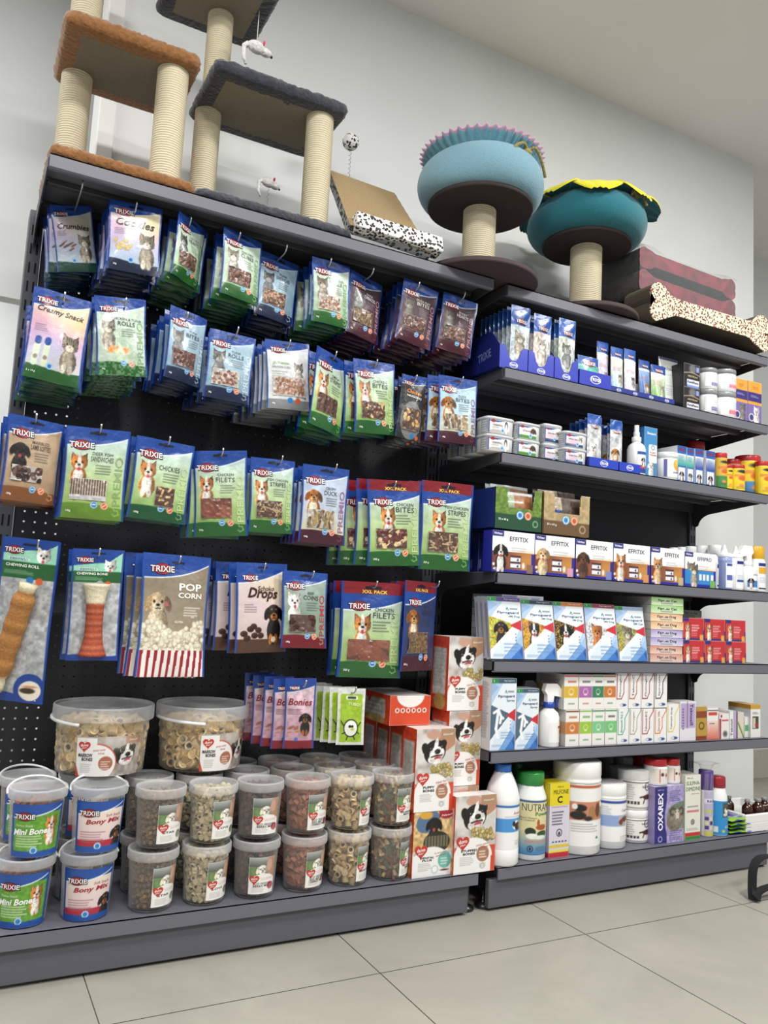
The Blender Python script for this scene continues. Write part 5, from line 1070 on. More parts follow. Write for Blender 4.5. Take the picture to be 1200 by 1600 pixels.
for i in range(3):
    xa = 1.128 + i * .0; Yi = 1.955 + i * .082
    for lvl in (0, 1):
        za = .113 + lvl * (zr - .113) / 2; zb_ = .112 + (lvl + 1) * (zr - .113) / 2
        carton(('upper' if lvl else 'lower') + ' puppy bone carton ' + ('right behind the dental stack', 'in the middle of the rear rank', 'against the perforated panel')[i], 'treat box', 0, 0, 0, za, Yi, .076, art_duvo('puppy'), w_duvo(*PB), side_duvo, None, 'efe9e6', name='treat_box', back=OR, X=(xa, xa + .125, zb_))
def f_lying(c): H = c.H; c.rect(0, 0, 1, H, OR); c.ell(.50, H * 1.0, .34, .40 * H, 'efece9'); [c.ell(.18 + k * .135, .50 * H, .052, .052, 'f4e9e4') for k in range(6)]; [c.ell(.18 + k * .135, .50 * H, .025, .03, '7a2a1a') for k in range(6)]
def top_l(c): c.rect(-1, -1, 2, 9, 'cfccc8')
carton('orange biscuit carton lying flat with a row of small round symbols', 'treat box', 0, 0, 0, zr + .002, 1.93, .19, f_lying, None, side_duvo, None, 'd9d2ce', name='treat_box', back=OR, X=(float(xof(608, zr, 1.93)), float(xof(671, zr, 1.93)), float(zof(1087, 1.12, 1.93))))

# ---- top right shelf: sachets in blue display boxes
ZS = {2: Z2, 3: Z3, 4: Z4, 5: Z5, 6: Z6, 7: Z7}
DB = '2436b4'
def sachet_art(kind, pt):
    def f(c):
        H = c.H; c.rect(0, 0, 1, H, {'a': 'b9c6cc', 'b': 'd8ccc4', 'c': 'c9d4c4', 'd': 'd6d0cc'}[kind]); c.noise(.35, 5); pet(c, .46, .50 * H, .26, pt); c.rect(.70, .12 * H, .96, .68 * H, 'dfe5e6', 0, .8); c.rect(0, .70 * H, 1, H, '2454a8'); c.noise(.25, 3); c.rect(0, 0, 1, .12 * H, {'a': '8fa0a4', 'b': 'a87a5c', 'c': 'dfe2dc', 'd': 'c9382e'}[kind], 0, .6)
    return f
def stick_pouch(label, X, Y, z, w, h, art, group=None, lean=.0, badge_=True, seed=3, rz=0, words=None, bul=.007):
    H = h / w; c = Cv(H, max(20, w * 600), seed=seed); art(c); S0 = pouch_S(w, h, H, bul, seed, .06); S = lambda u, v, off=0.0: S0(u, v, off) + [0, 0, h]
    t = thing('snack_sachet', label, 'snack sachet', (X, Y, z), rz, group); t.rotation_euler = (-lean, 0, rz); m = MB(); m.grid(S, c, m='printed_foil'); m.grid(lambda u, v, off: S(u, v, off) * [1, -.5, 1] + [0, .0008, 0], None, (8, 8), '2454a8', 'printed_foil', (0, 1), (0, H), flip=True)
    (words and words(m, S, H)); m.build('sachet', t)
    if badge_: m = MB(); badge(m, S, .5, .76 * H, .62, 0); m.build('oval_badge', t)
    return t
def white_badge(m, S, cx, cy, w):
    disc(m, S, cx, cy, w * .5, w * .30, 'e9edf6', .0004); disc(m, S, cx, cy, w * .44, w * .25, DB, .0006); put(m, S, 'TRIXIE', cx, cy, w * .98, w * .24, 'f2f4fa', 0, .03, 0, .0010)
def display_box(label, X0, X1, Y, z, d, h0, h1, notch=True, col=DB, side=True, nb=1, name='display_box'):
    w = X1 - X0; t = thing(name, label, 'display box', ((X0 + X1) / 2, Y, z)); m = MB(); a, b_ = .18 * w, .30 * w
    if notch: o = [(-w / 2, 0), (w / 2, 0), (w / 2, h1), (w / 2 - a * .7, h1 + .004), (w / 2 - b_ * .75, h1 - .004), (w / 2 - b_, h0 + .012), (w / 2 - b_ * 1.35, h0), (-w / 2 + b_ * 1.35, h0), (-w / 2 + b_, h0 + .012), (-w / 2 + b_ * .75, h1 - .004), (-w / 2 + a * .7, h1 + .004), (-w / 2, h1)]
    else: o = [(-w / 2, 0), (w / 2, 0), (w / 2, h0), (-w / 2, h0)]
    m.prism(o, 0, .0015, col, 'printed_card'); S = flat_S(w, .1, .1 / w)
    for k in range(nb): white_badge(m, S, (k + .5) / nb, h0 * .5 / w, min(.34, h0 * 1.1 / w) if nb == 1 else h0 * 1.0 / w)
    m.build('front_panel', t)
    hb = h1 * 1.75 if notch else h0 * 1.2; m = MB(); m.prism([(.0015, 0), (d, 0), (d, hb), (.045, hb), (.0015, h1)], -w / 2, -w / 2 + .0015, '1a2470', 'printed_card', 'x')
    if side and notch:
        SS = side_S(w, d, hb, hb / d); put(m, SS, 'TRIXIE', .62, .42 * hb / d, .34, .13, '6f7ab4', 8, .02, 0, .0008)
    m.build('side_panel', t); m = MB(); m.prism([(.0015, 0), (d, 0), (d, hb), (.045, hb), (.0015, h1)], w / 2 - .0015, w / 2, '1a2470', 'printed_card', 'x'); m.build('side_panel', t)
    m = MB(); m.box(-w / 2, w / 2, d - .0015, d, 0, hb, '1a2470', 'printed_card'); m.box(-w / 2, w / 2, .002, d - .002, .0005, .002, '1a2470', 'printed_card'); m.build('back_panel', t); return t
YA = 1.868
for i, (a, b_, pt, kd, lb, s0, s1, yt) in enumerate(((780, 824, 'tabby', 'a', 'first', 797, 827, 480), (825, 865, 'kitten', 'b', 'second', 832, 861, 493), (866, 903, 'greycat', 'c', 'third', 869, 901, 500))):
    xa, xb = float(xof(a, Z2, YA)), float(xof(b_, Z2, YA)); dd = .20
    display_box(lb + ' notched blue display box of cat sachets from the left', xa + .0005, xb - .0005, YA, Z2 + .0005, dd, .028, .068)
    xs = float(xof((s0 + s1) / 2, Z2 + .1, YA + .01)); w_ = .066 if i else .070; hh = float(zof(yt, xs, YA + .012)) - Z2 - .004
    w_ = min(w_, xb - xa - .006)
    p = stick_pouch(('grey', 'rosy', 'pale green')[i] + ' cat sachet standing foremost in the ' + lb + ' blue display box', xs, YA + .012, Z2 + .004, w_, hh, sachet_art(kd, pt), words=Ws(T('QUADRO', .83, .52, .40, .022, '5a6a78', 90), T('STICKS', .83, .30, .36, .03, '5a6a78', 90)), lean=-.02)
    for j in range(7): clone(p, (xs - .001 * j, YA + .030 + j * .021, Z2 + .004 - .0005 * j), .02 * ((j % 3) - 1), ('grey', 'rosy', 'pale green')[i] + ' cat sachet filed behind the foremost in the ' + lb + ' blue box', ('grey', 'rosy', 'pale green')[i] + ' sachets filed in the blue box')
xa, xb = float(xof(904, Z2, YA)), float(xof(953, Z2, YA)); display_box('low blue display tray of teal fish strip bags', xa, xb, YA - .004, Z2 + .0005, .16, .048, .048, False)
def teal(c): H = c.H; c.rect(0, 0, 1, H, '6fc0b0'); c.noise(.2, 5); c.rect(0, .72 * H, 1, H, '2454a8'); [c.line([(.1 + .1 * k, .12 * H), (.2 + .1 * k, .42 * H)], .03, ['7a5040', '946654'][k % 2]) for k in range(8)]; c.rect(0, .6 * H, 1, .62 * H, '3a9a8c')
for j in range(4):
    t = stick_pouch(('foremost teal fish strip bag in the low tray', 'teal fish strip bag behind the foremost one')[j > 0], (xa + xb) / 2 - .012 + .008 * (j % 2), YA + .014 + j * .03, Z2 + .004, .085, .098 - .004 * (j % 2), teal, 'teal fish strip bags in the tray' if j else None, lean=.05, bul=.010)
# long low tray with tubes
xa, xb = float(xof(953, Z2, YA)), float(xof(1053, Z2, YA)); display_box('long low navy tray with small white badges holding toothpaste tubes', xa, xb, YA - .002, Z2 + .0005, .14, .019, .019, False, '1d2f86', nb=4)
def tube_item(label, x0, x1, yt, yb_, Y, z, art, words=None, capc='f0f0f0', up=True, name='paste_tube', cap=True):
    xa, xb = float(xof(x0, z, Y)), float(xof(x1, z, Y)); w = xb - xa; h = float(zof(yt, (xa + xb) / 2, Y)) - z; H = h / w; t = thing(name, label, 'tube', ((xa + xb) / 2, Y + .012, z))
    def S(u, v, off=0.0):
        u = np.asarray(u, float); v = np.asarray(v, float); k = np.clip(v / H, 0, 1); th = .014 * (1 - k) ** .8 + .0012; x = (u - .5) * w * (1 - .06 * (1 - k)); return np.stack([x, -(th + off) * np.sqrt(np.clip(1 - (2 * u - 1) ** 2 * .96, 0, 1)), .012 + k * (h - .012)], 1)
    c = Cv(H, max(20, w * 620), seed=9); art(c); m = MB(); m.grid(S, c, m='printed_foil'); m.grid(lambda u, v, off: S(u, v, off) * [1, -1, 1], None, (12, 8), 'cfd4da', 'printed_foil', (0, 1), (0, H), flip=True); (words and words(m, S, H)); m.build('tube_body', t)
    m = MB(); m.lathe([(w * .36, 0), (w * .38, .002), (w * .38, .012), (w * .3, .0135)], 24, capc, 'plastic', fn=lambda R, A, Z: (R * (.55 + .45 * np.abs(np.cos(A))), Z)); m.build('cap', t); return t
def art_paste(c0, c1, pt, tc='2454a8'):
    def f(c): H = c.H; c.grad(0, .7 * H, c1, c0); c.noise(.15, 5); c.rect(0, .76 * H, 1, H, tc); c.above(lambda x: H * (.80 - .06 * x), tc); pet(c, .62, .30 * H, .17, pt); c.bars(.1, .52 * H, .7, 4, .07, 'b05a7a', .6)
    return f
BD = lambda m, S, H: badge(m, S, .5, .83 * H, .55, 0)
for (a, b_, yt, ar, lb, yy) in ((935, 953, 533, art_paste('e2d2da', 'b9cde0', 'kitten'), 'pink and blue kitten paste tube in the navy tray, first', .03), (957, 976, 542, art_paste('e6dccb', 'a8d0e0', 'tabby'), 'cream and sky blue kitten paste tube in the navy tray', .012),
                                (978, 996, 545, art_paste('f2eef0', 'f0d0dc', 'greycat'), 'white and pink paste tube with a seated grey kitten', .012), (1001, 1018, 562, art_paste('8fb0d8', '2a4f96', 'toller', '1f4696'), 'dark blue dog toothpaste tube in the navy tray', .012),
                                (1020, 1043, 570, art_paste('dfe6da', '6fae4c', 'kitten', '1f4696'), 'pale green kitten toothpaste tube at the end of the tray', .012)):
    tube_item(lb, a, b_, yt, 0, YA + yy, Z2 + .003, ar, BD)
tube_item('tall white shampoo tube with grey frame print behind the toothpaste', 1032, 1062, 559, 0, YA + .055, Z2 + .001, lambda c: (c.rect(0, 0, 1, c.H, 'dfe2e0'), c.rect(0, .0, 1, .13 * c.H, '2c3f78'), c.rect(.15, .42 * c.H, .85, .66 * c.H, 'b4cfc8'), c.rect(.19, .44 * c.H, .81, .64 * c.H, 'e2e5e3'), c.rect(0, .95 * c.H, 1, c.H, '3a4470'), c.bars(.2, .36 * c.H, .6, 4, .08, '8a9aa0')), T('Richards', .5, .78, .8, .06, '4a4f58'), '2c3f78')
def art_pro(c): H = c.H; c.rect(0, 0, 1, H, '1b1a1d'); c.ell(.55, .80 * H, .22, .20 * H, '7f8388', 20, .8, 3); c.rect(.78, .70 * H, .95, .92 * H, '8a9ad8'); c.rect(.2, .10 * H, .95, .34 * H, 'dfe3ee'); c.rect(.2, .02 * H, .95, .10 * H, '7f92e0'); c.line([(0, .58 * H), (.5, .66 * H), (1, .56 * H)], .02, 'b0a080'); c.bars(.3, .50 * H, .5, 1, .08, 'cfc090', .8)
xa, xb = float(xof(1068, Z2, YA + .01)), float(xof(1093, Z2, YA + .01)); zm = float(zof(603, xa, YA + .01)); zt_ = float(zof(566, xa, YA + .01))
for za, zb_, lb in ((Z2 + .0005, zm - .0005, 'lower small black probiotic box with cat print'), (zm, zt_, 'upper small black probiotic box with cat print')):
    carton(lb, 'medicine box', 0, 0, 0, za, YA + .01, .06, art_pro, Ws(T('PRO PLAN', .55, .47, .6, .07, 'cdb98a', 0, .02), T('FortiFlora', .57, .23, .66, .10, '1b1a1d', 0, .03)), '151417', top='1b1a1d', name='medicine_box', X=(xa, xb, zb_))
def stack_jars(x0, x1, yts, z, Y, art, labs, cap, prof, capp, words=None, grp=None, aw=1.9, az=-96):
    xa, xb = float(xof(x0, z, Y)), float(xof(x1, z, Y)); r = (xb - xa) / 2 * .985; cx = (xa + xb) / 2; zz = z + .0005
    for yt, lb in zip(yts, labs):
        zt = float(zof(yt, cx, Y)); cylinder_item('supplement_jar', lb, 'jar', 0, 0, 0, zz, Y, prof, art, words, (capp, cap, True), (.12, .74), aw, az, X=cx, r=r, h=zt - zz - .0005, n=30); zz = zt
JP = [(.90, 0), (.97, .03), (.97, .78), (.90, .80), (.9, .82)]; JC = [(.95, .79), (1, .80), (1, .98), (.96, 1)]
def jar_art(col): return lambda c: (c.rect(0, 0, 1, c.H, 'e9ebee'), c.rect(.35, .05 * c.H, 1, .30 * c.H, col), c.bars(.40, .24 * c.H, .5, 2, .07, 'f0e6ea', .7), c.bars(.45, .72 * c.H, .45, 3, .10, '9aa0aa', .6))
stack_jars(1093, 1115, (611, 578), Z2, YA + .035, jar_art('5a5c94'), ('lower white jar with violet band and grey lid', 'upper white jar with violet band and grey lid'), '8d9094', JP, JC)
stack_jars(1116, 1143, (616, 581), Z2, YA + .040, jar_art('d0485c'), ('lower white jar with red band and grey lid', 'upper white jar with red band and grey lid'), '8d9094', JP, JC)
def art_orange(pt): return lambda c: (c.rect(0, 0, 1, c.H, 'efa03c'), c.rect(0, .52 * c.H, 1, .74 * c.H, '3a2f78'), c.rect(0, 0, 1, .45 * c.H, '7a6aa8'), pet(c, .62, .30 * c.H, .20, pt), c.ell(.25, .14 * c.H, .2, .2, 'e8dcc0'), c.ell(.25, .14 * c.H, .15, .15, '3a3f8a'), c.bars(.2, .66 * c.H, .6, 2, .06, 'c9c4e6', .8), c.bars(.35, .88 * c.H, .4, 3, .06, '6a3f2a', .6))
for a, b_, yt, pt, lb in ((1147, 1168, 592, 'persian', 'orange and violet box with dark eared white cat'), (1169, 1190, 597, 'white', 'orange and violet box with an all white cat, last on its shelf')):
    carton(lb, 'medicine box', a, b_, yt, Z2 + .0005, YA + .004, .06, art_orange(pt), None, '8a7ab4', top='efa03c', name='medicine_box')
for j in range(3): carton('pale carton standing in the dark behind the toothpaste tubes', 'medicine box', 0, 0, 0, Z2 + .0005, YA + .14, .06, lambda c: c.rect(0, 0, 1, c.H, 'c9ccd2'), None, 'c9ccd2', name='medicine_box', X=(1.96 + j * .075, 2.03 + j * .075, Z2 + .10), group='pale cartons at the back of the sachet shelf')

# ---- second right shelf: white tubs, chew sachets, bottles, fish food
def art_tub(k):
    def f(c):
        H = c.H; c.rect(0, 0, 1, H, 'e9e9e6'); c.rect(0, 0, .36, H, '8f9398'); c.bars(.04, .88 * H, .28, 9, .055, 'dfe1e3', .8); c.rect(.355, 0, .385, H, '24408f'); c.poly([(.385, H), (.95, H), (.6, .84 * H), (.385, .86 * H)], '24509f')
        if k == 0: c.rect(.385, 0, 1, .2 * H, 'b9b4b0'); c.bars(.45, .62 * H, .3, 3, .06, '8a8a8c', .6); c.ell(.90, .62 * H, .05, .10, '151515'); c.ell(.90, .40 * H, .035, .12, 'f4f4f2')
        elif k == 1: c.rect(.385, 0, 1, .26 * H, '4c8a3a'); pet(c, .88, .62 * H, .08, 'brown', 0)
        else: c.rect(.385, 0, 1, .24 * H, '22406e'); c.ell(.62, .42 * H, .2, .1, 'd8b8cc', 0, .8, 4); pet(c, .90, .60 * H, .07, 'kitten', 0)
        c.ell(.78, .24 * H, .06, .06, '2f7fc4'); c.ring(.78, .24 * H, .045, .01, 'e8f2fa')
    return f
def square_tub(label, X, Y, z, w, d, h, k, group=None):
    t = thing('square_treat_tub', label, 'treat tub', (X, Y + d / 2, z), 0, group); fn = lambda R, A, Z: (R * (np.abs(np.cos(A)) ** 5 + np.abs(np.sin(A)) ** 5) ** (-1 / 5.0), Z); kx = w / 2
    def sq(prof, col, mt, nm):
        m = MB(); m.lathe([(p * kx, q * h) for p, q in prof], 48, col, mt, fn=fn); V = m.v[0]; V[:, 1] *= d / w; m.build(nm, t)
    sq([(.90, 0), (.93, .02), (.95, .82), (.95, .86)], 'dfe1e2', 'plastic', 'body'); sq([(.96, .82), (1, .83), (1, .95), (.97, .985), (.9, 1)], 'c9cdd0', 'plastic', 'lid')
    c = Cv(.78 * h / (w * 1.28), 72, seed=3); art_tub(k)(c)
    def S(u, v, off):
        u = np.asarray(u, float); v = np.asarray(v, float); a = np.radians(178 + 86 * u * 1.0 + 0) if False else np.radians(183 + u * 116); r = .955 * kx * (np.abs(np.cos(a)) ** 5 + np.abs(np.sin(a)) ** 5) ** (-.2) + off + .0006
        return np.stack([r * np.cos(a), r * np.sin(a) * d / w, (.04 + .76 * v / c.H) * h], 1)
    m = MB(); m.grid(S, c); put(m, S, {0: 'DENTAL', 1: 'Denta', 2: 'Kitty Stars'}[k], .64, .60 * c.H, .30 if k != 2 else .34, .15 * c.H, {0: '6a6c70', 1: '7a2a2c', 2: '22304a'}[k], 0, .01, .2 if k else 0); disc(m, S, .48, .90 * c.H, .06, .035, '9c1f2e'); m.build('wrap_label', t); return t
for i, (a, b_, yt, k, lb) in enumerate(((760, 806, 678, 0, 'white dental tub with black dog label'), (807, 847, 686, 1, 'white tub with green and cream label'), (849, 880, 692, 2, 'white kitty star tub with navy foot, beside the green labelled tubs'), (881, 920, 699, 2, 'white kitty star tub with navy foot, in front of the chew sachets'))):
    Yt = YA + (.0 if i != 2 else .03); xa, xb = float(xof(a, Z3, Yt)), float(xof(b_, Z3, Yt)); zt = float(zof(yt + 1, (xa + xb) / 2, Yt)); h = zt - Z3 - .001; w = xb - xa - .002
    for lvl in (0, 1): p = square_tub(('lower ', 'upper ')[lvl] + lb, (xa + xb) / 2, Yt, Z3 + .0005 + lvl * (h + .0008), w, w * .72, h, k)
    for q in (1, 2):
        for lvl in (0, 1): clone(p, ((xa + xb) / 2 - .004, Yt + w * .36 + q * w * .735, Z3 + .0005 + lvl * (h + .0008)), 0, 'white square tub ranked behind the ' + ' '.join(lb.split(',')[0].split(' ')[:9]), 'square tubs behind the ' + ' '.join(lb.split(',')[0].split(' ')[:9]))
for lvl in (0, 1, 2): pass
xa = float(xof(716, Z3, 1.99))
def art_chew(pt, red): return lambda c: (c.rect(0, 0, 1, c.H, 'c9cdd0'), c.noise(.3, 4), c.rect(0, .80 * c.H, 1, c.H, '2454a8'), c.rect(0, 0, 1, .12 * c.H, red), pet(c, .4, .36 * c.H, .22, pt), c.bars(.3, .62 * c.H, .5, 4, .07, '6a7078', .6))
for (a, b_, yt, pt, red, lb, yy, lbk) in ((920, 941, 648, 'white', 'd0382e', 'front dental chew sachet, white with red foot, left tray', .012, 'left'), (956, 974, 657, 'toller', 'e8604c', 'front chew sachet, grey brown with coral foot, right tray', .012, 'right')):
    xs = float(xof((a + b_) / 2, Z3, YA)); w_ = float(xof(b_, Z3, YA) - xof(a, Z3, YA)); hh = float(zof(yt, xs, YA + yy)) - Z3 - .004
    p = stick_pouch(lb, xs, YA + yy, Z3 + .004, w_, hh, art_chew(pt, red), lean=-.01)
    for j in range(5): clone(p, (xs + .022 + .004 * (j % 2), YA + yy + .018 + .022 * j, Z3 + .004 - .002 * j), .02, 'chew sachet filed behind the front one of the ' + lbk + ' tray', 'chew sachets of the ' + lbk + ' tray')
for a, b_, lb in ((919, 965, 'left low blue tray under the dental chew sachets'), (966, 999, 'right low blue tray under the coral footed chew sachets')):
    display_box(lb, float(xof(a, Z3, YA)) + .001, float(xof(b_, Z3, YA)) - .001, YA - .004, Z3 + .0005, .16, .030, .030, False, '1f3fb8')
def spray_bottle(label, x0, x1, yt, z, Y, art, words, body='f3f4f4', headc='f3f4f4', colc='f3f4f4', trig=True, dirx=1, lab=(.08, .50), aw=2.0, az=-85, az2=0, bodyf=.62, name='spray_bottle'):
    xa, xb = float(xof(x0, z, Y)), float(xof(x1, z, Y)); r = (xb - xa) / 2; cx = (xa + xb) / 2; h = float(zof(yt, cx, Y)) - z
    k = bodyf; t = cylinder_item(name, label, 'spray bottle', 0, 0, 0, z, Y, [(.93, 0), (1, .02), (1, k * .78), (.86, k * .90), (.45, k), (.42, k + .03)], art, words, ([(.50, k + .015), (.52, k + .02), (.52, k + .10), (.46, k + .105)], colc, True), lab, aw, az, X=cx, r=r, h=h, body=body, capname='collar')
    m = MB()
    if trig:
        kk = (k + .10) * h; q = h - kk; sgn = dirx
        o = [(-.40 * r, kk), (.30 * r, kk), (.40 * r, kk + .35 * q), (1.30 * r, kk + .28 * q), (1.55 * r, kk + .50 * q), (1.0 * r, h - .12 * q), (.7 * r, h), (-.55 * r, h), (-.75 * r, kk + .62 * q), (-.42 * r, kk + .4 * q)]
        m.prism([(a * sgn, b_) for a, b_ in o], -.26 * r, .26 * r, headc, 'plastic'); m.build('trigger_head', t); t.children[-1].rotation_euler = (0, 0, az2)
        m = MB(); m.tube([(1.0 * r * sgn, 0, kk + .32 * q), (.85 * r * sgn, 0, kk - .05 * q), (1.05 * r * sgn, 0, kk - .35 * q)], .1 * r, 6, colc, 'plastic'); m.build('trigger', t)
    else:
        m.lathe([(.34 * r, (k + .10) * h), (.34 * r, (k + .2) * h), (.26 * r, (k + .22) * h), (.26 * r, h), (.2 * r, h)], 20, headc, 'plastic'); m.build('mist_nozzle', t)
    return t
spray_bottle('white mist bottle with red and navy label beside the blue training box', 983, 1004, 665, Z3 + .0005, YA + .03, lambda c: (c.rect(0, 0, 1, c.H, 'e6e8ea'), c.rect(0, 0, 1, .22 * c.H, '24408f'), c.rect(0, .22 * c.H, 1, .36 * c.H, 'b8304a'), c.rect(0, .86 * c.H, 1, c.H, '24509f'), pet(c, .5, .62 * c.H, .16, 'bern')), None, trig=False, bodyf=.66, lab=(.04, .46), aw=1.5)
carton('light blue puppy training box with a cream puppy', 'medicine box', 1006, 1026, 668, Z3 + .0005, YA + .02, .05, lambda c: (c.rect(0, 0, 1, c.H, '3f86bf'), c.rect(.35, .30 * c.H, 1, .66 * c.H, 'eef0f0', .1), c.ring(.68, .60 * c.H, .12, .02, '2a5a9a'), pet(c, .55, .24 * c.H, .2, 'cream')), Ws(T('Smart', .55, .88, .7, .05, 'eaf4fa', 0, .03), T('PUPPY', .68, .50, .5, .03, 'c0504c', 0, .02), T('TRAINER', .68, .455, .56, .03, 'c0504c', 0, .02)), '2f6ea8', top='3f86bf', name='medicine_box')
cylinder_item('supplement_jar', 'white jar with yellow swoosh label and violet side', 'jar', 1027, 1053, 709, Z3 + .0005, YA + .035, JP, lambda c: (c.rect(0, 0, 1, c.H, 'eceef0'), c.ell(.78, .70 * c.H, .35, .3, 'e0a83c'), c.ell(.82, .86 * c.H, .3, .22, 'e8c86a'), c.rect(0, 0, .15, c.H, '5a5aa0')), T('JOINT', .6, .25, .4, .12, '3a4f9a', 0, .02, .2), (JC, 'eef0f0', True), (.10, .74), 2.0, -90)
for i, (a, b_, yt) in enumerate(((1058, 1072, 697), (1073, 1084, 700), (1086, 1099, 702), (1103, 1117, 705))):
    carton(('first', 'second', 'third', 'last')[i] + ' in the row of slim white and blue dropper boxes', 'medicine box', a, b_, yt, Z3 + .0005, YA + .004, .10, lambda c, i=i: (c.rect(0, 0, 1, c.H, '2f5fae'), c.rect(.12, .05 * c.H, .88, .40 * c.H, 'eef0f2'), pet(c, .5, .22 * c.H, .2, 'bern'), c.rect(0, .84 * c.H, 1, c.H, '24509f'), c.grad(.44 * c.H, .78 * c.H, ['2f9a8c', '2f9a8c', '3a4a9a', '3a4a9a'][i], 'dfe6ea'), c.bars(.15, .72 * c.H, .6, 5, .10, '3a5a8a', .5), c.ell(.5, .9 * c.H, .25, .1, '9c1f2e')), None, 'dde0e2', top='cfd6e2', name='medicine_box')
def can(label, x0, x1, yt, Y, main, low, fish=1, nm='fish_food_can'):
    return cylinder_item(nm, label, 'fish food', x0, x1, yt, Z3 + .0005, Y, [(.93, 0), (.96, .02), (.96, .88), (.9, .9)], lambda c: (c.rect(0, 0, 1, c.H, main), c.rect(0, 0, 1, .40 * c.H, low), c.ell(.5, .55 * c.H, .22, .12, 'd0622a'), c.ell(.45, .22 * c.H, .14, .08, 'e08a4a'), c.rect(.1, .62 * c.H, .9, .72 * c.H, 'd8604c', 0, .6), c.ell(.55, .86 * c.H, .3, .08, '20262a'), c.bars(.2, .15 * c.H, .6, 2, .06, '3a3a2a', .5)), None, ([(.99, .86), (1, .87), (1, .98), (.97, 1)], 'b8262a', True), (.02, .86), 2.6, -95, body=main, n=30)
can('tall yellow and green can with red lid, first of the food cans', 1117, 1132, 709, YA + .03, 'd8b43a', '3f8a4a'); can('smallest yellow fish food can with red lid', 1132, 1142, 727, YA + .02, 'ecd02a', 'ecd02a'); can('short yellow fish food can in front of the tallest one', 1142, 1159, 728, YA + .022, 'ecd02a', 'e6c828')
can('large yellow goldfish food can with blue water foot', 1155, 1181, 714, YA + .085, 'f0d022', '4a86c0'); can('yellow fish food can at the shelf end', 1183, 1198, 722, YA + .03, 'ecd02a', 'e6c828'); can('orange can in the dark behind the slim dropper boxes', 1076, 1096, 692, YA + .17, 'b06a2a', 'a8502a'); can('red lidded can behind the short yellow cans', 1134, 1152, 719, YA + .10, 'c88a2a', '9a4a2a')
put_words = None

# ---- third right shelf: brown and white spot-on boxes
def art_effi(pt, band):
    def f(c):
        H = c.H; c.rect(0, 0, 1, H, 'f0f1f2'); c.grad(.0, .50 * H, '9c5a34', 'b8743c'); k = np.clip(c.x, 0, 1); c.mix((c.y < .50 * H) * (1 - k) * .7, '5a2a34'); c.ell(.85, .22 * H, .35, .2, 'd09a4c', 0, .7, 10)
        c.rect(.93, 0, 1, .48 * H, '23289a'); c.rect(0, 0, 1, .07 * H, '23289a'); c.rect(0, .86 * H, .26, H, '262a78'); pet(c, .20, .52 * H, .125, pt)
        c.rect(.42, .10 * H, .68, .42 * H, '4a2a34'); c.rect(.43, .27 * H, .67, .37 * H, 'e8e8ea'); c.rect(.43, .12 * H, .67, .22 * H, 'e8e8ea'); c.ell(.74, .18 * H, .035, .06, 'e8e2dc'); c.rect(.82, .0, .97, .22 * H, band); c.bars(.45, .60 * H, .4, 2, .05, '9aa0a8', .5); c.ell(.04, .18 * H, .028, .028, 'f0f0f2')
    return f
def w_effi(a='EFFITIX'): return Ws(T(a, .62, .82, .44, .11, '3a3a40', 0, .008), T('Virbac', .125, .93, .20, .06, 'e8e8f4', 0, .03, .1), T('4', .60, .315, .05, .08, '2a3a8a', 0, .03), T('4', .60, .165, .05, .08, '2a3a8a', 0, .03), T('4!', .06, .07, .07, .07, 'f0f0f2', 0, .02))
ef = [(768, 834, 831, 'bern', '8a6a5c', 'black and white mountain dog', 'EFFITIX'), (835, 897, 838, 'golden', 'd89ab0', 'cream golden retriever', 'EFFITIX'), (899, 957, 845, 'brown', '7a86c4', 'dark brown dog', 'EFFITIX'), (958, 1015, 851, 'collie', 'd8925c', 'white and brown terrier', 'EFFITIX'), (1017, 1069, 857, 'chi', 'c4b084', 'small tan chihuahua', 'EFFITIX')]
for a, b_, yt, pt, bd, lb, tt in ef: carton('white and brown spot-on box showing a ' + lb, 'medicine box', a, b_, yt, Z4 + .0005, YA - .003, .045, art_effi(pt, bd), w_effi(tt), '23289a', top='e8e8ea', name='medicine_box')
def art_effp(c): art_effi('tabby', '7ab04c')(c); H = c.H; c.rect(0, 0, 1, .48 * H, '2f86cc'); c.rect(0, 0, 1, .08 * H, '23289a'); pet(c, .30, .48 * H, .12, 'tabby'); [c.rect(.46 + k * .12, .20 * H, .54 + k * .12, .38 * H, 'e8ecf0', .01) for k in range(3)]; c.rect(.84, .2 * H, .93, .38 * H, 'e8ecf0', .01); c.rect(.82, 0, .98, .22 * H, '7ab04c'); c.rect(.93, .2 * H, 1, .48 * H, '23289a')
carton('white and blue spot-on box showing a tabby cat', 'medicine box', 1070, 1118, 864, Z4 + .0005, YA - .003, .045, art_effp, Ws(T('EFFIPRO', .63, .82, .46, .11, '3a4a78', 0, .008), T('Virbac', .125, .93, .20, .06, 'e8e8f4', 0, .03, .1)), '23289a', top='e8e8ea', name='medicine_box')
for j in range(3): carton('dark blue box end filed behind the mountain dog box', 'medicine box', 0, 0, 0, Z4 + .0005, YA + .048 + j * .046, .044, lambda c: c.rect(0, 0, 1, c.H, '1c2068'), None, lambda c: (c.rect(-1, -1, 2, 9, '20257a'), c.rect(.1, .3, .25, .9, '9aa0c4')), top='20257a', name='medicine_box', X=(1.388, 1.53, Z4 + .118), group='dark blue box ends left of the mountain dog box')
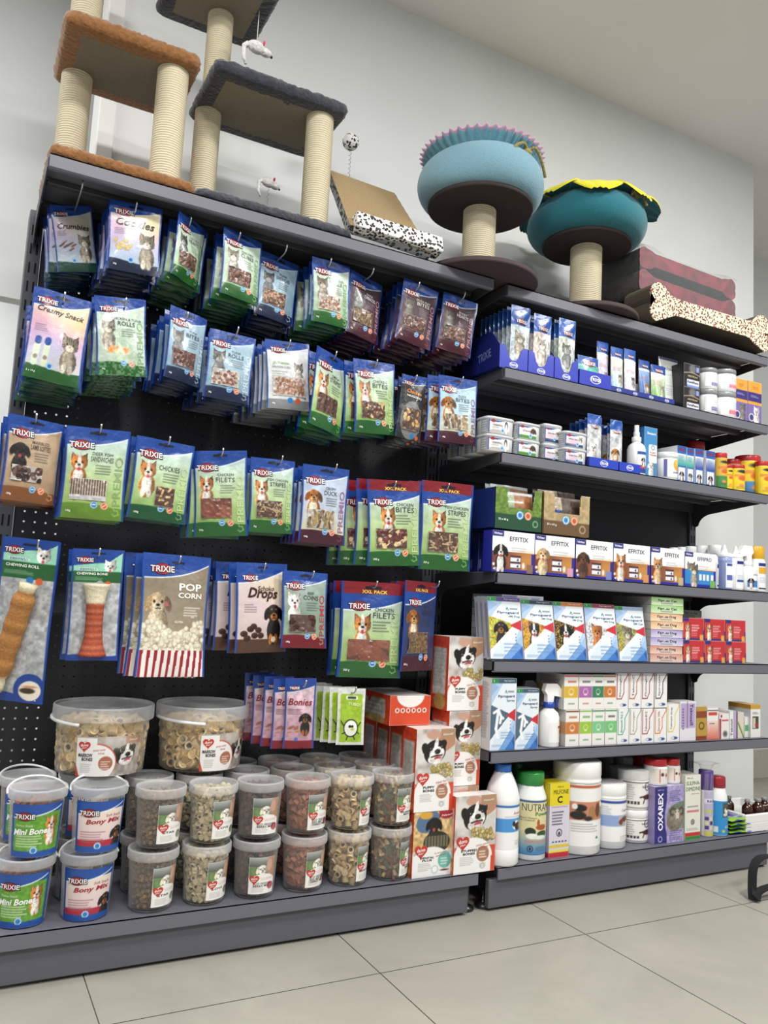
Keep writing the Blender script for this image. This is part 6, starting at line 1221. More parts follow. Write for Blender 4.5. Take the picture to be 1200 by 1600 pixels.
# printed display boxes standing on them
zs = float(zof(838, 1.47, YA)) + .0
def shelf_box(label, x0, x1, yt, yb_, arts, notch, sidec, bagart, words, nbag, lb2):
    Yb = YA + .003; zb_ = float(zof(yb_, float(xof(x0, 1.06, Yb)), Yb)); zb_ = max(zb_, Z4 + .125); xa, xb = float(xof(x0, zb_, Yb)), float(xof(x1, zb_, Yb)); w = xb - xa; h = float(zof(yt, (xa + xb) / 2, Yb)) - zb_; t = thing('display_box', label, 'display box', ((xa + xb) / 2, Yb, zb_)); H = h / w
    c = Cv(H, 76, seed=4); arts(c); S = flat_S(w, h, H); m = MB(); U, V_ = c.x, c.y; P = S(U.ravel(), V_.ravel(), 0); hh, ww = c.a.shape[:2]; i = (np.arange(hh - 1)[:, None] * ww + np.arange(ww - 1)[None]).ravel(); f = np.stack([i, i + 1, i + ww + 1, i + ww], 1)
    cu, cv_ = U.ravel()[i], V_.ravel()[i] / H; f = f[~notch(cu, cv_)]; m.add(P, f, c.a.reshape(-1, 3), 'printed_card'); P2 = P + [0, .002, 0]; m.add(P2, f[:, ::-1].copy(), sidec, 'printed_card'); words(m, S, H); m.build('front_panel', t)
    m = MB(); m.box(-w / 2, -w / 2 + .002, 0, .17, 0, h * .98, sidec, 'printed_card'); m.build('side_panel', t); m = MB(); m.box(w / 2 - .002, w / 2, 0, .17, 0, h * .98, sidec, 'printed_card'); m.build('side_panel', t); m = MB(); m.box(-w / 2, w / 2, .168, .17, 0, h, sidec, 'printed_card'); m.box(-w / 2, w / 2, .002, .168, 0, .002, sidec, 'printed_card'); m.build('back_panel', t)
    for j in range(nbag):
        p = stick_pouch(('foremost ' if j == 0 else 'further ') + lb2, (xa + xb) / 2 + .004 * (j % 2), Yb + .022 + j * .022, zb_ + .035 + .01 * (j == 1) , w * .80, h * .66 + .012 * j, bagart, None if j == 0 else lb2 + ' behind the foremost', lean=.15, badge_=False, rz=.08 * (j - 1), bul=.008)
    return t
def grass_art(c): H = c.H; c.rect(0, 0, 1, H, '5a7a2c'); k = vnoise(c.h, c.w, 2.0, c.rs); k2 = vnoise(c.h, c.w, 6, c.rs); c.mix(k, 'a3bc5a', .8); c.mix(k2 * .8, '3c5a20', .7); c.sd(c.y - .36 * H, '1f4a30'); c.ell(.53, .36 * H, .075, .075, '2f7fc4'); c.ring(.53, .36 * H, .055, .010, 'e8f2fa'); c.ell(.70, .36 * H, .072, .072, 'c85a34'); c.ring(.70, .36 * H, .055, .008, 'f4e2d8'); c.ring(.86, .18 * H, .05, .008, 'a8c49a')
def wood_art(c): H = c.H; c.rect(0, 0, 1, H, 'b09a72'); c.noise(.25, 3); c.sd(c.y - .32 * H, '6a5034'); c.ell(.48, .36 * H, .075, .075, '2f7fc4'); c.ring(.48, .36 * H, .055, .010, 'e8f2fa'); c.ell(.66, .36 * H, .072, .072, 'c85a34'); c.ring(.66, .36 * H, .055, .008, 'f4e2d8'); c.ring(.84, .17 * H, .06, .008, 'cbb894')
n1 = lambda u, v: (np.abs(u - .53) < .30 - .10 * (1 - v)) & (v > .52 - .05 * np.abs(u - .53)); n2 = lambda u, v: (np.abs(u - .50) < .29 - .06 * (1 - v)) & (v > .50)
def bagA(c): H = c.H; c.rect(0, 0, 1, H, '9aae8c'); c.rect(.5, 0, 1, H, 'a06a42'); c.noise(.2, 4); c.rect(0, 0, 1, .3 * H, '24408f'); c.rect(0, .9 * H, 1, H, 'b9c0c4')
def bagB(c): H = c.H; c.rect(0, 0, 1, H, 'a89a84'); c.rect(.5, 0, 1, H, '4a3a30'); c.noise(.3, 4); c.rect(0, .3 * H, .5, .5 * H, '24408f')
WT = lambda m, S, H: (put(m, S, '30 x 60 g', .18, .22 * H, .20, .045, 'e6ece2', 0, .02), None)
shelf_box('grass printed display box with dark blue flap standing on the spot-on boxes', 772, 846, 764, 832, grass_art, n1, '1c2f74', bagA, WT, 3, 'green and brown snack bag in the grass printed box')
shelf_box('wood printed tan display box beside the grass printed one', 848, 921, 772, 842, wood_art, n2, '8a7450', bagB, WT, 3, 'brown snack bag in the wood printed box')
# bottles at the right end
BP = [(.9, 0), (.98, .02), (.98, .60), (.90, .70), (.5, .80), (.48, .84)]; BC = [(.60, .80), (.64, .81), (.64, .98), (.58, 1)]
def plain_lab(*bands):
    def f(c):
        c.rect(0, 0, 1, c.H, 'eceef2')
        for (y0, y1, col) in bands: c.rect(.1, y0 * c.H, .9, y1 * c.H, col)
        c.bars(.15, .45 * c.H, .7, 5, .09, '7a84a8', .5)
    return f
for i, (a, b_, yt) in enumerate(((1046, 1058, 856), (1059, 1070, 855), (1071, 1086, 854), (1087, 1103, 853))):
    cylinder_item('medicine_bottle', ('first', 'second', 'third', 'fourth')[i] + ' white screw cap showing above the chihuahua and cat boxes', 'bottle', a, b_, yt, Z4 + .0005, YA + .11, [(.9, 0), (.98, .02), (.98, .74), (.7, .80), (.7, .83)], None, None, ([(.82, .81), (.86, .82), (.86, .98), (.8, 1)], 'e2e4e6', True))
cylinder_item('medicine_bottle', 'tall white bottle with ribbed white cap beside the cat box', 'bottle', 1107, 1127, 852, Z4 + .0005, YA + .06, BP, plain_lab((.8, .95, '262a78'), (.05, .12, '20242a')), None, ([(.66, .80), (.72, .81), (.72, .98), (.66, 1)], 'dfe2e4', True), (.03, .58), 1.6)
cylinder_item('ear_cleaner_bottle', 'milky blue bottle with pointed nozzle and blue collar', 'bottle', 1123, 1140, 851, Z4 + .0005, YA + .03, [(.9, 0), (.96, .02), (.92, .45), (1, .62), (.96, .70), (.8, .72)], plain_lab((.85, .95, '3a4a9a'), (.3, .5, '4a5ab0')), None, ([(.9, .71), (.94, .72), (.94, .80), (.42, .82), (.30, .90), (.14, .99), (.1, 1)], 'e9ecf0'), (.04, .60), 1.4, body='8f9ccb')
cylinder_item('ear_cleaner_bottle', 'white bottle with pointed nozzle and blue collar', 'bottle', 1141, 1157, 853, Z4 + .0005, YA + .012, [(.92, 0), (.98, .02), (.98, .70), (.8, .72)], plain_lab((.84, .95, '262a78'), (.22, .3, '2a4a9a')), None, ([(.9, .71), (.94, .72), (.94, .79), (.42, .82), (.28, .90), (.14, .99), (.1, 1)], 'e9ecf0'), (.04, .68), 1.7)
spray_bottle('small white trigger spray with blue cat label', 1158, 1177, 853, Z4 + .0005, YA - .0 + .012, lambda c: (c.rect(0, 0, 1, c.H, 'eef0f2'), c.rect(0, .1 * c.H, 1, .45 * c.H, '3f7fc0'), pet(c, .2, .45 * c.H, .13, 'bern')), T('EFFIPRO', .6, .75, .5, .08, '4a5a80'), dirx=-1, lab=(.04, .46), aw=2.0, bodyf=.55)
cylinder_item('medicine_bottle', 'white shampoo bottle with large yellow cap at the shelf end', 'bottle', 1171, 1190, 854, Z4 + .0005, YA + .035, [(.94, 0), (1, .02), (1, .66), (.9, .70), (.9, .72)], plain_lab((.84, .95, '262a78'), (.58, .80, 'e0a82a'), (.05, .10, '20242a')), None, ([(.86, .70), (.9, .71), (.86, .98), (.8, 1)], 'e0aa22'), (.03, .66), 1.5)
cylinder_item('medicine_bottle', 'second yellow capped bottle behind the trigger spray', 'bottle', 1148, 1164, 862, Z4 + .0005, YA + .13, [(.94, 0), (1, .02), (1, .66), (.9, .70), (.9, .72)], None, None, ([(.86, .70), (.9, .71), (.86, .98), (.8, 1)], 'e0aa22'), (.03, .66), 1.5)

# ---- fourth right shelf: leaning spot-on boxes, flat boxes, red boxes
def facets(c):
    H = c.H; c.rect(0, 0, 1, H, 'e6edf4')
    for p, col in (([(0, H), (.55, H), (0, .62 * H)], 'a9c4e4'), ([(0, .95 * H), (.3, .88 * H), (0, .76 * H)], '8fb2dc'), ([(.35, 0), (1, 0), (1, .40 * H)], '5a92d4'), ([(.6, 0), (1, 0), (1, .22 * H)], '2f6cbc'), ([(.75, .30 * H), (1, .55 * H), (1, .2 * H)], 'a9c8ea'), ([(0, 0), (.35, 0), (.7, .3 * H), (.3, .25 * H)], 'd3e2f2'), ([(.88, .12 * H), (1, .2 * H), (1, .0)], '1f4f9c')): c.poly(p, col, .8)
def art_fipro(pt, strip, bg, spray=False):
    def f(c):
        H = c.H; facets(c); a = .66 if not spray else .60
        pts = [(0, (a + .03) * H), (.78, (a - .10) * H), (.12, .20 * H), (0, .14 * H)]; c.poly(pts, bg)
        if not spray:
            k = Cv(H, c.w, bg, 3); k.noise(.7, 3); k.noise(.8, 2, 'e0b83c' if pt != 'pom' else 'e8e6e4'); pet(k, .36, .50 * H, .165, pt); M = Cv(H, c.w, '000000'); M.poly(pts, 'ffffff'); q = M.a[..., :1]; c.a = c.a * (1 - q) + k.a * q
        else:
            c.line([(.12, .52 * H), (.30, .56 * H), (.42, .46 * H), (.50, .44 * H)], .045, 'f2f4f6'); c.line([(.30, .56 * H), (.26, .42 * H), (.22, .30 * H), (.30, .18 * H)], .055, 'f2f4f6'); c.line([(.42, .46 * H), (.38, .38 * H)], .05, 'f2f4f6')
        c.poly([(.62, (a - .12) * H), (1, (a - .02) * H), (1, (a - .21) * H)], 'c8303a'); c.rect(0, .93 * H, .26, H, '2a8a44'); c.rect(.26, .93 * H, 1, H, strip)
        c.bars(.42, .24 * H, .5, 3, .085, '6a86b0', .55); c.bars(.08, .07 * H, .5, 2, .035, '4a6a9a', .5); [c.ell(.80, (.40 - .05 * q) * H, .014, .014, '2a3a5a') for q in range(3)]; c.line([(.55, .80 * H), (.58, .83 * H), (.62, .79 * H)], .012, '1f7a5a'); c.rect(.66, .80 * H, .9, .825 * H, '5a6a78', 0, .7)
    return f
def w_fipro(l2): return Ws(T('Fiproguard', .60, .745, .66, .050, '22407a', 0, .018), T(l2, .78, .685, .34, .04, '2f7a66', 0, .015), T('3', .08, .965, None, .035, 'e8f4e8'), T('Fiproguard', .70, .965, .4, .025, 'e8ecf2'))
LEAN = .16
for i, (a, b_, pt, st, bg, lb) in enumerate(((767, 819, 'dachs', '5a4a8a', 'a9b04a', 'a black and tan dog on yellow leaves'), (820, 870, 'husky', '2a3a4a', 'b8803c', 'a black and white husky'), (871, 918, 'bern', 'c8743a', '3a2a1c', 'a spotted collie in the dark'), (920, 968, 'pom', '8a2f4a', 'b8bcc0', 'an orange fluffy spitz'), (969, 1013, 'tabby', '9ab4d8', '7a8a5a', 'a seated tabby cat'))):
    xa, xb = float(xof(a, Z5, YA)), float(xof(b_, Z5, YA)); zt = float(zof((933, 938, 941, 944, 948)[i], (xa + xb) / 2, YA + .035)); hh = (zt - Z5) / math.cos(LEAN)
    for j in range(3 if i == 0 else 2):
        carton('blue faceted box leaning back, front shows ' + lb if j == 0 else 'box standing right behind the one showing ' + lb, 'medicine box', 0, 0, 0, Z5 + .003, YA + .001 + j * .0225, .020, art_fipro(pt, st, bg), w_fipro('SM Dog' if i < 4 else 'SM Cat'), lambda c: (c.rect(-1, -1, 2, 9, 'a9aab8'), c.rect(.25, .3, .7, c.H * .9, '5a5c7a', 0, .5)), top='c9ccd6', lean=LEAN, name='medicine_box', X=(xa + .0005, xb - .0005, Z5 + hh), group=None if j == 0 else 'boxes behind the one showing ' + lb)
zz = Z5 + .001; xs0 = float(xof(976, Z5, YA))
def flat_front(c1, c2): return lambda c: (c.rect(0, 0, 1, c.H, 'eef0ee'), c.grad(0, c.H, c2, c1), c.ell(.5, .5 * c.H, .36, .6 * c.H, 'eef0ec', 0, .45, 6), c.bars(.3, .22 * c.H, .4, 1, .05, '4a4a4a', .5))
Yb = YA + .004; xa, xb = float(xof(1016, Z5, Yb)), float(xof(1067, Z5, Yb)); ztop = float(zof(933, (xa + xb) / 2, Yb)); hb = (ztop - Z5 - .002) / 8
fb = [('d0826a', 'e9c8bc', 'Dog', 'salmon'), ('d0826a', 'e9c8bc', 'Dog', 'salmon'), ('9a8cc8', 'd6d0ea', 'Dog', 'violet'), ('9a8cc8', 'd6d0ea', 'Dog', 'violet'), ('e0a06a', 'f2d8b8', 'Dog', 'orange'), ('e0a06a', 'f2d8b8', 'Dog', 'orange'), ('8ac06a', 'd0e6b8', 'Cat', 'green'), ('8ac06a', 'd0e6b8', 'Cat', 'green')]
prev = None
for i, (c1, c2, an, cl) in enumerate(fb):
    if i % 2 == 0:
        prev = carton('lower ' + cl + ' ended flat box in the stack of eight beside the red boxes', 'medicine box', 0, 0, 0, Z5 + .001 + i * hb, Yb, .17, flat_front(c1, c2), T('Fipr..es ' + an, .5, .56, .58, .40, '2a2a2e', 0, .015), 'a8a6a2', top='c9c7c2', name='flat_medicine_box', X=(xa, xb, Z5 + .001 + (i + 1) * hb - .0008), n=60)
    else: clone(prev, (prev.location.x + .0015 * (i % 4 - 2), Yb + .001, Z5 + .001 + i * hb), .012, 'upper ' + cl + ' ended flat box in the stack of eight beside the red boxes')
xa2 = float(xof(1068, Z5, YA + .10)); xb2 = float(xof(1106, Z5, YA + .10)); zt2 = float(zof(939, xb2, YA + .10))
for i in range(7):
    z_ = Z5 + .001 + i * .0245
    if z_ + .0245 < zt2 + .03: carton('dim green ended flat box in the stack behind the red boxes', 'medicine box', 0, 0, 0, z_, YA + .12, .11, flat_front('8a9a7a', 'b4baa8'), T('Fipr..es Cat', .5, .56, .58, .40, '2a2a2e', 0, .015), 'a8a6a2', top='c9c7c2', name='flat_medicine_box', X=(xa2 + .004, xa2 + .11, z_ + .0238), n=40, group='flat boxes behind the red boxes')
def art_red(c): H = c.H; c.rect(0, 0, 1, H, 'c02f34'); c.rect(.0, 0, .9, .09 * H, '262a78'); c.rect(.94, .0, 1, .45 * H, '262a78'); c.rect(0, .84 * H, .26, H, '262a78'); pet(c, .22, .55 * H, .12, 'jack'); c.rect(.80, 0, .96, .25 * H, 'e8a83a'); c.bars(.40, .66 * H, .38, 3, .08, 'f2d8d8', .8); c.bars(.40, .40 * H, .3, 3, .07, 'e8a8a8', .7)
rw = 0
for lvl, (yt, yb_) in enumerate(((1001, 1034), (968, 1001))):
    for i, (a, b_) in enumerate(((1068, 1101), (1102, 1134), (1135, 1166))):
        za = Z5 + .001 if lvl == 0 else zr_ ; Yr = YA + .004
        if lvl == 0 and i == 0: hr = float(zof(1001, float(xof(1100, Z5, Yr)), Yr)) - Z5 - .001; zr_ = Z5 + .001 + hr + .0006
        xa, xb = float(xof(a, Z5, Yr)), float(xof(b_, Z5, Yr)); xo = -.003 * lvl
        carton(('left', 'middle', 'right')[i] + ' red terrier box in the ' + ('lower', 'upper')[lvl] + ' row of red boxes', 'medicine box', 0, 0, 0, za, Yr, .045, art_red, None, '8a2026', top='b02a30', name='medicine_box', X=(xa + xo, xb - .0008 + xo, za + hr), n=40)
o = [float(xof(704, Z5, YA + .02)), float(xof(750, Z5, YA + .02))]
for i in range(9):
    z_ = Z5 + .001 + i * .0205
    carton('flat pale box in the dim stack left of the leaning dog boxes', 'medicine box', 0, 0, 0, z_, YA + .03, .15, lambda c: (c.rect(0, 0, 1, c.H, 'b9bcc8'), c.rect(0, 0, .35, c.H, '6a6c9a'), c.bars(.42, c.H * .6, .2, 2, .04, '5a6a8a', .7), c.rect(.7, .3 * c.H, .9, .7 * c.H, '6a8aa8')), None, 'a8aab6', top='b0b2be', name='flat_medicine_box', X=(1.40, 1.55, z_ + .0195), n=40, group='flat boxes left of the leaning dog boxes')

# ---- fifth right shelf: sprays and small cartons
for a, b_, yt, lb in ((765, 804, 1060, 'tall grey and blue spray carton with a white dog outline'), (805, 840, 1076, 'shorter grey and blue spray carton beside the spray bottle')):
    carton(lb, 'medicine box', a, b_, yt, Z6 + .0005, YA - .003, .06, art_fipro('tabby', '3f5a6e', '4f677c', True), w_fipro('Spray'), lambda c: (c.rect(-1, -1, 2, 9, 'd5d7da'), c.bars(.2, c.H * .93, .6, 26, .10, '5a5e68', .6)), top='b9bcc2', name='medicine_box')
spray_bottle('white trigger spray bottle with blue collar and kitten label', 843, 869, 1068, Z6 + .0005, YA + .025, lambda c: (c.rect(0, 0, 1, c.H, 'eef0f0'), c.rect(.45, .10 * c.H, .95, .75 * c.H, 'e6ddcc'), c.rect(.45, .70 * c.H, .9, .80 * c.H, 'a02f3a'), pet(c, .70, .42 * c.H, .13, 'tabby')), None, colc='2348a8', lab=(.08, .40), aw=2.2, az=-70, bodyf=.60, az2=.1)
spray_bottle('grey headed spray bottle standing in the dark behind the white one', 812, 832, 1063, Z6 + .0005, YA + .12, None, None, body='9a9ea6', headc='8a8e96', colc='3a4a7a', bodyf=.60)
def art_vit(top, band, tc='c03a4a'): return lambda c: (c.rect(0, 0, 1, c.H, 'eceae6'), c.rect(0, .93 * c.H, 1, .97 * c.H, top), c.rect(0, .33 * c.H, 1, .66 * c.H, band), c.ring(.5, .50 * c.H, .17, .02, 'f2efe8', .8), c.rect(.4, .40 * c.H, .6, .45 * c.H, 'f2efe8', 0, .7), c.rect(.25, .76 * c.H, .85, .82 * c.H, tc, 0, .7), c.rect(.3, .14 * c.H, .75, .18 * c.H, '4a8a5a' if tc[0] != '4' else 'c05a5a', 0, .7))
Ym = float(zof(1108, 1.72, YA + .004))
vt = [((881, 903), (904, 925), (925, 943), (943, 962)), ((883, 904), (905, 924), (925, 944), (945, 963))]
vc = [[('b02a34', 'd8b03c', 'c0503a'), ('7a3a6a', 'a86aa8', '4a4a6a'), ('2a5a3a', '3a8058', '4a4a4a'), ('8a4a2a', 'c8783a', '3a3a3a')], [('6a3a24', 'c87a3c', 'b05a3a'), ('7ab03a', '9ac43c', '5a9a4a'), ('3a7a4a', '7ac48a', '5aa06a'), ('3a8a4a', '74c078', '3a3a3a')]]
nm = [['yellow', 'violet', 'dark green', 'orange'], ['burnt orange', 'lime', 'pale green', 'mint']]
for lv in (0, 1):
    za, zb_ = (Z6 + .0005, Ym - .0004) if lv == 1 else (Ym + .0003, float(zof(1054, 1.72, YA + .004)))
    for i, (a, b_) in enumerate(vt[lv]):
        xa, xb = float(xof(a, za, YA + .004)), float(xof(b_, za, YA + .004))
        carton('small white carton with ' + nm[lv][i] + ' band, ' + ('upper', 'lower')[lv] + ' of two rows', 'medicine box', 0, 0, 0, za, YA + .004, .13 if i == 0 else .06, art_vit(*vc[lv][i]), None, (lambda c, b=vc[lv][i][1]: (c.rect(-1, -1, 2, 9, 'cfccc6'), c.rect(-1, .33 * c.H, 2, .66 * c.H, b, 0, .6), c.bars(.15, c.H * .9, .7, 3, .06, '6a6a6a', .5))) if i == 0 else 'd9d6d0', top='dcdad6', name='medicine_box', X=(xa, xb - .0006, zb_), n=26)
def art_tek(col): return lambda c: (c.rect(0, 0, 1, c.H, 'edeceb'), c.line([(.08, c.H * .97), (.08, .26 * c.H), (.45, .26 * c.H), (.65, .42 * c.H), (.65, .72 * c.H), (.95, .92 * c.H), (.95, c.H)], .028, col), c.ell(.6, .09 * c.H, .26, .10, 'a8b4c4'), c.ell(.66, .09 * c.H, .2, .07, '2f4a8a'), c.ell(.5, .09 * c.H, .1, .05, 'edeceb'))
def tk(x0, x1, yt, z, t_, col, lb, tcol=None):
    carton(lb, 'medicine box', x0, x1, yt, z, YA + .004, .05, art_tek(col), lambda m, S, H: put(m, S, t_, .36, .62 * H, min(.055 * len(t_) * 1.5 + .1, .62) * H * .95, .17, tcol or '4a3a3a', 90, .005, 0, .0005), 'dddbd8', top='e4e2e0', name='medicine_box', n=34)
for a, b_, t_, col, lb in ((962, 981, 'Flumeglin', '8a1f2e', 'tall upper carton with maroon outline, leftmost'), (982, 1001, 'Tekno-C', 'a84a2a', 'tall upper carton with rust outline'), (1002, 1021, 'Flumeglin', '8a1f2e', 'tall upper carton with maroon outline beside the black outlined one'), (1023, 1042, 'Spirotek', '26262a', 'tall upper carton with black outline')):
    tk(a, b_, 1050, Ym + .0003, t_, col, lb)
for a, b_, t_, col, lb, tcol in ((964, 982, 'Betasefi %2.5', '1f9a86', 'lower carton with teal outline', '2a9a86'), (983, 1001, 'Amoxygen', '8a9a7a', 'lower carton with sage outline', '7a8a6a'), (1002, 1021, 'Teknosel-B12', '9a2030', 'lower carton with crimson outline', '8a2030'), (1022, 1041, 'Enrocure 10%', 'd8622a', 'lower carton with orange outline', 'b8622a'), (1042, 1061, 'Teknojen Strep', 'd8c83a', 'lower carton with yellow outline', '4a5a9a')):
    tk(a, b_, 1107 if a != 1042 else 1100, Z6 + .0005, t_, col, lb, tcol)
def cart6(x0, x1, yt, art, lb, words=None, side='d9d6d2', top='dcdad6', d=.05, dy=.0): carton(lb, 'medicine box', x0, x1, yt, Z6 + .0005, YA + .004 + dy, d, art, words, side, top=top, name='medicine_box', n=34)
cart6(1062, 1087, 1096, lambda c: (c.rect(0, 0, 1, c.H, 'e2dfe6'), c.rect(.05, .32 * c.H, .95, .95 * c.H, 'b9a4cc'), c.rect(.45, .32 * c.H, .48, c.H, '3a2a5a'), c.bars(.15, .8 * c.H, .12, 8, .12, '3a2a5a', .8)), 'white and lilac carton with a vertical name', lambda m, S, H: put(m, S, 'Teknosill', .72, .66 * H, .54 * H, .20, '3a2a5a', -90, .01))
cart6(1088, 1104, 1104, lambda c: (c.rect(0, 0, 1, c.H, 'b8923c'), c.rect(0, 0, 1, .12 * c.H, '8a3a22'), c.rect(0, .66 * c.H, 1, .86 * c.H, '8a4226'), c.ring(.5, .42 * c.H, .22, .05, '5a4a1c')), 'gold and rust brown carton', None, '7a4a26')
cart6(1105, 1122, 1106, lambda c: (c.grad(0, .6 * c.H, 'd8705a', 'ecd8d2'), c.rect(0, .6 * c.H, 1, c.H, 'ece6e4'), c.rect(0, .90 * c.H, 1, .93 * c.H, '26262a'), c.rect(.1, .76 * c.H, .9, .86 * c.H, 'c8483a'), c.bars(.2, .5 * c.H, .6, 1, .10, '3a2a2a', .8)), 'white carton fading to salmon at its foot')
cart6(1124, 1139, 1115, lambda c: (c.rect(0, 0, 1, c.H, 'e6e2e0'), c.rect(0, 0, .18, .8 * c.H, 'a82a34'), c.ell(.2, .9 * c.H, .1, .1, 'a82a34'), c.ell(.6, .2 * c.H, .22, .2, '3a3a3a', 0, .8, 3), c.rect(.25, .7 * c.H, .95, .76 * c.H, 'c04a50')), 'small white carton with red spine and dark animal print', None, 'e0dedc')
cart6(1140, 1146, 1111, lambda c: (c.rect(0, 0, 1, c.H, 'e6e4e8')), 'thin white carton with vertical dark lettering', lambda m, S, H: put(m, S, 'Tekvisil', .5, .4 * H, .6 * H, .5, '3a2a4a', 90, .01), d=.09)
cart6(1147, 1152, 1111, lambda c: (c.rect(0, 0, 1, c.H, 'b9a4cc'), c.rect(.7, 0, 1, c.H, '4a2a3a')), 'very thin lilac and plum carton', d=.09)
cart6(1153, 1162, 1113, lambda c: (c.rect(0, 0, 1, c.H, 'd9cfc4'), c.line([(0, .6 * c.H), (1, 0)], .08, '3a8a3a'), c.line([(.1, .65 * c.H), (1.1, .05 * c.H)], .05, 'c8a83a')), 'narrow beige carton with a green diagonal')
cart6(1163, 1171, 1120, lambda c: (c.rect(0, 0, 1, c.H, 'e2e2de'), c.rect(.1, .3 * c.H, .8, .6 * c.H, '5aa87a')), 'low white carton with a green square', dy=.01)
cart6(1173, 1188, 1101, lambda c: (c.rect(0, 0, 1, c.H, 'e6e4e0'), c.rect(-1, .86 * c.H, 2, c.H, 'c8983a'), c.rect(.18, .26 * c.H, .82, .64 * c.H, '4a4a3a'), c.rect(.22, .28 * c.H, .5, .6 * c.H, 'c8c0b0'), c.ell(.6, .38 * c.H, .15, .14, 'a82a34'), c.bars(.2, .76 * c.H, .6, 2, .09, '3a3a3a', .7)), 'gold topped white carton at the shelf end', None, lambda c: (c.rect(-1, -1, 2, 9, 'c4c6c6'), c.rect(-1, .86 * c.H, 2, c.H, 'a87c2e')), 'c8983a', .09)

# ---- base shelf of the right bay: jars, bottles, cartons
B7 = Z7 + .0005
cylinder_item('medicine_bottle', 'large white canister with blue cap and cow label', 'bottle', 759, 804, 1192, B7, 1.898, [(.93, 0), (1, .02), (1, .16), (.97, .17), (.97, .60), (.99, .62), (.98, .66), (.82, .78), (.52, .90), (.46, .92)], lambda c: (c.rect(0, 0, 1, c.H, 'f0f1f2'), c.rect(0, .92 * c.H, 1, .97 * c.H, '2f6cb4'), c.rect(0, .38 * c.H, 1, .68 * c.H, '4a94d4'), c.ell(.62, .53 * c.H, .12, .10, 'f0f0ee'), c.ell(.68, .50 * c.H, .10, .09, '1d1d1d'), c.ell(.55, .56 * c.H, .05, .06, '1d1d1d'), c.ell(.78, .50 * c.H, .07, .06, '8a4a2c'), c.bars(.60, .18 * c.H, .35, 3, .04, '8a8e92', .5), c.bars(.3, .72 * c.H, .6, 1, .02, '3a3a3a', .5)), T('Amnovit', .70, .80, .36, .07, 'c0405a', 0, -.005, .15), ([(.44, .905), (.47, .91), (.47, .99), (.44, 1)], '2a6cc0', True), (.17, .62), 2.4, -88, n=70)
cylinder_item('supplement_jar', 'white bottle with green screw cap and farm animal label', 'jar', 805, 846, 1204, B7, 1.912, [(.93, 0), (1, .02), (1, .68), (.98, .72), (.80, .82), (.78, .86)], lambda c: (c.rect(0, 0, 1, c.H, 'dcd2a0'), c.grad(0, .45 * c.H, '3a7ab0', 'dcd2a0'), c.rect(0, .95 * c.H, 1, .985 * c.H, '2f5a9a'), c.ell(.35, .42 * c.H, .14, .10, '20301c'), c.ell(.40, .34 * c.H, .16, .07, 'eef0ea'), c.ell(.66, .50 * c.H, .17, .07, 'a8562a'), c.ell(.56, .58 * c.H, .04, .09, 'a8562a'), c.ell(.7, .38 * c.H, .17, .08, '2a4a30'), c.ell(.62, .32 * c.H, .2, .05, 'e4e6e0'), c.rect(.2, .22 * c.H, .95, .26 * c.H, 'c87a7a', 0, .7), c.ring(.35, .11 * c.H, .07, .010, '1a2a4a'), c.ell(.35, .11 * c.H, .03, .04, '1a2a4a'), c.bars(.5, .14 * c.H, .42, 3, .04, '2a4a7a', .7)), Ws(T('NUTRAM', .52, .86, .80, .13, '22305a', 0, -.005), T('Powder', .72, .745, .50, .07, '2f7a3a', 0, .02), T('Mineral Mixture', .28, .67, .46, .03, '4a4a3a'), T('For Livestock', .26, .63, .40, .03, '4a4a3a')), ([(.80, .85), (.84, .855), (.84, .98), (.80, 1)], '2f8a3f', True), (.07, .70), 2.35, -104, n=80)
def art_mil(c): H = c.H; c.rect(0, 0, 1, H, 'd6d0de'); c.rect(0, .70 * H, 1, H, 'e2cf1c'); c.rect(0, 0, 1, .07 * H, 'c02a38'); c.rect(0, .07 * H, 1, .10 * H, 'e4d83a'); c.rect(0, .13 * H, 1, .17 * H, 'd8c23a'); c.bars(.12, .61 * H, .62, 5, .115, '3a3a4a', .75); c.rect(.1, .67 * H, .9, .69 * H, 'c07a8a', 0, .6); c.ring(.5, .33 * H, .13, .018, '26262a'); c.ell(.5, .32 * H, .05, .07, '26262a'); [c.ell(.2 + k * .16, .21 * H, .045, .03, '2a2a2e') for k in range(5)]
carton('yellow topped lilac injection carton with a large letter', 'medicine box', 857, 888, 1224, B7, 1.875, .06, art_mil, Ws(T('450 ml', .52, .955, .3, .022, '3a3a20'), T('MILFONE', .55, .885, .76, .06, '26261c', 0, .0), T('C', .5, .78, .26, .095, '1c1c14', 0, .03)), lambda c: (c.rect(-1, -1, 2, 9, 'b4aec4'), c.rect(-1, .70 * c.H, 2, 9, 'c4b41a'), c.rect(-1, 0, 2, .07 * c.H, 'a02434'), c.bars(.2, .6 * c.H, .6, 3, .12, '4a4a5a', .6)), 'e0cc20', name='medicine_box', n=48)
JT = [(.93, 0), (1, .02), (1, .76), (.97, .775), (.94, .78)]; JTC = [(1.0, .775), (1.03, .785), (1.03, .80), (1.0, .81), (1.0, .83), (1.02, .84), (1.02, .98), (.98, 1)]
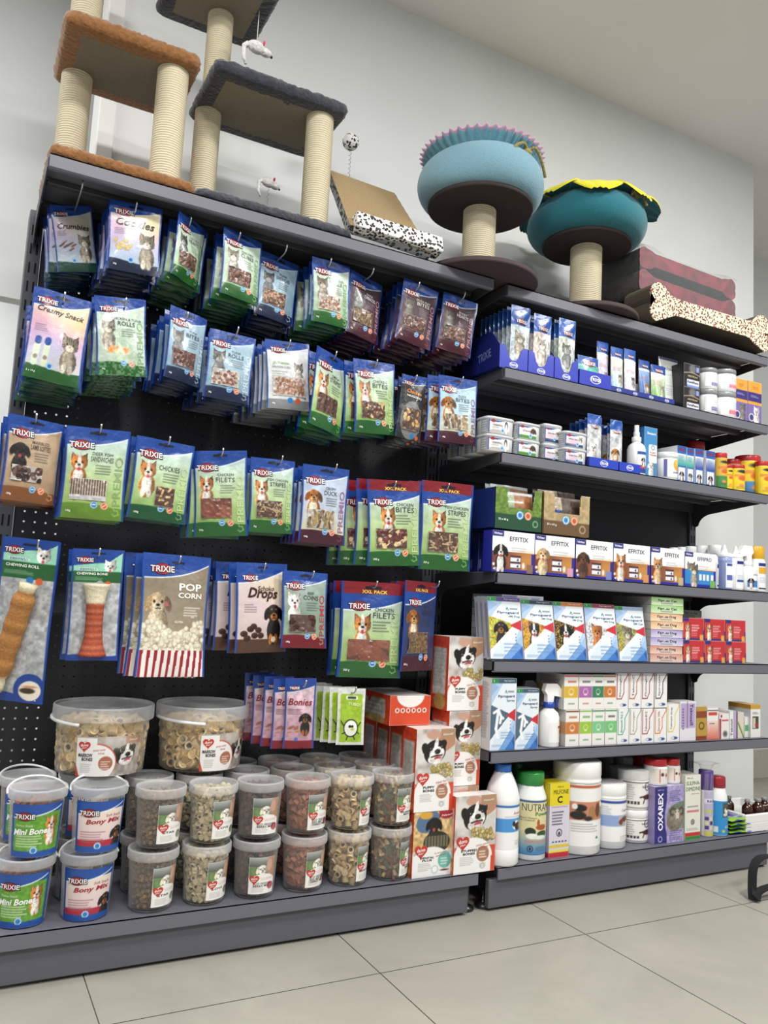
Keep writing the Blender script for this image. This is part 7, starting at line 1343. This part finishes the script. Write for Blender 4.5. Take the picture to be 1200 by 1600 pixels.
cylinder_item('supplement_jar', 'tallest white jar with orange ring and cattle label', 'jar', 870, 927, 1186, B7, 1.925, JT, lambda c: (c.rect(0, 0, 1, c.H, 'f0f0ee'), c.rect(0, .94 * c.H, 1, .985 * c.H, 'b8603a'), c.rect(0, .42 * c.H, 1, .72 * c.H, 'c88468'), c.ell(.35, .62 * c.H, .12, .06, '1d1a18'), c.ell(.26, .64 * c.H, .05, .05, 'f0eee8'), c.ell(.32, .50 * c.H, .14, .07, '241e1c'), c.ell(.58, .54 * c.H, .08, .12, 'a87a4a'), c.ell(.72, .58 * c.H, .07, .12, '6a3a24'), c.ell(.84, .54 * c.H, .06, .12, '8a8a3a'), c.ell(.85, .66 * c.H, .06, .05, 'f0ece6'), c.ell(.5, .45 * c.H, .08, .04, '2a2a26'), c.bars(.2, .36 * c.H, .55, 4, .04, '7a7a7a', .5), c.poly([(.66, .12 * c.H), (.70, .17 * c.H), (.74, .12 * c.H)], '2f7a4a')), None, (JTC, 'f1f1ef', True), (.10, .77), 2.4, -102, n=80)
cylinder_item('supplement_jar', 'medium white jar with blue ring and brown cow label', 'jar', 926, 969, 1221, B7, 1.93, JT, lambda c: (c.rect(0, 0, 1, c.H, 'f0f0f0'), c.rect(0, .90 * c.H, 1, .96 * c.H, '2f4a9a'), c.rect(0, .36 * c.H, 1, .62 * c.H, '8fa6d4'), c.rect(.55, .36 * c.H, 1, .62 * c.H, 'a8b0b4'), c.ell(.78, .52 * c.H, .15, .06, '6a3a24'), c.ell(.62, .46 * c.H, .06, .06, '7a3a20'), c.ell(.85, .42 * c.H, .06, .05, 'eae6dc'), c.bars(.05, .82 * c.H, .35, 5, .045, '7a8ab0', .5), c.bars(.6, .12 * c.H, .34, 3, .04, '8a8a8a', .5)), T('Captovit', .80, .73, .34, .07, '2f7a4a', 0, 0, .1), (JTC, 'f1f1ef', True), (.12, .78), 2.4, -104, n=64)
def hj(c): H = c.H; c.rect(0, 0, 1, H, 'eceae6'); c.line([(0, .98 * H), (1, .98 * H)], .012, '2a2a2a'); c.line([(0, .02 * H), (1, .02 * H)], .008, '4a4a4a'); c.bars(.05, .86 * H, .30, 7, .06, '8a8a88', .6); c.ring(.75, .82 * H, .10, .012, '2a2a2a'); c.ell(.75, .42 * H, .16, .07, '4a2a1c'); c.line([(.86, .48 * H), (.95, .66 * H)], .035, '4a2a1c'); c.line([(.65, .38 * H), (.60, .20 * H)], .018, '3a2016'); c.line([(.84, .38 * H), (.88, .2 * H)], .018, '3a2016'); c.line([(.62, .45 * H), (.50, .42 * H)], .02, '2a1610'); [c.rect(.15 + .09 * k, .15 * H, .21 + .09 * k, .26 * H, '2a2a2a') for k in range(4)]
Yh = 1.945; xa, xb = float(xof(969, Z7, Yh)), float(xof(1006, Z7, Yh)); cx = (xa + xb) / 2; rr = (xb - xa) / 2 * .96; zj = float(zof(1261, cx, Yh)); zk = float(zof(1200, cx, Yh))
HP = [(.93, 0), (1, .03), (1, .74), (.95, .76)]; HC = [(.99, .75), (1.02, .77), (1.02, .97), (.97, 1)]
for za, zb_, lb in ((B7, zj, 'lower white jar with galloping horse label'), (zj + .0005, zk, 'upper white jar with galloping horse label')):
    cylinder_item('supplement_jar', lb, 'jar', 0, 0, 0, za, Yh, HP, hj, T('N-HORSE PLUS', .76, .82, .40, .10, '1c1c1c', 0, .01), (HC, 'efefed', True), (.06, .72), 2.3, -108, X=cx, r=rr, h=zb_ - za, n=56)
cylinder_item('supplement_jar', 'white jar with plain lid behind the horse jars', 'jar', 955, 985, 1196, B7, 2.06, JT, None, None, (JTC, 'e9e9e7', True))
cylinder_item('supplement_jar', 'white ribbed jar in the dark above the horse jars', 'jar', 962, 988, 1181, B7, 2.13, JT, None, None, (JTC, 'd9d9d7', True))
cylinder_item('supplement_jar', 'red lidded jar in the dark behind the ram carton', 'jar', 992, 1016, 1180, B7, 2.08, JT, None, None, (JTC, 'a82a2e', True))
cylinder_item('medicine_bottle', 'green capped bottle behind the blue capped canister', 'bottle', 795, 815, 1192, B7, 2.05, BP, None, None, (BC, '2f7a3a', True))
for j in range(2): carton('dim yellow carton behind the green capped bottle', 'medicine box', 836 + 22 * j, 856 + 22 * j, 1212, B7, 2.00, .06, lambda c: c.rect(0, 0, 1, c.H, 'c8b834'), None, 'a89a2c', 'c8b834', name='medicine_box', group='dim yellow cartons')
def art_ox(c): H = c.H; c.rect(0, 0, 1, H, 'a89cc8'); c.rect(0, 0, .42, H, '2f2a78'); c.ell(.95, .45 * H, .60, .62 * H, 'a89cc8'); c.rect(.42, .10 * H, 1, .10 * H, 'ffffff'); pts = None; c.ell(.98, .47 * H, .56, .24 * H, '6a7a6a'); c.rect(.45, .24 * H, 1, .62 * H, '8a9488', 0, .35); c.ell(.68, .36 * H, .26, .16 * H, '7d7468'); c.rect(.55, .24 * H, .64, .30 * H, '6a6258'); c.ell(.76, .44 * H, .20, .13 * H, '8c8274'); c.noise(.25, 2.5); c.line([(.70, .575 * H), (.60, .60 * H), (.53, .55 * H), (.56, .49 * H), (.62, .48 * H)], .030, '574a3a'); c.line([(.84, .575 * H), (.93, .60 * H), (.99, .55 * H), (.96, .49 * H), (.91, .48 * H)], .030, '574a3a'); c.ell(.77, .52 * H, .085, .055 * H, 'c9beb0'); c.ell(.78, .45 * H, .060, .075 * H, 'd4cabd'); c.ell(.72, .53 * H, .018, .018, '1a1612'); c.ell(.83, .53 * H, .018, .018, '1a1612'); c.ell(.78, .395 * H, .03, .02, '6a5850'); c.bars(.50, .90 * H, .42, 6, .045, '3a3470', .7); c.bars(.50, .20 * H, .42, 5, .05, '4a4480', .6); c.ring(.2, .08 * H, .06, .010, 'd8d4ea')
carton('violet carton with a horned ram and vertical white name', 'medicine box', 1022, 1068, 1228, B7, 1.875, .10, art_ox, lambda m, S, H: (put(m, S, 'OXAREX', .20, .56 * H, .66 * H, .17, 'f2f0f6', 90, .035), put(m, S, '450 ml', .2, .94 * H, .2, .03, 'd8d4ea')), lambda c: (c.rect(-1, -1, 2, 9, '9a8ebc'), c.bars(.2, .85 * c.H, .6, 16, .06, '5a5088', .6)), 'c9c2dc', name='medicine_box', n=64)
for (a, b_, yt, lb, dx) in ((1011, 1037, 1184, 'left small red capped jar on the ram carton', 0), (1038, 1058, 1184, 'right small red capped jar on the ram carton', 1)):
    zb_ = float(zof(1228, float(xof(1040, .3, 1.875)), 1.875)) + .0008; cylinder_item('supplement_jar', lb, 'jar', a, b_, yt, zb_, 1.912, [(.93, 0), (1, .03), (1, .70), (.93, .73)], lambda c: (c.rect(0, 0, 1, c.H, 'e6e2da'), c.rect(.08, .1 * c.H, .3, .9 * c.H, 'e6dcd0'), c.line([(.32, .1 * c.H), (.32, .9 * c.H)], .015, 'b03a3a'), c.line([(.72, .1 * c.H), (.72, .9 * c.H)], .015, 'b03a3a'), c.ell(.42, .6 * c.H, .06, .06, '3a2a24'), c.ell(.6, .55 * c.H, .05, .06, 'b03a3a')), None, ([(.90, .72), (.94, .73), (.94, .97), (.88, 1)], 'c0262c', True), (.08, .66), 2.4, -90, n=32)
carton('cream injection carton with green and orange lettering', 'medicine box', 1070, 1094, 1211, B7, 1.878, .07, lambda c: (c.rect(0, 0, 1, c.H, 'e4e4d8'), c.rect(0, 0, 1, .055 * c.H, '2f8a3a'), c.rect(0, .055 * c.H, 1, .11 * c.H, 'c8302c'), c.rect(.15, .5 * c.H, .85, .52 * c.H, '5a5a5a', 0, .6), c.rect(.12, .42 * c.H, .9, .455 * c.H, 'c05050', 0, .7), c.ring(.5, .27 * c.H, .10, .02, '2a2a2a'), c.ell(.5, .27 * c.H, .04, .05, '2a2a2a'), c.bars(.1, .17 * c.H, .8, 2, .06, '6a6a6a', .5)), Ws(T('500 ml', .3, .955, .36, .02, '2a2a2a'), T('SULPHA-', .52, .875, .90, .06, '2f6a34', 0, .0), T('DIMIDINE', .52, .785, .92, .06, '2f6a34', 0, .0), T('INJECTION', .66, .705, .5, .018, '2a2a2a')), 'c9c9bc', 'd9d9cc', name='medicine_box', n=40)
cylinder_item('medicine_bottle', 'violet capped bottle in a clear crumpled bag', 'bottle', 1095, 1110, 1203, B7, 1.90, [(.95, 0), (1, .02), (1, .70), (1, .71)], lambda c: (c.rect(0, 0, 1, c.H, 'b8b4cc'), c.rect(0, .72 * c.H, 1, .82 * c.H, 'e0dcea'), c.rect(0, .52 * c.H, 1, .57 * c.H, 'c8c05a'), c.rect(0, 0, 1, .10 * c.H, 'c8c05a'), [c.rect(.05 + .32 * (k % 3), (.14 + .1 * (k // 3)) * c.H, .30 + .32 * (k % 3), (.22 + .1 * (k // 3)) * c.H, ['4a3a7a', 'd8d0a0'][k % 2]) for k in range(9)]), T('RAGE', .5, .77, .6, .06, '3a3a7a', 0, .02), ([(1, .705), (1.02, .71), (1.02, .99), (.98, 1)], '5a3f86'), (.02, .70), 2.2, -90, n=30)
m = MB(); rs_ = np.random.RandomState(9); zc = float(zof(1203, 2.27, 1.90)) - Z7; V = []; n = 20; R8 = [(.020, .0), (.022, zc * .5), (.022, zc * .95), (.014, zc + .004), (.030, zc + .020), (.046, zc + .022)]
for r_, z_ in R8: V += [((r_ + .003 * rs_.rand()) * math.cos(2 * math.pi * j / n) * 1.0, (r_ + .003 * rs_.rand()) * math.sin(2 * math.pi * j / n) * (1 if r_ < .03 else .7), z_ + .003 * rs_.rand()) for j in range(n)]
m.add(V, [(i * n + j, i * n + (j + 1) % n, (i + 1) * n + (j + 1) % n, (i + 1) * n + j) for i in range(5) for j in range(n)], 'dfe4e6', 'film', True); xg = float((xof(1095, B7, 1.9) + xof(1110, B7, 1.9)) / 2)
tag(m.build('clear_bag', None, (xg, 1.90, B7)), 'clear crumpled plastic bag around the violet capped bottle', 'plastic bag')
cylinder_item('medicine_bottle', 'white and blue bottle with dark red flip cap and cow picture', 'bottle', 1110, 1131, 1212, B7, 1.90, [(.94, 0), (1, .02), (1, .58), (.94, .68), (.74, .80), (.70, .82)], lambda c: (c.rect(0, 0, 1, c.H, '2f8fcf'), c.rect(.45, .52 * c.H, .95, .95 * c.H, '4a5a4a'), c.ell(.68, .72 * c.H, .13, .13, 'eceae4'), c.ell(.74, .78 * c.H, .10, .07, '26221e'), c.ell(.62, .60 * c.H, .14, .07, 'dcd8ce'), c.rect(.02, .08 * c.H, .25, .25 * c.H, 'dfe6ea'), c.ell(.5, .12 * c.H, .08, .06, 'd8c83a')), T('OCO', .75, .24, .34, .07, 'e6f0f6', 0, .02), ([(.76, .81), (.80, .82), (.78, .98), (.72, 1)], '9a2230'), (.02, .60), 2.2, -104, n=40)
# blue and green sachets lying in a pile
for k in range(4):
    m = MB(); w_, d_ = .100, .085; zb_ = B7 + .001 + k * .0125
    def SL(u, v, off, k=k): u = np.asarray(u, float); v = np.asarray(v, float); b_ = .0052 * (1 - np.abs(2 * u - 1) ** 3) * (1 - np.abs(2 * v / .85 - 1) ** 3); return np.stack([(u - .5) * w_, v * d_ / .85, .006 + b_ + off + .0014 * np.sin(u * 14 + k) * np.sin(v * 9)], 1)
    c = Cv(.85, 40, '26389a', k); c.noise(.2, 4); c.line([(.0, .1), (.45, .18), (.7, .05)], .11, '8ac02a'); c.line([(0, .30), (.4, .34)], .04, 'dfe8f0'); c.rect(.55, .25, .9, .33, 'dfe6f4', 0, .8)
    m.grid(SL, c, m='printed_foil'); SB2 = lambda u, v, off, k=k: SL(u, v, 0) * [1, 1, -1] + [0, 0, .012]; m.grid(SB2, None, (10, 8), ['7ab428', '26389a'][k % 2], 'printed_foil', (0, 1), (0, .85), flip=True)
    t = m.build('snack_sachet', None, (float(xof(1153, zb_, 1.88)) + .003 * (k % 2), 1.866 + .004 * (k % 2), zb_)); t.rotation_euler = (.0, 0, .05 * (k - 1.5)); tag(t, ('lowest', 'second lowest', 'second highest', 'topmost')[k] + ' blue and green sachet lying in the pile by the white tray', 'sachet')
# foam tray of brown vials
xa = float(xof(1180, Z7, 1.865)); t = thing('foam_tray', 'white foam tray holding brown glass vials at the end of the base shelf', 'tray', (xa + .075, 1.87, B7)); m = MB(); hw, dd, hh = .112, .20, .058
m.box(-hw, hw, 0, dd, 0, hh * .55, 'e6e6e4', 'matte', .003); m.box(-hw, hw, 0, .012, hh * .5, hh, 'e9e9e7', 'matte', .003); m.box(-hw, hw, dd - .012, dd, hh * .5, hh, 'e9e9e7', 'matte', .003); m.box(-hw, -hw + .012, .01, dd - .01, hh * .5, hh, 'e9e9e7', 'matte', .003); m.box(hw - .012, hw, .01, dd - .01, hh * .5, hh, 'e9e9e7', 'matte', .003); m.build('tray_body', t); xc = xa + .075
for i, (dx, dy, lb) in enumerate(((-.075, .10, 'leftmost brown glass vial in the foam tray, half hidden'), (-.050, .045, 'brown glass vial at the front left of the foam tray'), (.0, .042, 'brown glass vial with grey crimp cap at the front middle of the tray'), (.045, .050, 'brown glass vial with grey crimp cap at the right of the tray'))):
    cylinder_item('glass_vial', lb, 'vial', 0, 0, 0, B7 + hh * .55 + .0005, 1.87 + dy, [(.92, 0), (1, .04), (1, .52), (.9, .64), (.5, .76), (.42, .80), (.42, .86)], (lambda c: c.rect(0, 0, 1, c.H, 'e4ddd0')) if i == 2 else None, None, ([(.46, .84), (.50, .85), (.50, .99), (.46, 1)], '8f9092'), (.05, .22), 1.2, -90, body='3a1c10', bodymat='glass_brown', X=xc + dx, r=.021 if i > 1 else .018, h=.064, n=10)
# black strap lying in a loop on the floor
P0 = at(1198, 1362, 1.75); m = MB()
def ft(px, py, z=.004): d = RW @ np.array([px - 600, py - 800, F]); return EYE + d * ((z - EYE[2]) / d[2])
A = ft(1176, 1407); Bp = ft(1200, 1396); C0 = ft(1212, 1412)
pts = spline([A, A + np.array([.010, .01, .035]), A + np.array([.03, .02, .085]), A + np.array([.08, .03, .105]), A + np.array([.16, .03, .10])], 8); 
def ribbon(m, pts, w, col):
    V = []
    for p in pts: V += [tuple(p + np.array([0, -w / 2, 0])), tuple(p + np.array([0, w / 2, 0])), tuple(p + np.array([.002, w / 2, .003])), tuple(p + np.array([.002, -w / 2, .003]))]
    n = len(pts); m.add(V, [(i * 4 + j, i * 4 + (j + 1) % 4, i * 4 + 4 + (j + 1) % 4, i * 4 + 4 + j) for i in range(n - 1) for j in range(4)], col, 'matte')
ribbon(m, pts, .03, '15161a'); ribbon(m, spline([A, A + np.array([.03, .0, .022]), A + np.array([.09, .0, .03]), A + np.array([.17, .0, .03])], 8), .03, '15161a')
A2 = A; m.add([tuple(A + np.array(v)) for v in ((-.014, -.01, .022), (.008, -.02, .001), (.03, -.01, .028), (.012, .012, .035), (.01, .0, .002))], [(0, 1, 2, 3), (0, 3, 4, 1), (1, 4, 3, 2)], '101114', 'matte')
tag(m.build('bag_strap'), 'black webbing strap of a bag standing on the floor tiles at the right', 'strap')
